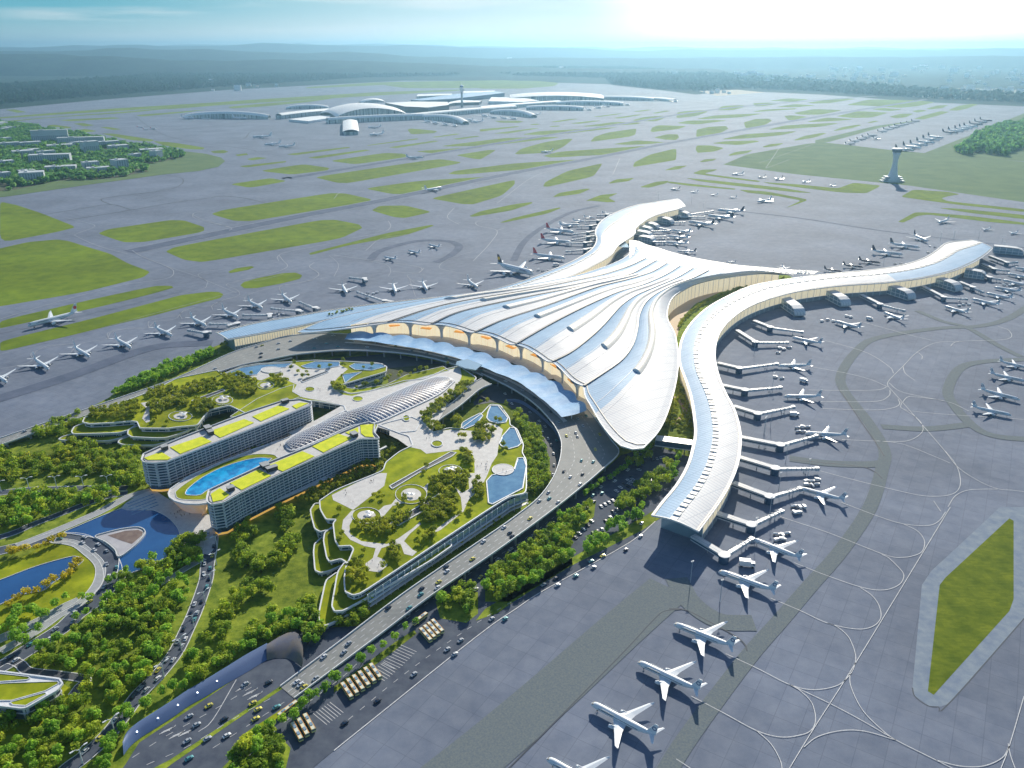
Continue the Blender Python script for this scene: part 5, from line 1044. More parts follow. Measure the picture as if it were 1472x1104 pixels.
# settlement far away beyond the airfield
rg = random.Random(11); M['house'] = mat('house_render', (.85, .84, .80), .8); M['house2'] = mat('house_roof', (.80, .78, .74), .8)
def house(w_, d_, h):
    b = MB(); b.box((0, 0, h/2), (w_, d_, h)); hp = h*1.35
    b.add([(-w_/2-1, -d_/2-1, h), (w_/2+1, -d_/2-1, h), (w_/2+1, d_/2+1, h), (-w_/2-1, d_/2+1, h), (-w_/2, 0, hp), (w_/2, 0, hp)], [(0, 1, 5, 4), (2, 3, 4, 5), (1, 2, 5), (3, 0, 4)], 1)
    return b
hp_ = [house(30, 18, 14), house(48, 20, 20), house(22, 16, 10)]; pr_ = None
zones = [(1050, 1300, 108, 122, 80, 'beside the wood line beyond the right runways'), (1190, 1472, 85, 104, 45, 'scattered in the hazy woods at the upper right'), (1330, 1500, 128, 143, 60, 'in the pale suburb beyond the right grass field'), (300, 400, 118, 132, 9, 'at the far edge of the airfield on the left'), (520, 760, 70, 102, 16, 'scattered in the far woods above the old terminal'), (1010, 1060, 132, 137, 7, 'by the bare ground beyond the old terminal'), (760, 1050, 84, 112, 18, 'in the woods beyond the middle of the airfield'), (1360, 1500, 104, 124, 30, 'among trees at the right edge beyond the suburb')]
hm_ = []
for b in hp_: m_ = bpy.data.meshes.new('house'); m_.from_pydata(b.v, [], b.f); m_.materials.append(M['house']); m_.materials.append(M['house2']); m_.polygons.foreach_set('material_index', b.m); hm_.append(m_)
for (x0, x1, y0, y1, n, where) in zones:
    for i in range(n):
        p = P(rg.uniform(x0, x1), rg.uniform(y0, y1), 0); ob = bpy.data.objects.new('house', hm_[rg.randrange(3)]); COL.objects.link(ob); s = 1.35*max(1, p.y/9000)*rg.uniform(.7, 1.25); ob.location = p; ob.scale = (s, s, s*rg.uniform(.8, 1.5)); ob.rotation_euler.z = rg.uniform(-.6, .6)
        tag(ob, 'small pale house '+where, 'house', 'houses '+where)
sheet('bare_ground', PP([(1005, 131), (1060, 129), (1100, 133), (1030, 138)]), mat('bare_earth', (.36, .30, .22), .9), .4)
sheet('bare_ground', PP([(1290, 128), (1400, 127), (1520, 132), (1520, 146), (1400, 143), (1310, 139)]), mat('suburb_earth', (.30, .29, .24), .9, col2=(.10, .13, .09), nscale=.01), .4)
# ---------------------------------------------------------------- aircraft
def pmat(n, c, **k): M[n] = mat(n, c, .35, **k)
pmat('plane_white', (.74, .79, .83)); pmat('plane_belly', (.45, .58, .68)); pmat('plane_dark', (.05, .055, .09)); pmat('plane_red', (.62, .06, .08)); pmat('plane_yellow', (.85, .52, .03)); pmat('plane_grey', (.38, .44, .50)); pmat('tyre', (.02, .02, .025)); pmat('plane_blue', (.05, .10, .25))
def make_plane(key, L_, span, rad, body, fin, emblem=None, engines=2, stripe=None):
    """nose towards +X, origin on the ground under the middle"""
    root = empty('airliner', (0, 0, 0)); zc = rad+2.2; n = 14; H = L_/2
    prof = [(H, .02, -.5), (H-.8, .32, -.35), (H-2.2, .62, -.2), (H-4.5, .88, -.06), (H-8, 1, 0), (0, 1, 0), (-H+L_*.30, 1, 0), (-H+L_*.18, .78, .22), (-H+L_*.08, .42, .55), (-H+.5, .10, .85)]
    rings = [[(x, math.cos(2*math.pi*i/n)*rad*s, zc+dz*rad+math.sin(2*math.pi*i/n)*rad*s*1.02) for i in range(n)] for x, s, dz in prof]
    b = MB(); b.ring(rings, 0, cap=True)
    for i, f in enumerate(b.f):
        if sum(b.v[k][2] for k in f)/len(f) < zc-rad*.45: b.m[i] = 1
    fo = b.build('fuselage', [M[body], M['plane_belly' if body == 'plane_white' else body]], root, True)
    b = MB()
    for s in (-1, 1): b.beam((H-9, s*rad*1.0, zc+rad*.15), (-H+L_*.26, s*rad*1.0, zc+rad*.15), .14, .42)
    b.build('window_row', M['glass'], fo); b = MB(); b.box((H-3.0, 0, zc+rad*.40), (1.5, rad*1.25, .7)); b.build('cockpit_window', M['dark'], fo)
    if stripe:
        b = MB()
        for s in (-1, 1): b.beam((H-12, s*rad*.97, zc+rad*.42), (H-24, s*rad*.97, zc+rad*.42), .25, 1.0)
        b.build('titles', M[stripe], fo)
    for s in (-1, 1):
        hs = span/2; w_ = []; c0 = L_*.20; st_ = [(rad*.7, L_*.13, c0, zc-rad*.55, 1.3), (hs*.36, L_*.13-hs*.20, c0*.62, zc-rad*.35, .9), (hs*.93, L_*.13-hs*.56, c0*.26, zc+rad*.35, .35), (hs, L_*.13-hs*.66, c0*.10, zc+rad*.75, .15)]
        rg_ = [[(x, s*y, z), (x-ch*.4, s*y, z+t*.6), (x-ch, s*y, z), (x-ch*.4, s*y, z-t*.4)] for y, x, ch, z, t in st_]
        b = MB(); b.ring(rg_, 0, cap=True); b.build('wing', M['plane_white' if body == 'plane_white' else 'plane_grey'], root)
        hs2 = span*.165; rg_ = [[(x, s*y, z), (x-ch*.4, s*y, z+t), (x-ch, s*y, z), (x-ch*.4, s*y, z-t)] for y, x, ch, z, t in ((.5, -H+L_*.12, L_*.085, zc+rad*.6, .4), (hs2, -H+L_*.12-hs2*.72, L_*.03, zc+rad*.85, .1))]
        b = MB(); b.ring(rg_, 0, cap=True); b.build('tailplane', M['plane_white'], root)
        for e in range(engines//2):
            y = s*hs*(.32+.26*e); x = L_*.13-abs(y)*.42+L_*.03; er = rad*.52; b = MB(); ez = zc-rad*1.02+e*.5
            rr = [[(x+dx, y+math.cos(2*math.pi*i/10)*er*f, ez+math.sin(2*math.pi*i/10)*er*f) for i in range(10)] for dx, f in ((1.6, .86), (1.2, 1.0), (-1.5, 1.0), (-3.6, .66), (-4.6, .35))]
            b.ring(rr, 0, cap=True); b.box((x-2.2, y, ez+er), (4, .4, er*1.1)); en = b.build('engine', M['plane_white'], root, False)
            b = MB(); b.tube((x+1.55, y, ez), (x+1.68, y, ez), er*.72, n=10); b.build('intake', M['dark'], en)
    fh = L_*.155; xt = -H+L_*.15; b = MB(); q = [(xt, 0, zc+rad*.8), (xt-L_*.13, 0, zc+rad*.9), (xt-L_*.155, 0, zc+rad+fh), (xt-L_*.105, 0, zc+rad+fh)]; th = .35
    b.ring([[(x, -th*f, z) for (x, _, z), f in zip(q, (1, 1, .4, .4))], [(x, th*f, z) for (x, _, z), f in zip(q, (1, 1, .4, .4))]], 0, cap=True); tf = b.build('tail_fin', M[fin], root)
    if emblem:
        for s in (-1, 1):
            b = MB(); c = (xt-L_*.105, s*.42, zc+rad+fh*.5); r = fh*.22; b.ring([[(c[0]+math.cos(a)*r*f, c[1], c[2]+math.sin(a)*r*f) for a in [2*math.pi*i/16 for i in range(16)]] for f in ((1, .62) if emblem == 'plane_blue' else (1, .0))]); b.build('tail_emblem', M[emblem], tf)
    b = MB(); b.tube((H-7, 0, .7), (H-7, 0, zc-rad*.8), .18, n=6)
    for s in (-1, 1): b.tube((H-7, s*.25, .6), (H-7, s*.65, .6), .6, n=8, m=1); b.tube((0, s*rad*1.3, .8), (0, s*rad*.9, zc-rad*.6), .3, n=6); b.tube((.9, s*rad*1.1, .75), (.9, s*rad*1.55, .75), .75, n=8, m=1); b.tube((-.9, s*rad*1.1, .75), (-.9, s*rad*1.55, .75), .75, n=8, m=1)
    b.build('landing_gear', [M['plane_grey'], M['tyre']], root)
    return root
PROTO = {}
DEF = dict(wide=(62, 60, 2.95, 'plane_white', 'plane_white', 'plane_blue', 2, 'plane_grey'), plain=(62, 60, 2.95, 'plane_white', 'plane_white', None, 2, 'plane_grey'), narrow=(44, 38, 2.1, 'plane_white', 'plane_white', 'plane_blue', 2, None), red=(62, 58, 2.9, 'plane_white', 'plane_white', 'plane_red', 2, 'plane_grey'), redtail=(62, 58, 2.9, 'plane_white', 'plane_red', None, 2, 'plane_grey'),
    jumbo=(72, 78, 4.1, 'plane_white', 'plane_dark', 'plane_yellow', 4, 'plane_blue'), darktail=(62, 58, 2.9, 'plane_white', 'plane_dark', None, 2, 'plane_grey'), dark=(48, 44, 2.3, 'plane_dark', 'plane_dark', None, 2, None), smalldark=(44, 38, 2.1, 'plane_grey', 'plane_dark', None, 2, None))
used = set()
for k, d in DEF.items(): PROTO[k] = make_plane(k, *d)
index_children()
def plane(kind, nose, tail, label, group, zc=4.5, smin=.6, smax=1.04):
    n, t = P(*nose, zc), P(*tail, 9); d = n-t; L_ = DEF[kind][0]; s = min(smax, max(smin, d.length/L_)); m = (n+t)/2
    r = PROTO[kind] if kind not in used else copy_tree(PROTO[kind]); used.add(kind)
    r.location = (m.x, m.y, .56); r.rotation_euler = (0, 0, math.atan2(d.y, d.x)); r.scale = (s, s, s); tag(r, label, 'airplane', group); return r
def row(kinds, f, pairs, text, group, smax=1.04):
    for i, (n, t) in enumerate(pairs):
        k = kinds if isinstance(kinds, str) else kinds[i]; q = f([n, t]); col = {'dark': 'dark bodied', 'smalldark': 'dark tailed grey', 'darktail': 'dark tailed white', 'redtail': 'red tailed white', 'red': 'white'}.get(k, 'white')
        plane(k, q[0], q[1], '%s airliner %s %s' % (col, ORD[i], text), group, smax=smax)
fA = lambda ox, oy: (lambda p: A(ox, oy, p)); fB = lambda ox, oy: (lambda p: B(ox, oy, p)); idn = lambda p: p
row('wide', idn, [((785,1090),(880,1136)),((849,1011),(945,1055)),((916,952),(1008,989)),((968,897),(1057,926))], 'from the bottom in the row on the open apron', 'airliners parked in a row on the open apron')
row('wide', idn, [((1032.5,821.5),(1117,846)),((1080.7,775),(1154,799)),((1148.6,701.5),(1216,715)),((1157,623),(1218,622)),((1126.5,570),(1181,566.5)),((1118,526),(1166,522)),((1138.5,485),(1182,491)),((1199.6,461.5),(1238,469))], 'from the bottom along the gates of the right pier', 'airliners at the gates of the right pier')
row('wide', fA(972,360), [((878,262),(965,287)),((1135,236),(1238,258)),((1250,205),(1370,225)),((1310,180),(1425,196)),((1345,155),(1460,167)),((1380,125),(1490,142)),((1400,98),(1510,110)),((1430,72),(1540,82))], 'from the left below the glazed gate lounges', 'airliners below the gate lounges at the far right')
row('wide', fA(972,360), [((1500,498),(1368,458)),((1480,553),(1328,510)),((1455,632),(1288,578)),((1420,697),(1252,650))], 'from the top at the right picture edge', 'airliners parked nose right at the picture edge')
plane('red', *A(0,360,[(118,325),(330,262)]), 'large white airliner with red tail emblem taxiing on the lane between grass strips', 'airliners on the left lanes', smax=2)
row('plain', fA(0,360), [((30,560),(-45,505)),((212,508),(137,447)),((385,455),(308,400)),((557,415),(485,365)),((728,362),(655,320)),((875,322),(805,278)),((1012,287),(937,243)),((1118,250),(1043,205)),((1240,227),(1188,178))], 'from the left in the diagonal row beside the left lane', 'airliners parked along the left apron')
row('plain', fA(480,360), [((68,208),(22,118)),((265,190),(247,128)),((400,180),(368,118)),((613,162),(562,118))], 'from the left parked above the hub roof edge', 'airliners parked above the roof edge', )
plane('jumbo', *A(480,360,[(845,108),(692,62)]), 'four engined airliner with dark tail and yellow round emblem beside the hub roof', None, smax=1.6)
row('narrow', fA(480,0), [((205,1085),(268,1092)),((308,1058),(370,1066)),((390,1032),(458,1042))], 'from the left inside the dark painted turning loop', 'three airliners in the turning loop')
row(['redtail','redtail','redtail','plain','plain','plain','plain'], fB(660,300), [((755,358),(515,318)),((800,245),(570,215)),((820,172),(605,138)),((850,112),(705,108)),((890,88),(800,70)),((960,62),(880,45)),((1090,28),(1010,18))], 'from the bottom on the left side of the middle pier', 'airliners on the left side of the middle pier', 1.4)
row(['darktail','darktail','darktail','plain','plain','plain','darktail'], fB(780,270), [((1225,160),(1425,165)),((1150,198),(1360,212)),((1010,240),(1230,262)),((910,298),(1045,306)),((880,340),(1030,345)),((865,385),(1025,385)),((950,448),(1085,438))], 'from the top on the right side of the middle pier', 'airliners on the right side of the middle pier', 1.35)
row(['plain','plain','plain'], lambda p: p, [(B(440,110,[(830,572)])[0], B(440,110,[(705,570)])[0]), (B(440,110,[(960,788)])[0], B(440,110,[(835,800)])[0]), (B(690,110,[(430,535)])[0], B(690,110,[(515,522)])[0])], 'from the left among those rolling along the runways', 'airliners rolling on the runways', 1.6)
row(['plain','smalldark','smalldark','narrow','narrow'], fB(960,120), [((450,640),(535,628)),((635,662),(690,648)),((755,678),(810,660)),((945,695),(1000,680)),((1135,718),(1185,706))], 'from the left in the line below the green field', 'airliners below the green field', 1.3)
row(['smalldark','narrow','narrow','narrow','plain'], fB(960,120), [((18,748),(88,732)),((158,765),(215,752)),((300,785),(355,772)),((428,802),(488,790)),((630,835),(732,812))], 'from the left in the line above the middle pier end', 'airliners above the middle pier end', 1.25)
row('plain', fB(1172,120), [((865,985),(945,952)),((1185,1032),(1240,1010)),((1378,1058),(1432,1035))], 'from the left beside the grass bars at the right', 'airliners beside the grass bars')
row(['dark','dark','dark','darktail','darktail','darktail'], fB(1172,300), [((190,442),(62,412)),((340,412),(195,385)),((460,382),(305,352)),((640,330),(378,288)),((740,278),(520,238)),((795,235),(690,178))], 'from the left above the right pier roof', 'airliners above the right pier roof', 1.2)
row('narrow', fB(1000,320), [((640,330),(612,290)),((225,272),(268,262))], 'from the right, behind the joining pier roofs', 'airliners behind the pier roof')
row('darktail', fB(1172,120), [((700,478),(560,458)),((750,462),(612,440)),((795,442),(662,424)),((845,425),(708,407)),((880,405),(752,388)),((905,390),(790,372))], 'from the left in the nearer storage group', 'airliners in the nearer storage group', 1.8)
row(['dark','darktail','darktail','darktail','darktail','dark','dark','dark'], fB(1172,120), [((1010,355),(892,342)),((1050,342),(932,328)),((1085,330),(978,316)),((1115,320),(1010,306)),((1150,310),(1042,297)),((1185,295),(1080,283)),((1215,280),(1118,268)),((1252,268),(1155,256))], 'from the left in the farther storage group', 'airliners in the farther storage group', 2.0)
row('smalldark', fB(1172,120), [((285,428),(208,422)),((315,408),(240,402)),((362,395),(290,390)),((400,380),(325,376)),((440,368),(365,362)),((465,385),(395,390)),((510,342),(435,335)),((548,325),(475,318)),((590,315),(515,308)),((630,302),(552,296)),((665,290),(598,282)),((700,280),(640,272)),((740,268),(675,264))], 'from the left in the crowded upper line', 'airliners in the crowded storage line', 1.8)
row('plain', fB(240,110), [((602,434),(742,420)),((685,485),(805,470)),((785,498),(905,485))], 'from the top in the group before the old terminal', 'airliners before the old terminal', 2.1)
row('plain', fB(240,110), [((210,300),(85,290)),((305,300),(245,296)),((575,300),(455,292)),((650,292),(600,285))], 'from the left along the left old terminal pier', 'airliners along the left arched pier', 2)
row('plain', fB(440,110), [((435,362),(530,355)),((445,418),(552,402)),((1130,305),(1180,310)),((1160,325),(1250,315)),((880,325),(830,310)),((930,335),(890,320)),((1000,345),(965,330)),((1060,352),(1040,338))], 'from the left round the middle old terminal pier', 'airliners around the old terminal', 1.8)
row('plain', fB(690,110), [((60,285),(0,270)),((120,295),(60,285)),((190,298),(140,288)),((260,302),(210,290)),((380,265),(430,258)),((790,240),(740,228)),((860,225),(800,215)),((920,215),(870,205)),((1060,205),(1000,195)),((1260,172),(1210,168)),((1400,180),(1340,170))], 'from the left round the right old terminal piers', 'airliners around the right of the old terminal', 1.8)
row('redtail', fB(0,140), [((1010,210),(965,205)),((1050,225),(1010,220)),((1100,222),(1060,214))], 'from the left in the group near the far left runway', 'airliners near the far left runway', 1.8)
# ---------------------------------------------------------------- boarding bridges
M['bridge_w'] = mat('bridge_panel', (.62, .66, .70), .45, col2=(.55, .58, .62), nscale=.2)
def bridge(a, r, c, label, group, z=6.5, w_=4.6, tower=True):
    a, r, c = P(*a, z), P(*r, z), P(*c, z-1.2); o = Vector((r.x, r.y, 0)); root = empty('boarding_bridge', o, 0, label, 'boarding bridge', group)
    a = a-o; r = r-o; c = c-o
    b = MB(); b.beam(a-Vector((0, 0, 1.6)), r-Vector((0, 0, 1.6)), w_+2, 4.6); fc_ = b.build('fixed_corridor', M['bridge_w'], root)
    b = MB(); b.beam(a+Vector((0, 0, 3.02)), r+Vector((0, 0, 3.02)), w_+3.2, .6); b.build('corridor_roof', M['roof'], fc_)
    b = MB(); b.beam(a-Vector((0, 0, .3)), r-Vector((0, 0, .3)), w_+2.3, 1.7); b.build('side_window', M['glass'], fc_)
    b = MB(); lathe(b, [(5.2, 0), (5.2, 8.8)], (0, 0), 14); b.build('rotunda', M['glass'], root); b = MB(); lathe(b, [(6.3, 9.3), (6.3, 10.0), (1, 10.4)], (0, 0), 14); lathe(b, [(4.6, 8.8), (4.6, 9.3)], (0, 0), 14); b.build('rotunda_roof', M['white_m'], root)
    if c.length > 1:
        m = r.lerp(c, .5); b = MB(); b.beam(r-Vector((0, 0, 1.3)), m-Vector((0, 0, 1.3)), 4.0, 3.6); b.beam(m-Vector((0, 0, 1.0)), c-Vector((0, 0, 1.0)), 3.2, 3.0); tn = b.build('telescopic_tunnel', M['bridge_w'], root)
        b = MB()
        for i in range(1, 8): p = r.lerp(c, i/8); d = (c-r).normalized(); b.beam(p-d*.25-Vector((0, 0, 1.5)), p+d*.25-Vector((0, 0, 1.5)), 4.6, 4.2)
        b.build('tunnel_rib', M['plane_grey'], tn)
        b = MB(); b.box((c.x, c.y, c.z+.6), (5, 5, 4.2), 0, math.atan2((c-r).y, (c-r).x)); b.build('cab', M['plane_grey'], root)
        p = r.lerp(c, .72); d = (c-r).normalized(); q = Vector((-d.y, d.x, 0)); b = MB()
        for s in (-1, 1): b.tube((p.x+q.x*2.6*s, p.y+q.y*2.6*s, .6), (p.x+q.x*2.6*s, p.y+q.y*2.6*s, 8.5), .35, n=6); b.tube((p.x+q.x*3*s, p.y+q.y*3*s, .7), (p.x+q.x*2*s, p.y+q.y*2*s, .7), .7, n=8)
        b.build('drive_leg', M['plane_grey'], root)
    b = MB(); p = a.lerp(r, .5); b.tube((p.x, p.y, 0), (p.x, p.y, z-1.7), .6, n=8); b.build('support_column', M['concrete'], root)
BR = [(B(900,600,[(470,850),(690,985),(885,865)])), B(900,600,[(640,690),(880,770),(1095,668)]), B(900,600,[(755,475),(1010,570),(1225,508)]), B(900,600,[(800,295),(1050,370),(1345,365)]), B(900,600,[(800,150),(1085,205),(1340,135)]),
      B(1040,480,[(70,520),(240,572),(490,520)]), B(1040,480,[(-10,372),(150,405),(400,382)]), B(1040,480,[(-40,215),(110,250),(375,215)]), B(1000,320,[(290,768),(420,850),(645,850)]), B(1000,320,[(410,700),(525,745),(750,775)])]
BR2 = [B(1172,300,[(325,615),(455,680),(625,722)]), B(1172,300,[(760,555),(905,630),(1065,640)]), B(1172,300,[(1010,520),(1110,560),(1180,590)]), B(1172,300,[(1100,440),(1230,490),(1300,500)]), B(1172,300,[(1180,395),(1260,430),(1360,440)]), B(1172,300,[(1230,340),(1350,385),(1420,380)])]
for i, q in enumerate(BR): bridge(*q, 'white boarding bridge with round glass rotunda, %s from the tip of the right pier' % ORD[i], 'boarding bridges of the right pier')
for i, q in enumerate(BR2): bridge(*q, 'small white boarding bridge, %s from the left under the far end of the right pier' % ORD[i], 'boarding bridges at the far end of the right pier')
for i, q in enumerate([B(280,400,[(230,345),(300,325),(110,325)]), B(280,400,[(530,285),(530,262),(345,262)]), B(280,400,[(760,245),(730,235),(545,215)]), B(280,400,[(880,225),(850,215),(745,172)]), B(280,400,[(120,385),(80,390),(-40,370)]), B(280,400,[(1400,175),(1340,165),(1150,100)]), B(480,360,[(230,220),(215,205),(115,195)][:3])]):
    bridge(*q, 'long white boarding bridge, %s found along the low pier at the left' % ORD[i], 'boarding bridges of the low left pier')
for i, q in enumerate([B(780,270,[(350,430),(300,440),(170,450)]), B(780,270,[(370,385),(300,392),(170,395)]), B(780,270,[(372,345),(320,350),(210,372)]), B(780,270,[(365,310),(320,318),(220,330)]), B(780,270,[(385,265),(340,272),(250,275)]), B(780,270,[(440,235),(390,235),(310,240)]), B(780,270,[(500,195),(450,192),(390,195)])]):
    bridge(*q, 'white boarding bridge, %s from the hub on the left side of the middle pier' % ORD[i], 'boarding bridges left of the middle pier')
for i, q in enumerate([B(780,270,[(690,370),(780,385),(860,385)]), B(780,270,[(660,335),(765,345),(860,345)]), B(780,270,[(660,300),(765,310),(890,305)]), B(780,270,[(700,265),(800,280),(900,300)]), B(780,270,[(760,225),(890,245),(1000,245)]), B(780,270,[(870,190),(960,205),(1140,205)]), B(780,270,[(940,175),(1040,190),(1200,165)])]):
    bridge(*q, 'white boarding bridge, %s from the hub on the right side of the middle pier' % ORD[i], 'boarding bridges right of the middle pier')
# glazed gate lounges with curved silver hoods
for i, (a, c) in enumerate([(B(1000,320,[(600,575)])[0], B(1000,320,[(735,668)])[0]), (B(1000,320,[(915,525)])[0], B(1000,320,[(1060,600)])[0]), (B(1172,300,[(525,600)])[0], B(1172,300,[(680,650)])[0]), (B(1172,300,[(865,545)])[0], B(1172,300,[(1010,590)])[0]), (B(1172,300,[(1050,480)])[0], B(1172,300,[(1200,500)])[0]), (B(1172,300,[(1250,310)])[0], B(1172,300,[(1472,330)])[0])]+[(B(780,270,[q[0]])[0], B(780,270,[q[1]])[0]) for q in (((690,385),(790,400)),((655,345),(770,362)),((655,312),(775,325)),((680,280),(820,300)),((760,238),(920,262)),((890,195),(1040,215)))]):
    a = P(*a, 0); c = P(*c, 0); root = empty('gate_lounge', a, 0, 'glazed gate lounge with curved silver hood, %s' % (ORD[i]+' from the left under the right pier' if i < 6 else ORD[i-6]+' from the hub beside the middle pier'), 'gate lounge', 'gate lounges with silver hoods'); d = c-a; L_ = d.length; t = d.normalized(); q = Vector((-t.y, t.x, 0)); w_ = 11; h = 19
    prof = [(0, h), (L_*.45, h), (L_*.75, h-1), (L_*.9, h-4), (L_*.98, h-9), (L_, h-14), (L_*.98, 2)]
    b = MB(); b.grid([[t*x+Vector((0, 0, z))-q*w_ for x, z in prof], [t*x+Vector((0, 0, z))+q*w_ for x, z in prof]]); b.grid([[t*x*.97+Vector((0, 0, z-1.2))-q*w_ for x, z in prof], [t*x*.97+Vector((0, 0, z-1.2))+q*w_ for x, z in prof]]); b.build('hood', M['roof'], root, False)
    b = MB()
    for s in (-1, 1): b.poly([t*x*.96+Vector((0, 0, z-1))+q*(s*(w_-.6)) for x, z in prof]+[t*0+q*(s*(w_-.6))+Vector((0, 0, 2))][:1]) if False else b.add([t*x*.96+Vector((0, 0, z-1))+q*(s*(w_-.6)) for x, z in prof]+[q*(s*(w_-.6))+Vector((0, 0, 1))], [tuple(range(len(prof)+1))])
    b.build('glazed_side', M['glass_pale'], root)
    b = MB()
    for s in (-1, 1):
        for k in range(5): p = t*(L_*k/5)+q*(s*w_*.96); b.box((p.x, p.y, h/2), (.6, .6, h-1))
        b.beam(q*(s*w_*.97)+Vector((0, 0, 9)), t*L_*.95+q*(s*w_*.97)+Vector((0, 0, 9)), .5, .8); b.beam(q*(s*w_*.97)+Vector((0, 0, 2)), t*L_*.95+q*(s*w_*.97)+Vector((0, 0, 2)), .8, 1)
    b.build('frame', M['white_m'], root)
# ---------------------------------------------------------------- vehicles, lamps, people
CC = {'white': (.70, .71, .72), 'silver': (.42, .45, .48), 'black': (.03, .035, .05), 'yellow': (.70, .62, .10), 'teal': (.10, .32, .34)}
for k, c in CC.items(): M['paint_'+k] = mat('paint_'+k, c, .3, metal=.15)
def make_car(col):
    root = empty('car'); L_, w_ = 6.6, 2.9
    pr_ = [(-L_/2, .5, .95, .96), (-L_/2+.3, .45, 1.25, 1), (-L_*.30, .42, 1.35, 1), (L_*.18, .42, 1.3, 1), (L_/2-.9, .42, 1.15, .98), (L_/2-.1, .5, .85, .88)]
    rings = [[(x, -w_/2*f, a), (x, w_/2*f, a), (x, w_/2*f, c*.85), (x, w_/2*f*.88, c), (x, -w_/2*f*.88, c), (x, -w_/2*f, c*.85)] for x, a, c, f in pr_]
    b = MB(); b.ring(rings, 0, cap=True); body = b.build('body', M['paint_'+col], root)
    b = MB(); rings = [[(x, -y, 1.25), (x, y, 1.25), (x2, y*.78, z), (x2, -y*.78, z)] for x, y, x2, z in ((-L_*.36, w_*.44, -L_*.26, 1.95), (-L_*.05, w_*.45, -L_*.05, 2.05), (L_*.22, w_*.44, L_*.10, 1.95))]
    b.ring(rings, 0, cap=True); b.build('cabin_glass', M['glass'], root); b = MB(); b.box((-L_*.07, 0, 2.04), (L_*.32, w_*.68, .12)); b.build('roof', M['paint_'+col], root)
    for sx in (-1, 1):
        for sy in (-1, 1): b = MB(); b.tube((sx*L_*.3, sy*w_*.36, .5), (sx*L_*.3, sy*w_*.5, .5), .5, n=8); b.build('wheel', M['tyre'], root)
    return root
def make_bus():
    root = empty('bus'); L_, w_ = 18, 3.2; b = MB(); b.box((0, 0, 2.1), (L_, w_, 2.9)); b.build('body', M['bus_body'], root)
    b = MB(); b.box((0, 0, 2.6), (L_+.1, w_+.1, 1.0)); b.build('window_band', M['glass'], root); b = MB(); b.box((0, 0, 3.65), (L_*.98, w_*.92, .2)); rf = b.build('roof', M['bus_roof'], root)
    for x in (-4, 3.5): b = MB(); b.box((x, 0, 3.95), (3.0, w_*.6, .4)); b.build('roof_unit', M['glass_pale'], rf)
    b = MB()
    for s in (-1, 1): b.box((0, s*w_*.44, 3.8), (L_*.98, .3, .12))
    b.build('roof_stripe', M['orange_p'], rf)
    for sx in (-.33, .33):
        for sy in (-1, 1): b = MB(); b.tube((sx*L_, sy*w_*.38, .6), (sx*L_, sy*w_*.5, .6), .6, n=8); b.build('wheel', M['tyre'], root)
    return root
M['bus_body'] = mat('bus_yellow', (.72, .66, .25), .4); M['bus_roof'] = mat('bus_roof_cream', (.66, .68, .55), .5); M['orange_p'] = mat('bus_orange', (.75, .33, .04), .5)
def make_truck(kind):
    root = empty('service_truck'); b = MB(); b.box((2.6, 0, 1.5), (1.8, 2.3, 2.0), 0, 0, .92); b.build('cab', M['white'], root); b = MB(); b.box((2.95, 0, 1.95), (1.2, 2.35, .7)); b.build('windscreen', M['glass'], root)
    b = MB()
    if kind: b.box((-.9, 0, 2.1), (5, 2.6, 2.6)); b.box((-.9, 0, .9), (5.2, 2.2, .3), 1)
    else: b.tube((-3.3, 0, 1.9), (1.5, 0, 1.9), 1.15, n=12); b.box((-.9, 0, .9), (5.2, 2.2, .3), 1)
    b.build('cargo_box' if kind else 'tank', [M['white'], M['dark']], root)
    for x in (-2.3, 2.5):
        for s in (-1, 1): b = MB(); b.tube((x, s*.9, .5), (x, s*1.25, .5), .5, n=8); b.build('wheel', M['tyre'], root)
    return root
CP = {k: make_car(k) for k in CC}; BUS = make_bus(); TK = [make_truck(0), make_truck(1)]
def make_lamp(two=True):
    root = empty('street_lamp'); b = MB(); b.tube((0, 0, 0), (0, 0, 11), .42, .3, 6); b.build('pole', M['white_m'], root)
    for s in ((-1, 1) if two else (1,)):
        b = MB(); b.tube((0, 0, 10.2), (s*1.8, 0, 11.8), .26, .22, 5); b.tube((s*1.8, 0, 11.8), (s*3.6, 0, 12.0), .22, .18, 5); b.build('arm', M['white_m'], root); b = MB(); b.box((s*4.0, 0, 11.95), (2.2, .9, .4)); b.build('lamp_head', M['white'], root)
    return root
LAMP = make_lamp(); MAST = empty('floodlight_mast'); b = MB(); b.tube((0, 0, 0), (0, 0, 25), .4, .2, 6); b.build('mast', M['plane_grey'], MAST); b = MB(); b.box((0, 0, 25), (3.5, .5, .5)); b.box((0, 0, 24), (2.5, .4, .4)); b.build('floodlight', M['white_m'], MAST)
def person_mesh(k):
    """standing / walking figure, one continuous skin"""
    b = MB(); n = 6; st = .16 if k else .05
    def lim(pts): b.ring([[(x+math.cos(2*math.pi*i/n)*r, y+math.sin(2*math.pi*i/n)*r, z) for i in range(n)] for x, y, z, r in pts], 0, cap=True)
    for s in (-1, 1): lim([(s*st*1.6+.12, s*.10, 0, .05), (s*st*1.4, s*.10, .08, .06), (s*st*.8, s*.10, .48, .075), (0, s*.08, .92, .11)])
    lim([(0, 0, .85, .17), (0, 0, 1.05, .16), (.01, 0, 1.35, .21), (.01, 0, 1.47, .16), (.01, 0, 1.52, .06), (.01, 0, 1.58, .07), (.02, 0, 1.68, .105), (.01, 0, 1.77, .09), (0, 0, 1.81, .03)])
    for s in (-1, 1): lim([(-s*st*.9, s*.30, .78, .04), (-s*st*.5, s*.28, 1.08, .045), (0, s*.21, 1.42, .06)])
    me = bpy.data.meshes.new('person'); me.from_pydata(b.v, [], b.f); return me
index_children(); first = set()
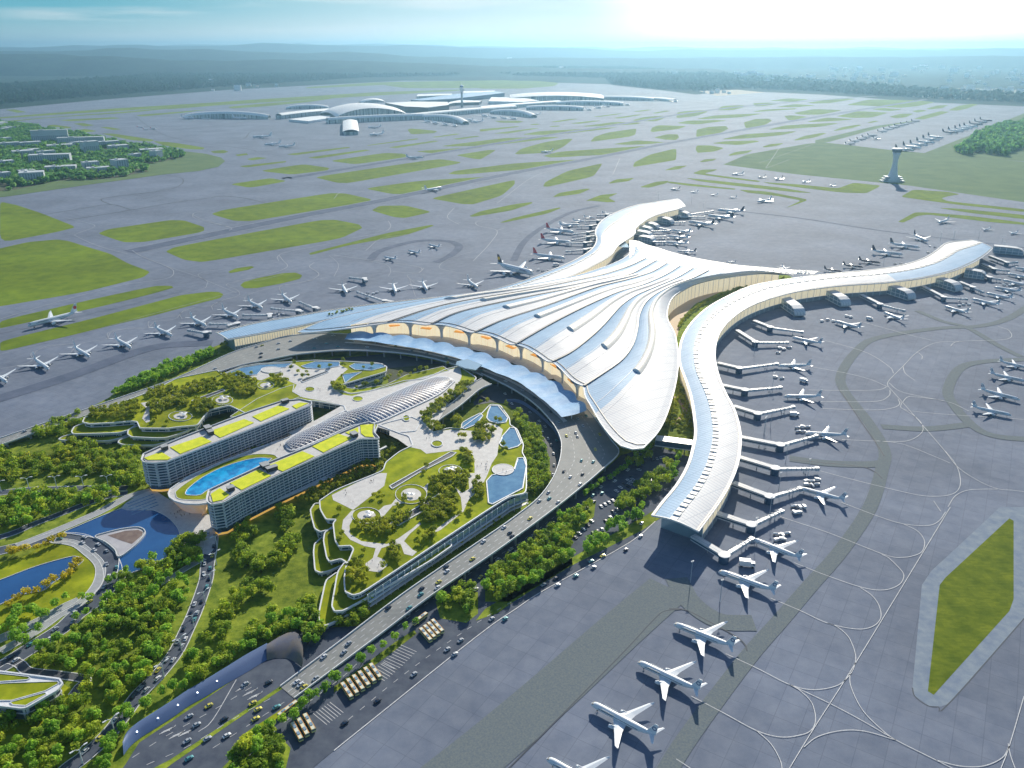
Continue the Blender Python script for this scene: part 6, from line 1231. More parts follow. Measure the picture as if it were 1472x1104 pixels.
def put(proto, key, p, rz, label, cat, group, s=1.0):
    o = copy_tree(proto) if key in first else proto; first.add(key); o.location = p; o.rotation_euler = (0, 0, rz); o.scale = (s, s, s); return tag(o, label, cat, group)
rg = random.Random(21); cols = ['white', 'silver', 'black', 'silver', 'white', 'black', 'white', 'yellow', 'silver', 'teal']
CN = {}
def car_at(p, rz, where, col=None, s=1.0, end='far'):
    col = col or rg.choice(cols); k = (col, where); CN[k] = CN.get(k, -1)+1; put(CP[col], 'car'+col, p, rz, '%s %s car from the %s end %s' % (ORD[CN[k]], col, end, where), 'car', 'cars '+where, s)
def along(Lc, Rc, lanes, step, where, rev=None, jitter=.35, skip=.0, z=.1, end='far'):
    tot = sum((Lc[i+1]-Lc[i]).length for i in range(len(Lc)-1)); n = int(tot/step)
    a, c = resample(Lc, n*4+1), resample(Rc, n*4+1)
    for i in range(n):
        for k, f in enumerate(lanes):
            if rg.random() < skip: continue
            j = min(n*4-1, max(0, int(i*4+rg.uniform(0, 4*jitter*2)+k*1.7))); p = a[j].lerp(c[j], f); d = a[j+1].lerp(c[j+1], f)-p
            if d.length > 1e-6: car_at(p+Vector((0, 0, z)), math.atan2(d.y, d.x)+(math.pi if (rev and f in rev) else 0), where, end=end)
L_, R_ = dE[1], dE[2]
along(L_[5:], R_[5:], (.15, .38, .62, .85), 42, 'of the curving elevated road', skip=.15)
L_, R_ = dW[1], dW[2]
along(L_[:45], R_[:45], (.2, .4, .7, .85), 36, 'of the wide upper deck before the terminal', skip=.45); along(L_[50:], R_[50:], (.3, .7), 70, 'of the long left highway', skip=.2)
def along_line(pts, w_, step, where, f=(.28, .72), z=.5, skip=.15):
    c = cr(PP(pts, z), 5); a, q = strip_pts(c, w_); along(a, q, f, step, where, rev=(f[0],), skip=skip)
along_line(ring, 17, 24, 'of the pond ring road')
along_line([(303, 758), (304, 775), (302, 793), (298, 814), (296, 834)]+A(0,729,[(830,430),(790,520),(740,620),(660,720),(590,790),(530,870),(450,970),(350,1060)]), 13, 17, 'of the narrow woodland access road', skip=.05)
along_line(B(0,680,[(-20,145),(200,118),(400,112),(600,108),(800,110)]), 12, 30, 'of the lamp lined road above the lake', skip=.2)
along_line(A(0,729,[(560,1060),(700,970),(900,860),(1100,740),(1200,690)]), 20, 30, 'of the sunken road by the retaining wall', (.2, .8), skip=.35)
along_line(A(0,729,[(680,1100),(850,1000),(1000,910),(1180,810)]), 22, 22, 'of the wide road beside the median', (.1, .5, .85), skip=.3)
along_line(A(480,729,[(60,930),(250,800),(460,640),(620,530),(760,430),(900,340),(1080,250),(1200,190),(1290,110)])+[(935,745)], 18, 30, 'of the apron perimeter road', (.25, .75), skip=.3)
along_line(A(480,729,[(500,400),(600,335),(740,200),(900,100),(1060,0)])+[(870,700), (905, 670)], 16, 22, 'of the lane below the viaduct', skip=.25)
along_line(B(560,540,[(760,130),(900,230),(1020,340),(1120,450),(1160,580),(1150,720)]), 24, 24, 'of the sunken loop road', (.1, .5, .9), skip=.35)
# parked cars in the car park
for (a, c, n) in ((A(480,729,[(1020,130)])[0], A(480,729,[(1090,60)])[0], 5), (A(480,729,[(1095,110)])[0], A(480,729,[(1135,95)])[0], 3), (A(480,729,[(1180,20)])[0], A(480,729,[(1215,0)])[0], 3), (A(480,360,[(1130,1085)])[0], A(480,360,[(1180,1060)])[0], 4), (A(480,360,[(1195,1020)])[0], A(480,360,[(1260,960)])[0], 5), (A(480,360,[(1290,930)])[0], A(480,360,[(1310,890)])[0], 3), (B(900,600,[(10,490)])[0], B(900,600,[(45,440)])[0], 4), (B(900,600,[(90,500)])[0], B(900,600,[(170,440)])[0], 5), (B(900,600,[(190,300)])[0], B(900,600,[(270,280)])[0], 4), (A(480,729,[(1150,60)])[0], A(480,729,[(1190,30)])[0], 3)):
    a = P(*a, .4); c = P(*c, .4); d = (c-a).normalized()
    for i in range(n): car_at(a.lerp(c, i/max(1, n-1)), math.atan2(d.y, d.x)+1.2, 'of the parked rows in the wooded car park', rg.choice(['white', 'white', 'silver', 'black']))
# buses
def busrow(x0, y0, x1, y1, n, where):
    for i in range(n):
        t = i/max(1, n-1); p = P(x0+(x1-x0)*t, y0+(y1-y0)*t, .45); put(BUS, 'bus', p, P(x1, y1).x*0-.98, '%s bus %s' % (('yellow and cream ' + ORD[i]) if False else 'yellow and cream roofed', ('%s from the left in the %s' % (ORD[i], where))), 'bus', 'buses in the '+where, 1.05)
busrow(612, 915.5, 629, 903, 4, 'upper bus row'); busrow(499, 996, 540, 968, 6, 'middle bus row'); busrow(427, 1055, 445, 1042, 3, 'lower bus row')
p = P(604, 892, .45); put(BUS, 'bus', p, math.atan2(*(P(620, 880)-P(590, 903)).yx), 'yellow and cream roofed bus driving alone behind the upper bus row', 'bus', None)
p = P(414, 1022, .45); put(BUS, 'bus', p, math.atan2(*(P(430, 1010)-P(400, 1033)).yx), 'pale bus partly hidden by a tree beside the median strip', 'bus', None)
# apron service vehicles in clusters
cl = [(B(900,600,[(1180,640)])[0], 5, 'by the third boarding bridge from the pier tip'), (B(900,600,[(1270,450)])[0], 6, 'near the empty fourth bridge of the right pier'), (B(900,600,[(1060,830)])[0], 5, 'by the second aircraft at the right pier tip'), (B(1040,480,[(520,665)])[0], 6, 'above the fourth aircraft of the right pier'), (B(1040,480,[(370,310)])[0], 2, 'between the upper bridges of the right pier'), (B(1040,480,[(390,105)])[0], 4, 'below the upper curve of the right pier'), (B(1000,320,[(1060,665)])[0], 2, 'in front of the second gate lounge'), (B(1172,300,[(1010,680)])[0], 4, 'beyond the gate lounges at the right'), (B(1172,300,[(50,790)])[0], 3, 'in front of the first gate lounge'), (B(780,270,[(820,360)])[0], 5, 'beside the lounges right of the middle pier'), (B(780,270,[(300,350)])[0], 5, 'among the bridges left of the middle pier'), (B(660,300,[(560,440)])[0], 3, 'by the nose of the four engined airliner'), (B(1172,300,[(800,270)])[0], 5, 'above the far part of the right pier roof'), (B(1172,300,[(1330,540)])[0], 5, 'among the crowded stands at the far right'), (B(280,400,[(560,260)])[0], 4, 'beside the low left pier'), (B(280,400,[(1220,110)])[0], 4, 'beside the widest aircraft above the low left pier'), (B(480,729,[(0,0)])[0] if False else B(1172,300,[(560,390)])[0], 4, 'next to the dark aircraft above the right pier')]
for (c, n, where) in cl:
    for i in range(n):
        p = P(c[0]+(i % 3)*7.5+rg.uniform(-1.5, 1.5), c[1]+(i//3)*7+rg.uniform(-1.5, 1.5), .32); k = rg.randrange(2)
        put(TK[k], 'tk%d' % k, p, rg.choice([.2, .3, 1.7, -.2]), 'white %s truck %s' % (('tank', 'box')[k], where), 'truck', 'service trucks '+where, 1.05)
for (c, rz, s, lab) in ((B(1040,480,[(565,340)])[0], -.7, 1.8, 'large white box truck parked alone between two aircraft of the right pier'), (B(1040,480,[(498,578)])[0], 0, 1.8, 'large white box truck just below the boarding bridge beside the fourth aircraft'), (B(900,600,[(850,1050)])[0], -.2, 2.2, 'largest white box truck under the boarding bridge at the pier tip'), (B(1000,320,[(1225,685)])[0], -.5, 1.7, 'large white box truck in front of the second gate lounge'), (B(780,270,[(95,550)])[0], 0, 2, 'white box truck beside the red tailed aircraft at the hub roof edge')):
    put(TK[1], 'tk1', P(*c, .32), rz, lab, 'truck', None, s)
# street lamps
for i, (x, y) in enumerate(B(190,620,[(600,820),(595,940),(560,1090)])+A(0,729,[(870,410),(822,510),(770,610),(695,720),(485,955),(350,1085)])):
    a = P(x, y, .4); put(LAMP, 'lamp', a, .9, 'white double arm street lamp, %s down the narrow access road' % ORD[i], 'street lamp', 'lamps of the access road', 1.25)
for i, (x, y) in enumerate(B(0,680,[(10,135),(205,110),(400,100),(590,98),(765,95)])): put(LAMP, 'lamp', P(x, y, .4), .3, 'white double arm street lamp, %s from the left on the road above the lake' % ORD[i], 'street lamp', 'lamps above the lake', 1.25)
MP = B(900,600,[(905,850),(1075,520),(1125,320),(970,120),(1280,420),(1010,700)])+B(1040,480,[(330,660),(290,700),(215,150),(345,380)])+B(1172,300,[(975,215),(1310,270),(1150,215),(480,400),(880,230),(1325,300)])+B(780,270,[(1050,110),(815,90),(1130,160)])+A(972,729,[(185,400),(60,320)])
for i, (x, y) in enumerate(MP): put(MAST, 'mast', P(x, y, .3), .4, 'thin grey floodlight mast standing among the pier stands', 'floodlight', 'floodlight masts at the stands')
# people
pm = [person_mesh(0), person_mesh(1)]; cm = [M['people_dark'], M['white_m'], mat('red_clothes', (.45, .08, .06), .9)]
for m_ in pm: m_.materials.append(M['people_dark'])
crowd = [((B(190,620,[(340,590)])[0]), .6, 14, 9, 14, 'walking on the lit forecourt beside the lake'), (B(360,500,[(130,710)])[0], PZ+.2, 20, 16, 9, 'strolling on the central plaza beside the lattice canopy'), (B(560,540,[(660,640)])[0], PZ+.3, 12, 12, 9, 'standing on the right plaza near the largest roof pond'), (B(430,680,[(350,165)])[0], PZ+.3, 8, 14, 4, 'on the ramp of the right roof garden'), (B(430,680,[(510,75)])[0], PZ+.3, 6, 8, 3, 'at the top of the roof garden ramp'), (B(430,680,[(530,620)])[0], PZ+.3, 6, 8, 3, 'on the round terrace of the right roof garden'), (B(360,500,[(440,300)])[0], PZ+.3, 12, 16, 5, 'around the planter on the left plaza'), (B(560,540,[(810,680)])[0], PZ+1.0, 4, 5, 2, 'on the round terrace in the largest roof pond'), (B(560,540,[(250,450)])[0], PZ+.3, 8, 14, 3, 'on the plaza by the planted ramp')]
for (c, z, sx, sy, n, where) in crowd:
    for i in range(n):
        p = P(*c, z)+Vector((rg.uniform(-sx, sx), rg.uniform(-sy, sy), 0)); k = rg.randrange(2); ob = bpy.data.objects.new('person', pm[k]); COL.objects.link(ob); ob.location = p; ob.rotation_euler.z = rg.uniform(0, 6.3); ob.scale = (1.35,)*3
        tag(ob, 'person in dark clothes %s' % where, 'person', 'people '+where)
# umbrellas and play frames on the round terraces
def parasol():
    root = empty('parasol'); b = MB(); b.tube((0, 0, 0), (0, 0, 3), .1, n=6); b.build('pole', M['white_m'], root); b = MB(); n = 8; b.add([(math.cos(2*math.pi*i/n)*3, math.sin(2*math.pi*i/n)*3, 2.8) for i in range(n)]+[(0, 0, 3.7)], [(i, (i+1) % n, n) for i in range(n)]); b.build('shade', M['white'], root); return root
PS = parasol(); index_children()
for (c, n, where) in ((B(430,680,[(475,300)])[0], 4, 'lower left round terrace of the right roof garden'), (B(430,680,[(790,150)])[0], 2, 'middle round terrace of the right roof garden'), (B(560,540,[(430,672)])[0], 4, 'upper round terrace of the right roof garden'), (B(280,400,[(195,855)])[0], 3, 'middle round terrace of the left roof garden'), (B(280,400,[(500,755)])[0], 3, 'upper round terrace of the left roof garden'), (B(80,520,[(880,385)])[0], 4, 'lower round terrace of the left roof garden')):
    for i in range(n): put(PS, 'ps', P(*c, PZ+.5)+Vector((rg.uniform(-6, 6), rg.uniform(-5, 5), 0)), 0, 'white parasol on the '+where, 'parasol', 'parasols on the '+where)
# ---------------------------------------------------------------- trees
def crown_arrays(rng, n_clump, per, rad, hgt, zc, leaf, flat=.8):
    """leaf-sized quads gathered in clumps through an uneven crown volume"""
    a = rng.uniform(0, 2*np.pi, n_clump); u = rng.uniform(-1, 1, n_clump); rr = rng.uniform(.45, 1, n_clump)**.6
    c = np.stack([np.cos(a)*np.sqrt(1-u*u)*rr*rad*.72, np.sin(a)*np.sqrt(1-u*u)*rr*rad*.72, zc+u*rr*hgt*.38], 1); cs = rad*rng.uniform(.28, .45, n_clump)
    k = np.repeat(np.arange(n_clump), per); N_ = len(k)
    d = rng.normal(size=(N_, 3)); d /= np.linalg.norm(d, axis=1)[:, None]; p = c[k]+d*(cs[k]*rng.uniform(.75, 1.05, N_))[:, None]*np.array([1, 1, flat])
    nn_ = d+rng.normal(size=(N_, 3))*.35+np.array([0, 0, .25]); nn_ /= np.linalg.norm(nn_, axis=1)[:, None]
    t = np.cross(nn_, rng.normal(size=(N_, 3))); t /= np.linalg.norm(t, axis=1)[:, None]; s = np.cross(nn_, t); L_ = (leaf*rng.uniform(.6, 1.3, N_))[:, None]
    v = np.stack([p-t*L_-s*L_*.7, p+t*L_-s*L_*.5, p+t*L_*.8+s*L_*.7, p-t*L_*.7+s*L_*.6], 1)
    return v.reshape(-1, 3)
def quads_mesh(name, v, m):
    me = bpy.data.meshes.new(name); n = len(v)//4; me.vertices.add(n*4); me.vertices.foreach_set('co', v.astype(np.float32).ravel()); me.loops.add(n*4); me.loops.foreach_set('vertex_index', np.arange(n*4, dtype=np.int32)); me.polygons.add(n); me.polygons.foreach_set('loop_start', np.arange(0, n*4, 4, dtype=np.int32)); me.materials.append(m); me.update(calc_edges=True); return me
def trunk_mesh(h, r, sp):
    b = MB(); b.tube((0, 0, 0), (0, 0, h*.5), r, r*.7, 6)
    for k in range(4): a = k*1.57+.4; b.tube((0, 0, h*.42), (math.cos(a)*sp, math.sin(a)*sp, h*.75), r*.5, r*.15, 5)
    me = bpy.data.meshes.new('trunk'); me.from_pydata(b.v, [], b.f); me.materials.append(M['wood']); return me
SPEC = {'wood': ('leaf', 4.9, 8.6, 6.2), 'street': ('leaf_bright', 4.3, 8, 6.6), 'garden': ('leaf_olive', 4.6, 7, 5.2), 'yellow': ('leaf_yellow', 5.2, 7, 6.4)}
TM = {}
for k, (lm, rad, hg, zc) in SPEC.items():
    TM[k] = []
    for i in range(4):
        v = crown_arrays(RNG, 26, 24, rad, hg, zc, .52); TM[k].append((quads_mesh('crown', v, M[lm]), trunk_mesh(zc, .32, rad*.4)))
def inside(x, y, poly):
    r = False; n = len(poly); j = n-1
    for i in range(n):
        if (poly[i].y > y) != (poly[j].y > y) and x < (poly[j].x-poly[i].x)*(y-poly[i].y)/(poly[j].y-poly[i].y)+poly[i].x: r = not r
        j = i
    return r
TREES = []   # x, y, z, kind, where, scale
rt = random.Random(5)
def scatter(px, z, spacing, kind, where, s=(.8, 1.38), keep=1.0, mix=None):
    pl = PP(px, z); x0, x1 = min(p.x for p in pl), max(p.x for p in pl); y0, y1 = min(p.y for p in pl), max(p.y for p in pl); y = y0; r = 0
    while y < y1:
        x = x0+(spacing/2 if r % 2 else 0)
        while x < x1:
            X = x+rt.uniform(-.38, .38)*spacing; Y = y+rt.uniform(-.38, .38)*spacing
            if inside(X, Y, pl) and rt.random() < keep: TREES.append((X, Y, z, (mix if mix and rt.random() < .3 else kind), where, rt.uniform(*s)))
            x += spacing
        y += spacing*.87; r += 1
def line_trees(px, z, step, kind, where, s=(.85, 1.1), jit=1.5, skip=0):
    c = cr(PP(px, z), 5); L_ = sum((c[i+1]-c[i]).length for i in range(len(c)-1)); q = resample(c, max(2, int(L_/step)))
    for p in q:
        if rt.random() >= skip: TREES.append((p.x+rt.uniform(-jit, jit), p.y+rt.uniform(-jit, jit), z, kind, where, rt.uniform(*s)))
W_ = 'in the woods between the lake and the tunnel wall'
scatter(B(0,879,[(200,300),(500,180),(640,60),(800,-20),(1000,-60),(1250,60),(1250,180),(1150,330),(1000,520),(830,700),(640,620),(560,560),(640,480),(450,430),(200,380)]), .2, 8.4, 'wood', W_, keep=.72, mix='street')
scatter(B(0,879,[(-100,740),(150,720),(450,680),(560,620),(700,700),(780,760),(600,950),(470,1104),(300,1200),(-200,1300),(-300,900)]), .2, 8.6, 'wood', 'in the dark wood at the bottom left corner', keep=.78, mix='street')
scatter(B(0,680,[(780,800),(900,690),(1000,660),(1120,610),(1250,560),(1300,640),(1200,760),(1260,860),(1330,900),(1250,1000),(1150,1104),(800,1104),(700,1050),(780,960),(900,880)]), .2, 8.6, 'wood', 'in the wood on the near shore of the lake', keep=.70, mix='street')
scatter(B(190,620,[(250,870),(330,790),(420,750),(500,760),(520,850),(480,930),(380,960),(270,930)]), .2, 7.6, 'wood', 'in the dark clump between the lake and the access road')
scatter(B(190,620,[(740,690),(830,640),(870,760),(780,820),(860,880),(960,930),(1050,820),(1140,740),(1190,790),(1180,880),(1060,960),(900,1010),(780,1000),(700,900)]), .2, 7.8, 'wood', 'in the ring shaped grove below the right hotel', keep=.92)
scatter(B(190,620,[(1010,570),(1120,540),(1150,620),(1130,700),(1070,720),(1020,640)]), .2, 7.5, 'wood', 'in the ring shaped grove below the right hotel')
scatter(A(0,729,[(850,570),(880,500),(940,430),(1010,350),(1100,330),(1190,320),(1170,360),(1060,390),(1000,470),(960,560),(890,610)]), .2, 8.6, 'wood', 'in the loose grove on the meadow slope', keep=.75)
scatter(A(0,729,[(790,650),(900,640),(1000,580),(1060,520),(1180,440),(1280,400),(1350,440),(1380,520),(1340,600),(1300,640),(1290,540),(1230,520),(1100,590),(960,670),(820,760),(770,740)]), .2, 8.6, 'wood', 'in the belt above the tunnel wall', keep=.85, mix='street')
line_trees(A(0,729,[(500,900),(570,870),(690,800),(770,770),(830,730),(950,660),(1060,580),(1200,520)]), .2, 8, 'street', 'in the belt above the tunnel wall', jit=3)
line_trees(A(0,729,[(480,1104),(490,1000),(440,1080),(420,1130),(520,940),(600,860)]), .2, 9, 'street', 'beside the lower end of the access road', jit=4)
line_trees(A(0,729,[(450,330),(540,290),(640,240),(760,260),(850,240)]), .2, 9, 'street', 'along the near shore of the lake', jit=3); line_trees(A(0,729,[(430,420),(560,370),(680,310),(800,340),(720,480),(690,560),(620,650),(570,720),(480,820)]), .2, 10, 'street', W_, jit=4)
line_trees(A(0,729,[(310,480),(390,450),(450,410),(320,390),(260,430),(200,470)]), .2, 10, 'street', 'beside the road at the pond end', jit=4)
scatter(A(0,729,[(-40,500),(60,440),(150,430),(210,520),(120,600),(30,640),(-60,620)]), .3, 9.5, 'street', 'along the lower road left of the pond', keep=.65)
for (pts, n) in (([(60,210),(40,200),(110,195),(180,180),(240,150),(265,145)], 0), ([(45,420),(130,375),(160,370),(240,320),(270,310),(300,290),(330,240),(345,245)], 0)): line_trees(A(0,729,pts), .35, 7.5, 'yellow', 'on the lawn round the pond', jit=1.5)
scatter(A(0,360,[(-60,850),(80,880),(200,860),(330,810),(490,870),(480,940),(400,960),(300,990),(200,960),(60,990),(-60,970)]), .2, 8.6, 'wood', 'in the long wood left of the hotels', keep=.78, mix='garden')
scatter(A(0,360,[(470,900),(560,830),(600,860),(600,920),(640,1000),(560,1010),(480,990),(430,960)]), .2, 8, 'wood', 'in the long wood left of the hotels', keep=.9)
scatter(A(0,360,[(-60,1060),(100,1040),(300,1030),(420,1020),(520,1040),(420,1080),(280,1104),(100,1180),(-60,1200)]), .2, 8.6, 'wood', 'in the wood between the lamp road and the quay', keep=.86, mix='street')
line_trees(A(0,360,[(-20,1104),(60,1060),(200,1060),(340,1070),(400,1030),(500,1010),(600,960)]), .2, 10, 'street', 'beside the lamp lined road', jit=3)
scatter(A(0,360,[(120,790),(230,740),(330,710),(380,740),(300,760),(270,790),(180,800)]), .2, 8, 'wood', 'in the strip between highway and left terraces')
scatter(A(0,360,[(465,625),(560,560),(740,480),(900,430),(935,440),(800,500),(640,570),(490,622)]), .2, 7.5, 'street', 'in the wedge between highway and apron', keep=.9)
line_trees(A(0,360,[(940,410),(1050,380),(1150,355),(1270,335)]), .3, 7, 'wood', 'along the foot of the low left pier')
# east side
scatter(A(480,729,[(640,330),(700,260),(880,120),(980,40),(1090,0),(1080,60),(1000,120),(1010,220),(930,290),(860,330),(760,370),(740,400),(650,410)]), .4, 8.2, 'wood', 'in the long tree belt between viaduct and perimeter road', keep=.92, mix='street')
scatter(A(480,729,[(440,400),(550,340),(610,370),(600,440),(570,480),(480,430)]), .4, 8, 'wood', 'in the small grove behind the bus rows', mix='street')
line_trees(A(480,729,[(0,730),(75,700),(125,660),(165,625),(215,600),(265,560),(350,500)]), .4, 11, 'street', 'in the line behind the middle bus row', jit=1)
line_trees(A(0,729,[(1240,900),(1320,830),(1380,780),(1440,730),(1170,940),(1100,960),(1045,1030),(985,1070)]), .4, 11, 'street', 'beside the lower bus row', jit=2)
scatter(A(0,729,[(960,1104),(1060,1000),(1150,960),(1220,1020),(1210,1104),(1180,1150),(960,1160)]), .4, 8.5, 'wood', 'in the grove at the bottom beside the bus rows', mix='street')
scatter(A(480,360,[(1190,1104),(1240,1030),(1300,990),(1370,950),(1420,880),(1440,930),(1400,1000),(1330,1060),(1270,1104)]), .4, 7.6, 'wood', 'in the car park island nearest the right pier', keep=.85)
scatter(A(480,729,[(1040,200),(1090,130),(1180,60),(1260,20),(1350,-20),(1290,70),(1180,130),(1090,200)]), .4, 8.5, 'street', 'in the car park island nearest the right pier', keep=.75)
line_trees(A(480,360,[(1060,1050),(1120,1000),(1180,965),(1250,920)]), .4, 8, 'street', 'in the row beside the viaduct at the car park', jit=1.5); line_trees(A(480,360,[(1280,880),(1330,850),(1400,830),(1460,840),(1450,900),(1430,980)]), .4, 8, 'street', 'round the upper end of the car park', jit=3)
scatter(A(480,360,[(1230,900),(1300,870),(1340,880),(1280,930)]), .4, 8, 'wood', 'round the upper end of the car park')
# loop road planting and ditches
scatter(B(560,540,[(900,260),(960,330),(1050,420),(1090,540),(1120,680),(1110,780),(1050,860),(960,820),(965,600),(940,500),(940,400),(870,310)]), .3, 7.2, 'wood', 'in the curved belt between the roof ponds and the loop road')
line_trees(B(560,540,[(1040,440),(1080,520),(1100,600),(1090,680),(1080,770)]), .3, 6.5, 'street', 'in the curved belt between the roof ponds and the loop road')
line_trees(B(560,540,[(960,850),(900,900),(760,1000),(640,1104)])+B(430,680,[(1420,330),(1200,460),(1050,560),(850,690),(650,800),(480,920),(330,1040),(280,1080)]), .3, 6, 'garden', 'in the hedge like row below the right roof garden front', s=(.55, .85), jit=2.5)
scatter(B(430,680,[(300,1040),(480,900),(560,930),(450,1040),(380,1104),(260,1104)]), .3, 7, 'wood', 'in the hedge like row below the right roof garden front')
scatter(B(430,680,[(0,1000),(60,900),(110,960),(130,1080),(60,1104),(-60,1104)]), .3, 8.5, 'wood', 'at the foot of the lowest right terrace', mix='street')
scatter(B(360,500,[(300,1070),(520,960),(700,870),(850,790),(1000,700),(1080,680),(1000,740),(930,850),(600,1000),(480,1080),(420,1104)]), 8, 6.2, 'garden', 'in the planted trench beside the right hotel', s=(.5, .8))
scatter(B(80,520,[(900,790),(1150,700),(1472,590),(1472,600),(1100,740),(930,800)]), 12, 6, 'garden', 'in the narrow planting beside the left hotel', s=(.4, .6))
scatter(B(740,460,[(1150,470),(1200,440),(1250,600),(1255,790),(1100,770),(1020,760),(1080,660),(1150,700),(1200,640),(1150,560)]), .9, 6.5, 'garden', 'in the courtyard garden between hub and right pier', s=(.5, .85)); scatter(B(740,460,[(1110,560),(1150,580),(1160,650),(1130,700),(1060,690)]), .9, 6.5, 'garden', 'in the courtyard garden between hub and right pier', s=(.5, .85))
line_trees(B(780,270,[(960,990),(1000,930),(1080,860),(1160,810),(1280,760),(1400,710)])+B(1000,320,[(300,480),(400,450),(520,425),(620,400)]), 1, 6, 'garden', 'along the courtyard strip beside the right pier', s=(.6, .9), jit=2)
line_trees(B(280,400,[(960,265),(1000,250),(1050,240),(1110,225)]), 24, 5, 'garden', 'on the roof of the low left pier', s=(.5, .7), jit=3)
# roof gardens
RG = 'on the right roof garden'; LG = 'on the left roof garden'
for pts, sp_ in ((B(430,680,[(340,650),(400,600),(480,680),(490,760),(440,800),(360,760)]), 6.6), (B(430,680,[(380,360),(480,340),(600,340),(690,300),(720,370),(690,430),(560,460),(400,400)]), 6.8), (B(430,680,[(620,530),(680,500),(730,580),(700,640),(640,620)]), 6.6), (B(430,680,[(850,280),(940,200),(1030,150),(1110,170),(1130,260),(1000,330),(880,380)]), 6.8), (B(430,680,[(830,440),(950,400),(980,450),(880,510)]), 6.5), (B(430,680,[(690,310),(800,290),(770,360),(700,350)]), 6.5), (B(560,540,[(210,280),(260,260),(320,190),(400,150),(470,90),(560,40),(600,60),(480,160),(380,230),(300,290),(310,340),(400,370),(350,400),(280,380)]), 6.5),
    (B(560,540,[(590,370),(670,330),(740,390),(720,450),(640,480),(580,470)]), 6.5), (B(560,540,[(480,540),(560,530),(590,620),(530,650)]), 6.5), (B(560,540,[(600,740),(660,720),(670,850),(600,890),(590,820)]), 6.5), (B(560,540,[(280,740),(380,700),(480,680),(580,690),(540,800),(450,780),(440,860),(300,830)]), 7), (B(560,540,[(440,320),(500,300),(510,370),(460,380)]), 6), (B(560,540,[(220,900),(330,880),(450,850),(470,930),(400,1020),(240,1040)]), 7)):
    scatter(pts, PZ+.1, sp_, 'garden', RG, s=(.7, 1.0))
for (x, y) in B(430,680,[(285,275),(300,440),(285,480),(460,560),(570,150),(590,180),(530,170),(740,190),(690,240),(1260,150),(1280,100),(1200,250),(1210,280),(1130,310),(840,500),(590,670),(430,700)])+B(560,540,[(260,650),(240,690),(100,890),(750,320),(780,330),(800,500),(820,530),(640,200),(690,190),(620,230),(820,215),(500,440),(530,440)]): TREES.append((P(x, y, PZ).x, P(x, y, PZ).y, PZ+.1, 'garden', RG, rt.uniform(.6, .95)))
for pts, sp_ in ((B(80,520,[(250,350),(330,340),(480,310),(570,280),(600,330),(560,400),(400,410),(240,400)]), 6.6), (B(80,520,[(650,310),(760,270),(860,240),(960,290),(940,320),(820,310),(740,370),(680,390)]), 6.6), (B(80,520,[(820,220),(980,150),(1120,130),(1160,190),(1000,220),(860,250)]), 6.8), (B(80,520,[(1180,110),(1300,90),(1420,150),(1420,230),(1320,220),(1200,210)]), 6.8), (B(80,520,[(970,300),(1080,290),(1140,310),(1100,350),(1000,360)]), 6.5), (B(80,520,[(640,210),(760,180),(860,190),(760,260),(660,250)]), 7), (B(280,400,[(520,690),(600,690),(660,730),(640,760),(560,740)]), 6.5), (B(280,400,[(300,760),(400,740),(450,800),(380,840),(290,830)]), 6.5), (B(280,400,[(0,860),(100,870),(150,900),(80,960),(0,960)]), 7), (B(280,400,[(970,740),(1040,760),(1060,800),(980,800)]), 6)):
    scatter(pts, PZ+.1, sp_, 'garden', LG, s=(.7, 1.0))
for (x, y) in B(280,400,[(700,610),(680,640),(1050,590),(1060,620),(955,630),(880,640),(730,670),(790,670),(760,700),(800,695),(1040,700),(1140,780),(1210,760),(1280,750),(1340,730),(1380,700),(1440,700),(250,690),(310,680),(350,700),(400,680),(180,680),(1250,620),(1190,640)])+B(360,500,[(1060,190),(1130,190),(1160,170),(1200,160),(1240,160),(1390,120),(900,250),(970,230),(800,270)])+B(80,520,[(690,430),(710,410),(790,440),(420,330),(350,330)]): TREES.append((P(x, y, PZ).x, P(x, y, PZ).y, PZ+.1, 'garden', LG, rt.uniform(.6, .95)))
# nearest 300 stand as single trees, the rest become one wood
camx = Vector((0, 0, HC))
def vis(t):
    d = Vector((t[0], t[1], t[2]+5))-camx; f = d.y*ct-d.z*st; X = d.x/f; Y = (d.y*st+d.z*ct)/f
    return f, 736+X*FP, 552-Y*FP
sc_ = []
for t in TREES:
    f, x, y = vis(t)
    if -60 < x < 1532 and y < 1190: sc_.append((f/t[5] if (0 < x < 1472 and y < 1104) else f*9, t))
sc_.sort(key=lambda q: q[0])
WORD = {'wood': 'dark green broadleaf tree', 'street': 'bright green round crowned tree', 'garden': 'olive green garden tree', 'yellow': 'yellow leaved tree'}
near = sc_[:300]; rest = sc_[300:]
for _, (x, y, z, kind, where, s) in near:
    cm_, tm_ = rt.choice(TM[kind]); r = empty('tree', (x, y, z), rt.uniform(0, 6.3), WORD[kind]+' '+where, 'tree', WORD[kind]+'s '+where); r.scale = (s, s, s*rt.uniform(.9, 1.15))
    a = bpy.data.objects.new('crown', cm_); COL.objects.link(a); a.parent = r; a = bpy.data.objects.new('trunk', tm_); COL.objects.link(a); a.parent = r
kinds = ['wood', 'street', 'garden', 'yellow']; big = []; mi = []
low = {k: [crown_arrays(RNG, 20, 11, SPEC[k][1], SPEC[k][2], SPEC[k][3], .72) for _ in range(5)] for k in kinds}
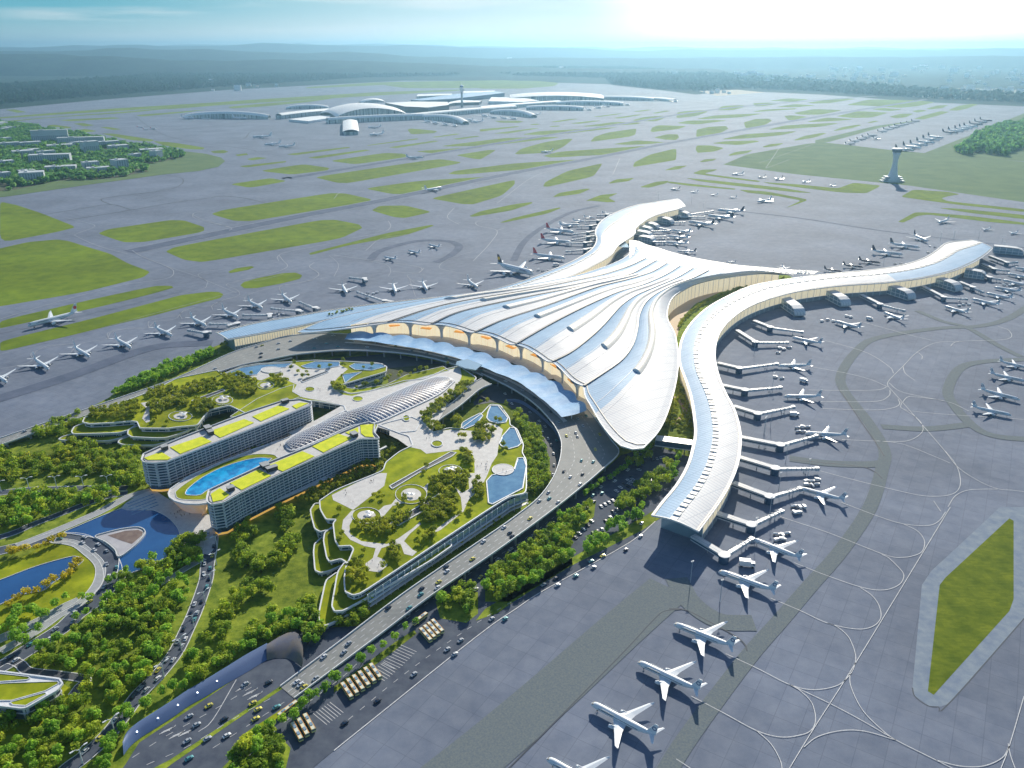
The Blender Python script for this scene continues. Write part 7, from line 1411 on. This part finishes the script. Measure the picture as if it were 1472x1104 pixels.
for _, (x, y, z, kind, where, s) in rest:
    v = low[kind][rt.randrange(5)]; a = rt.uniform(0, 6.3); c_, s_ = math.cos(a), math.sin(a); R = np.array([[c_, s_, 0], [-s_, c_, 0], [0, 0, rt.uniform(.9, 1.2)]])
    big.append(v @ R*s+np.array([x, y, z])); mi += [kinds.index(kind)]*(len(v)//4)
allv = np.concatenate(big); me = quads_mesh('woods', allv, M['leaf'])
for k in kinds[1:]: me.materials.append(M[SPEC[k][0]])
me.polygons.foreach_set('material_index', np.array(mi, dtype=np.int32)); wo = bpy.data.objects.new('woods', me); COL.objects.link(wo); tag(wo, kind='stuff', label='mass of smaller trees filling the woods and gardens')
# far clumps: town trees, right grove, forest edge
M['leaf_dark'] = leaf_mat('dark_forest_leaves', (.01, .04, .03), (.02, .06, .035), (.04, .09, .045))
M['leaf_far'] = leaf_mat('far_leaves', (.08, .26, .07), (.18, .42, .10), (.36, .58, .12))
def far_wood(name, px, spacing, rad, n_cl, per, leaf, label, keep=1, m='leaf_far'):
    TREES.clear(); scatter(px, .5, spacing, 'wood', '', keep=keep); vs = [crown_arrays(RNG, n_cl, per, rad, rad*1.3, rad*.8, leaf) for _ in range(5)]; big = []
    for (x, y, z, k, w__, s) in TREES: big.append(vs[rt.randrange(5)]*s*np.array([1, 1, rt.uniform(.8, 1.3)])+np.array([x, y, z]))
    me = quads_mesh(name, np.concatenate(big), M[m]); o = bpy.data.objects.new(name, me); COL.objects.link(o); tag(o, kind='stuff', label=label); print(name, len(TREES), len(big))
far_wood('town_trees', TW, 30, 13, 12, 14, 2.8, 'bushy green trees between the blocks of the town', .74)
far_wood('grove', B(1172,120,[(990,475),(1060,440),(1100,400),(1160,360),(1260,320),(1340,295),(1440,290),(1600,200),(2100,250),(2100,480),(1500,450),(1390,480),(1340,515),(1240,505),(1180,480),(1080,505),(1010,500)]), 34, 19, 16, 14, 3.2, 'dense green grove at the right edge beyond the field')
far_wood('forest_edge', [(-20,152),(150,138),(330,124),(520,112),(700,108),(870,112),(880,122),(940,128),(1000,131),(1060,127),(1160,131),(1300,140),(1472,148),(1472,138),(1300,128),(1100,112),(900,98),(600,96),(300,104),(0,125)], 70, 26, 6, 6, 10, 'far forest along the airport boundary', m='leaf_dark')
print('trees', len(near), len(rest), len(allv)//4)
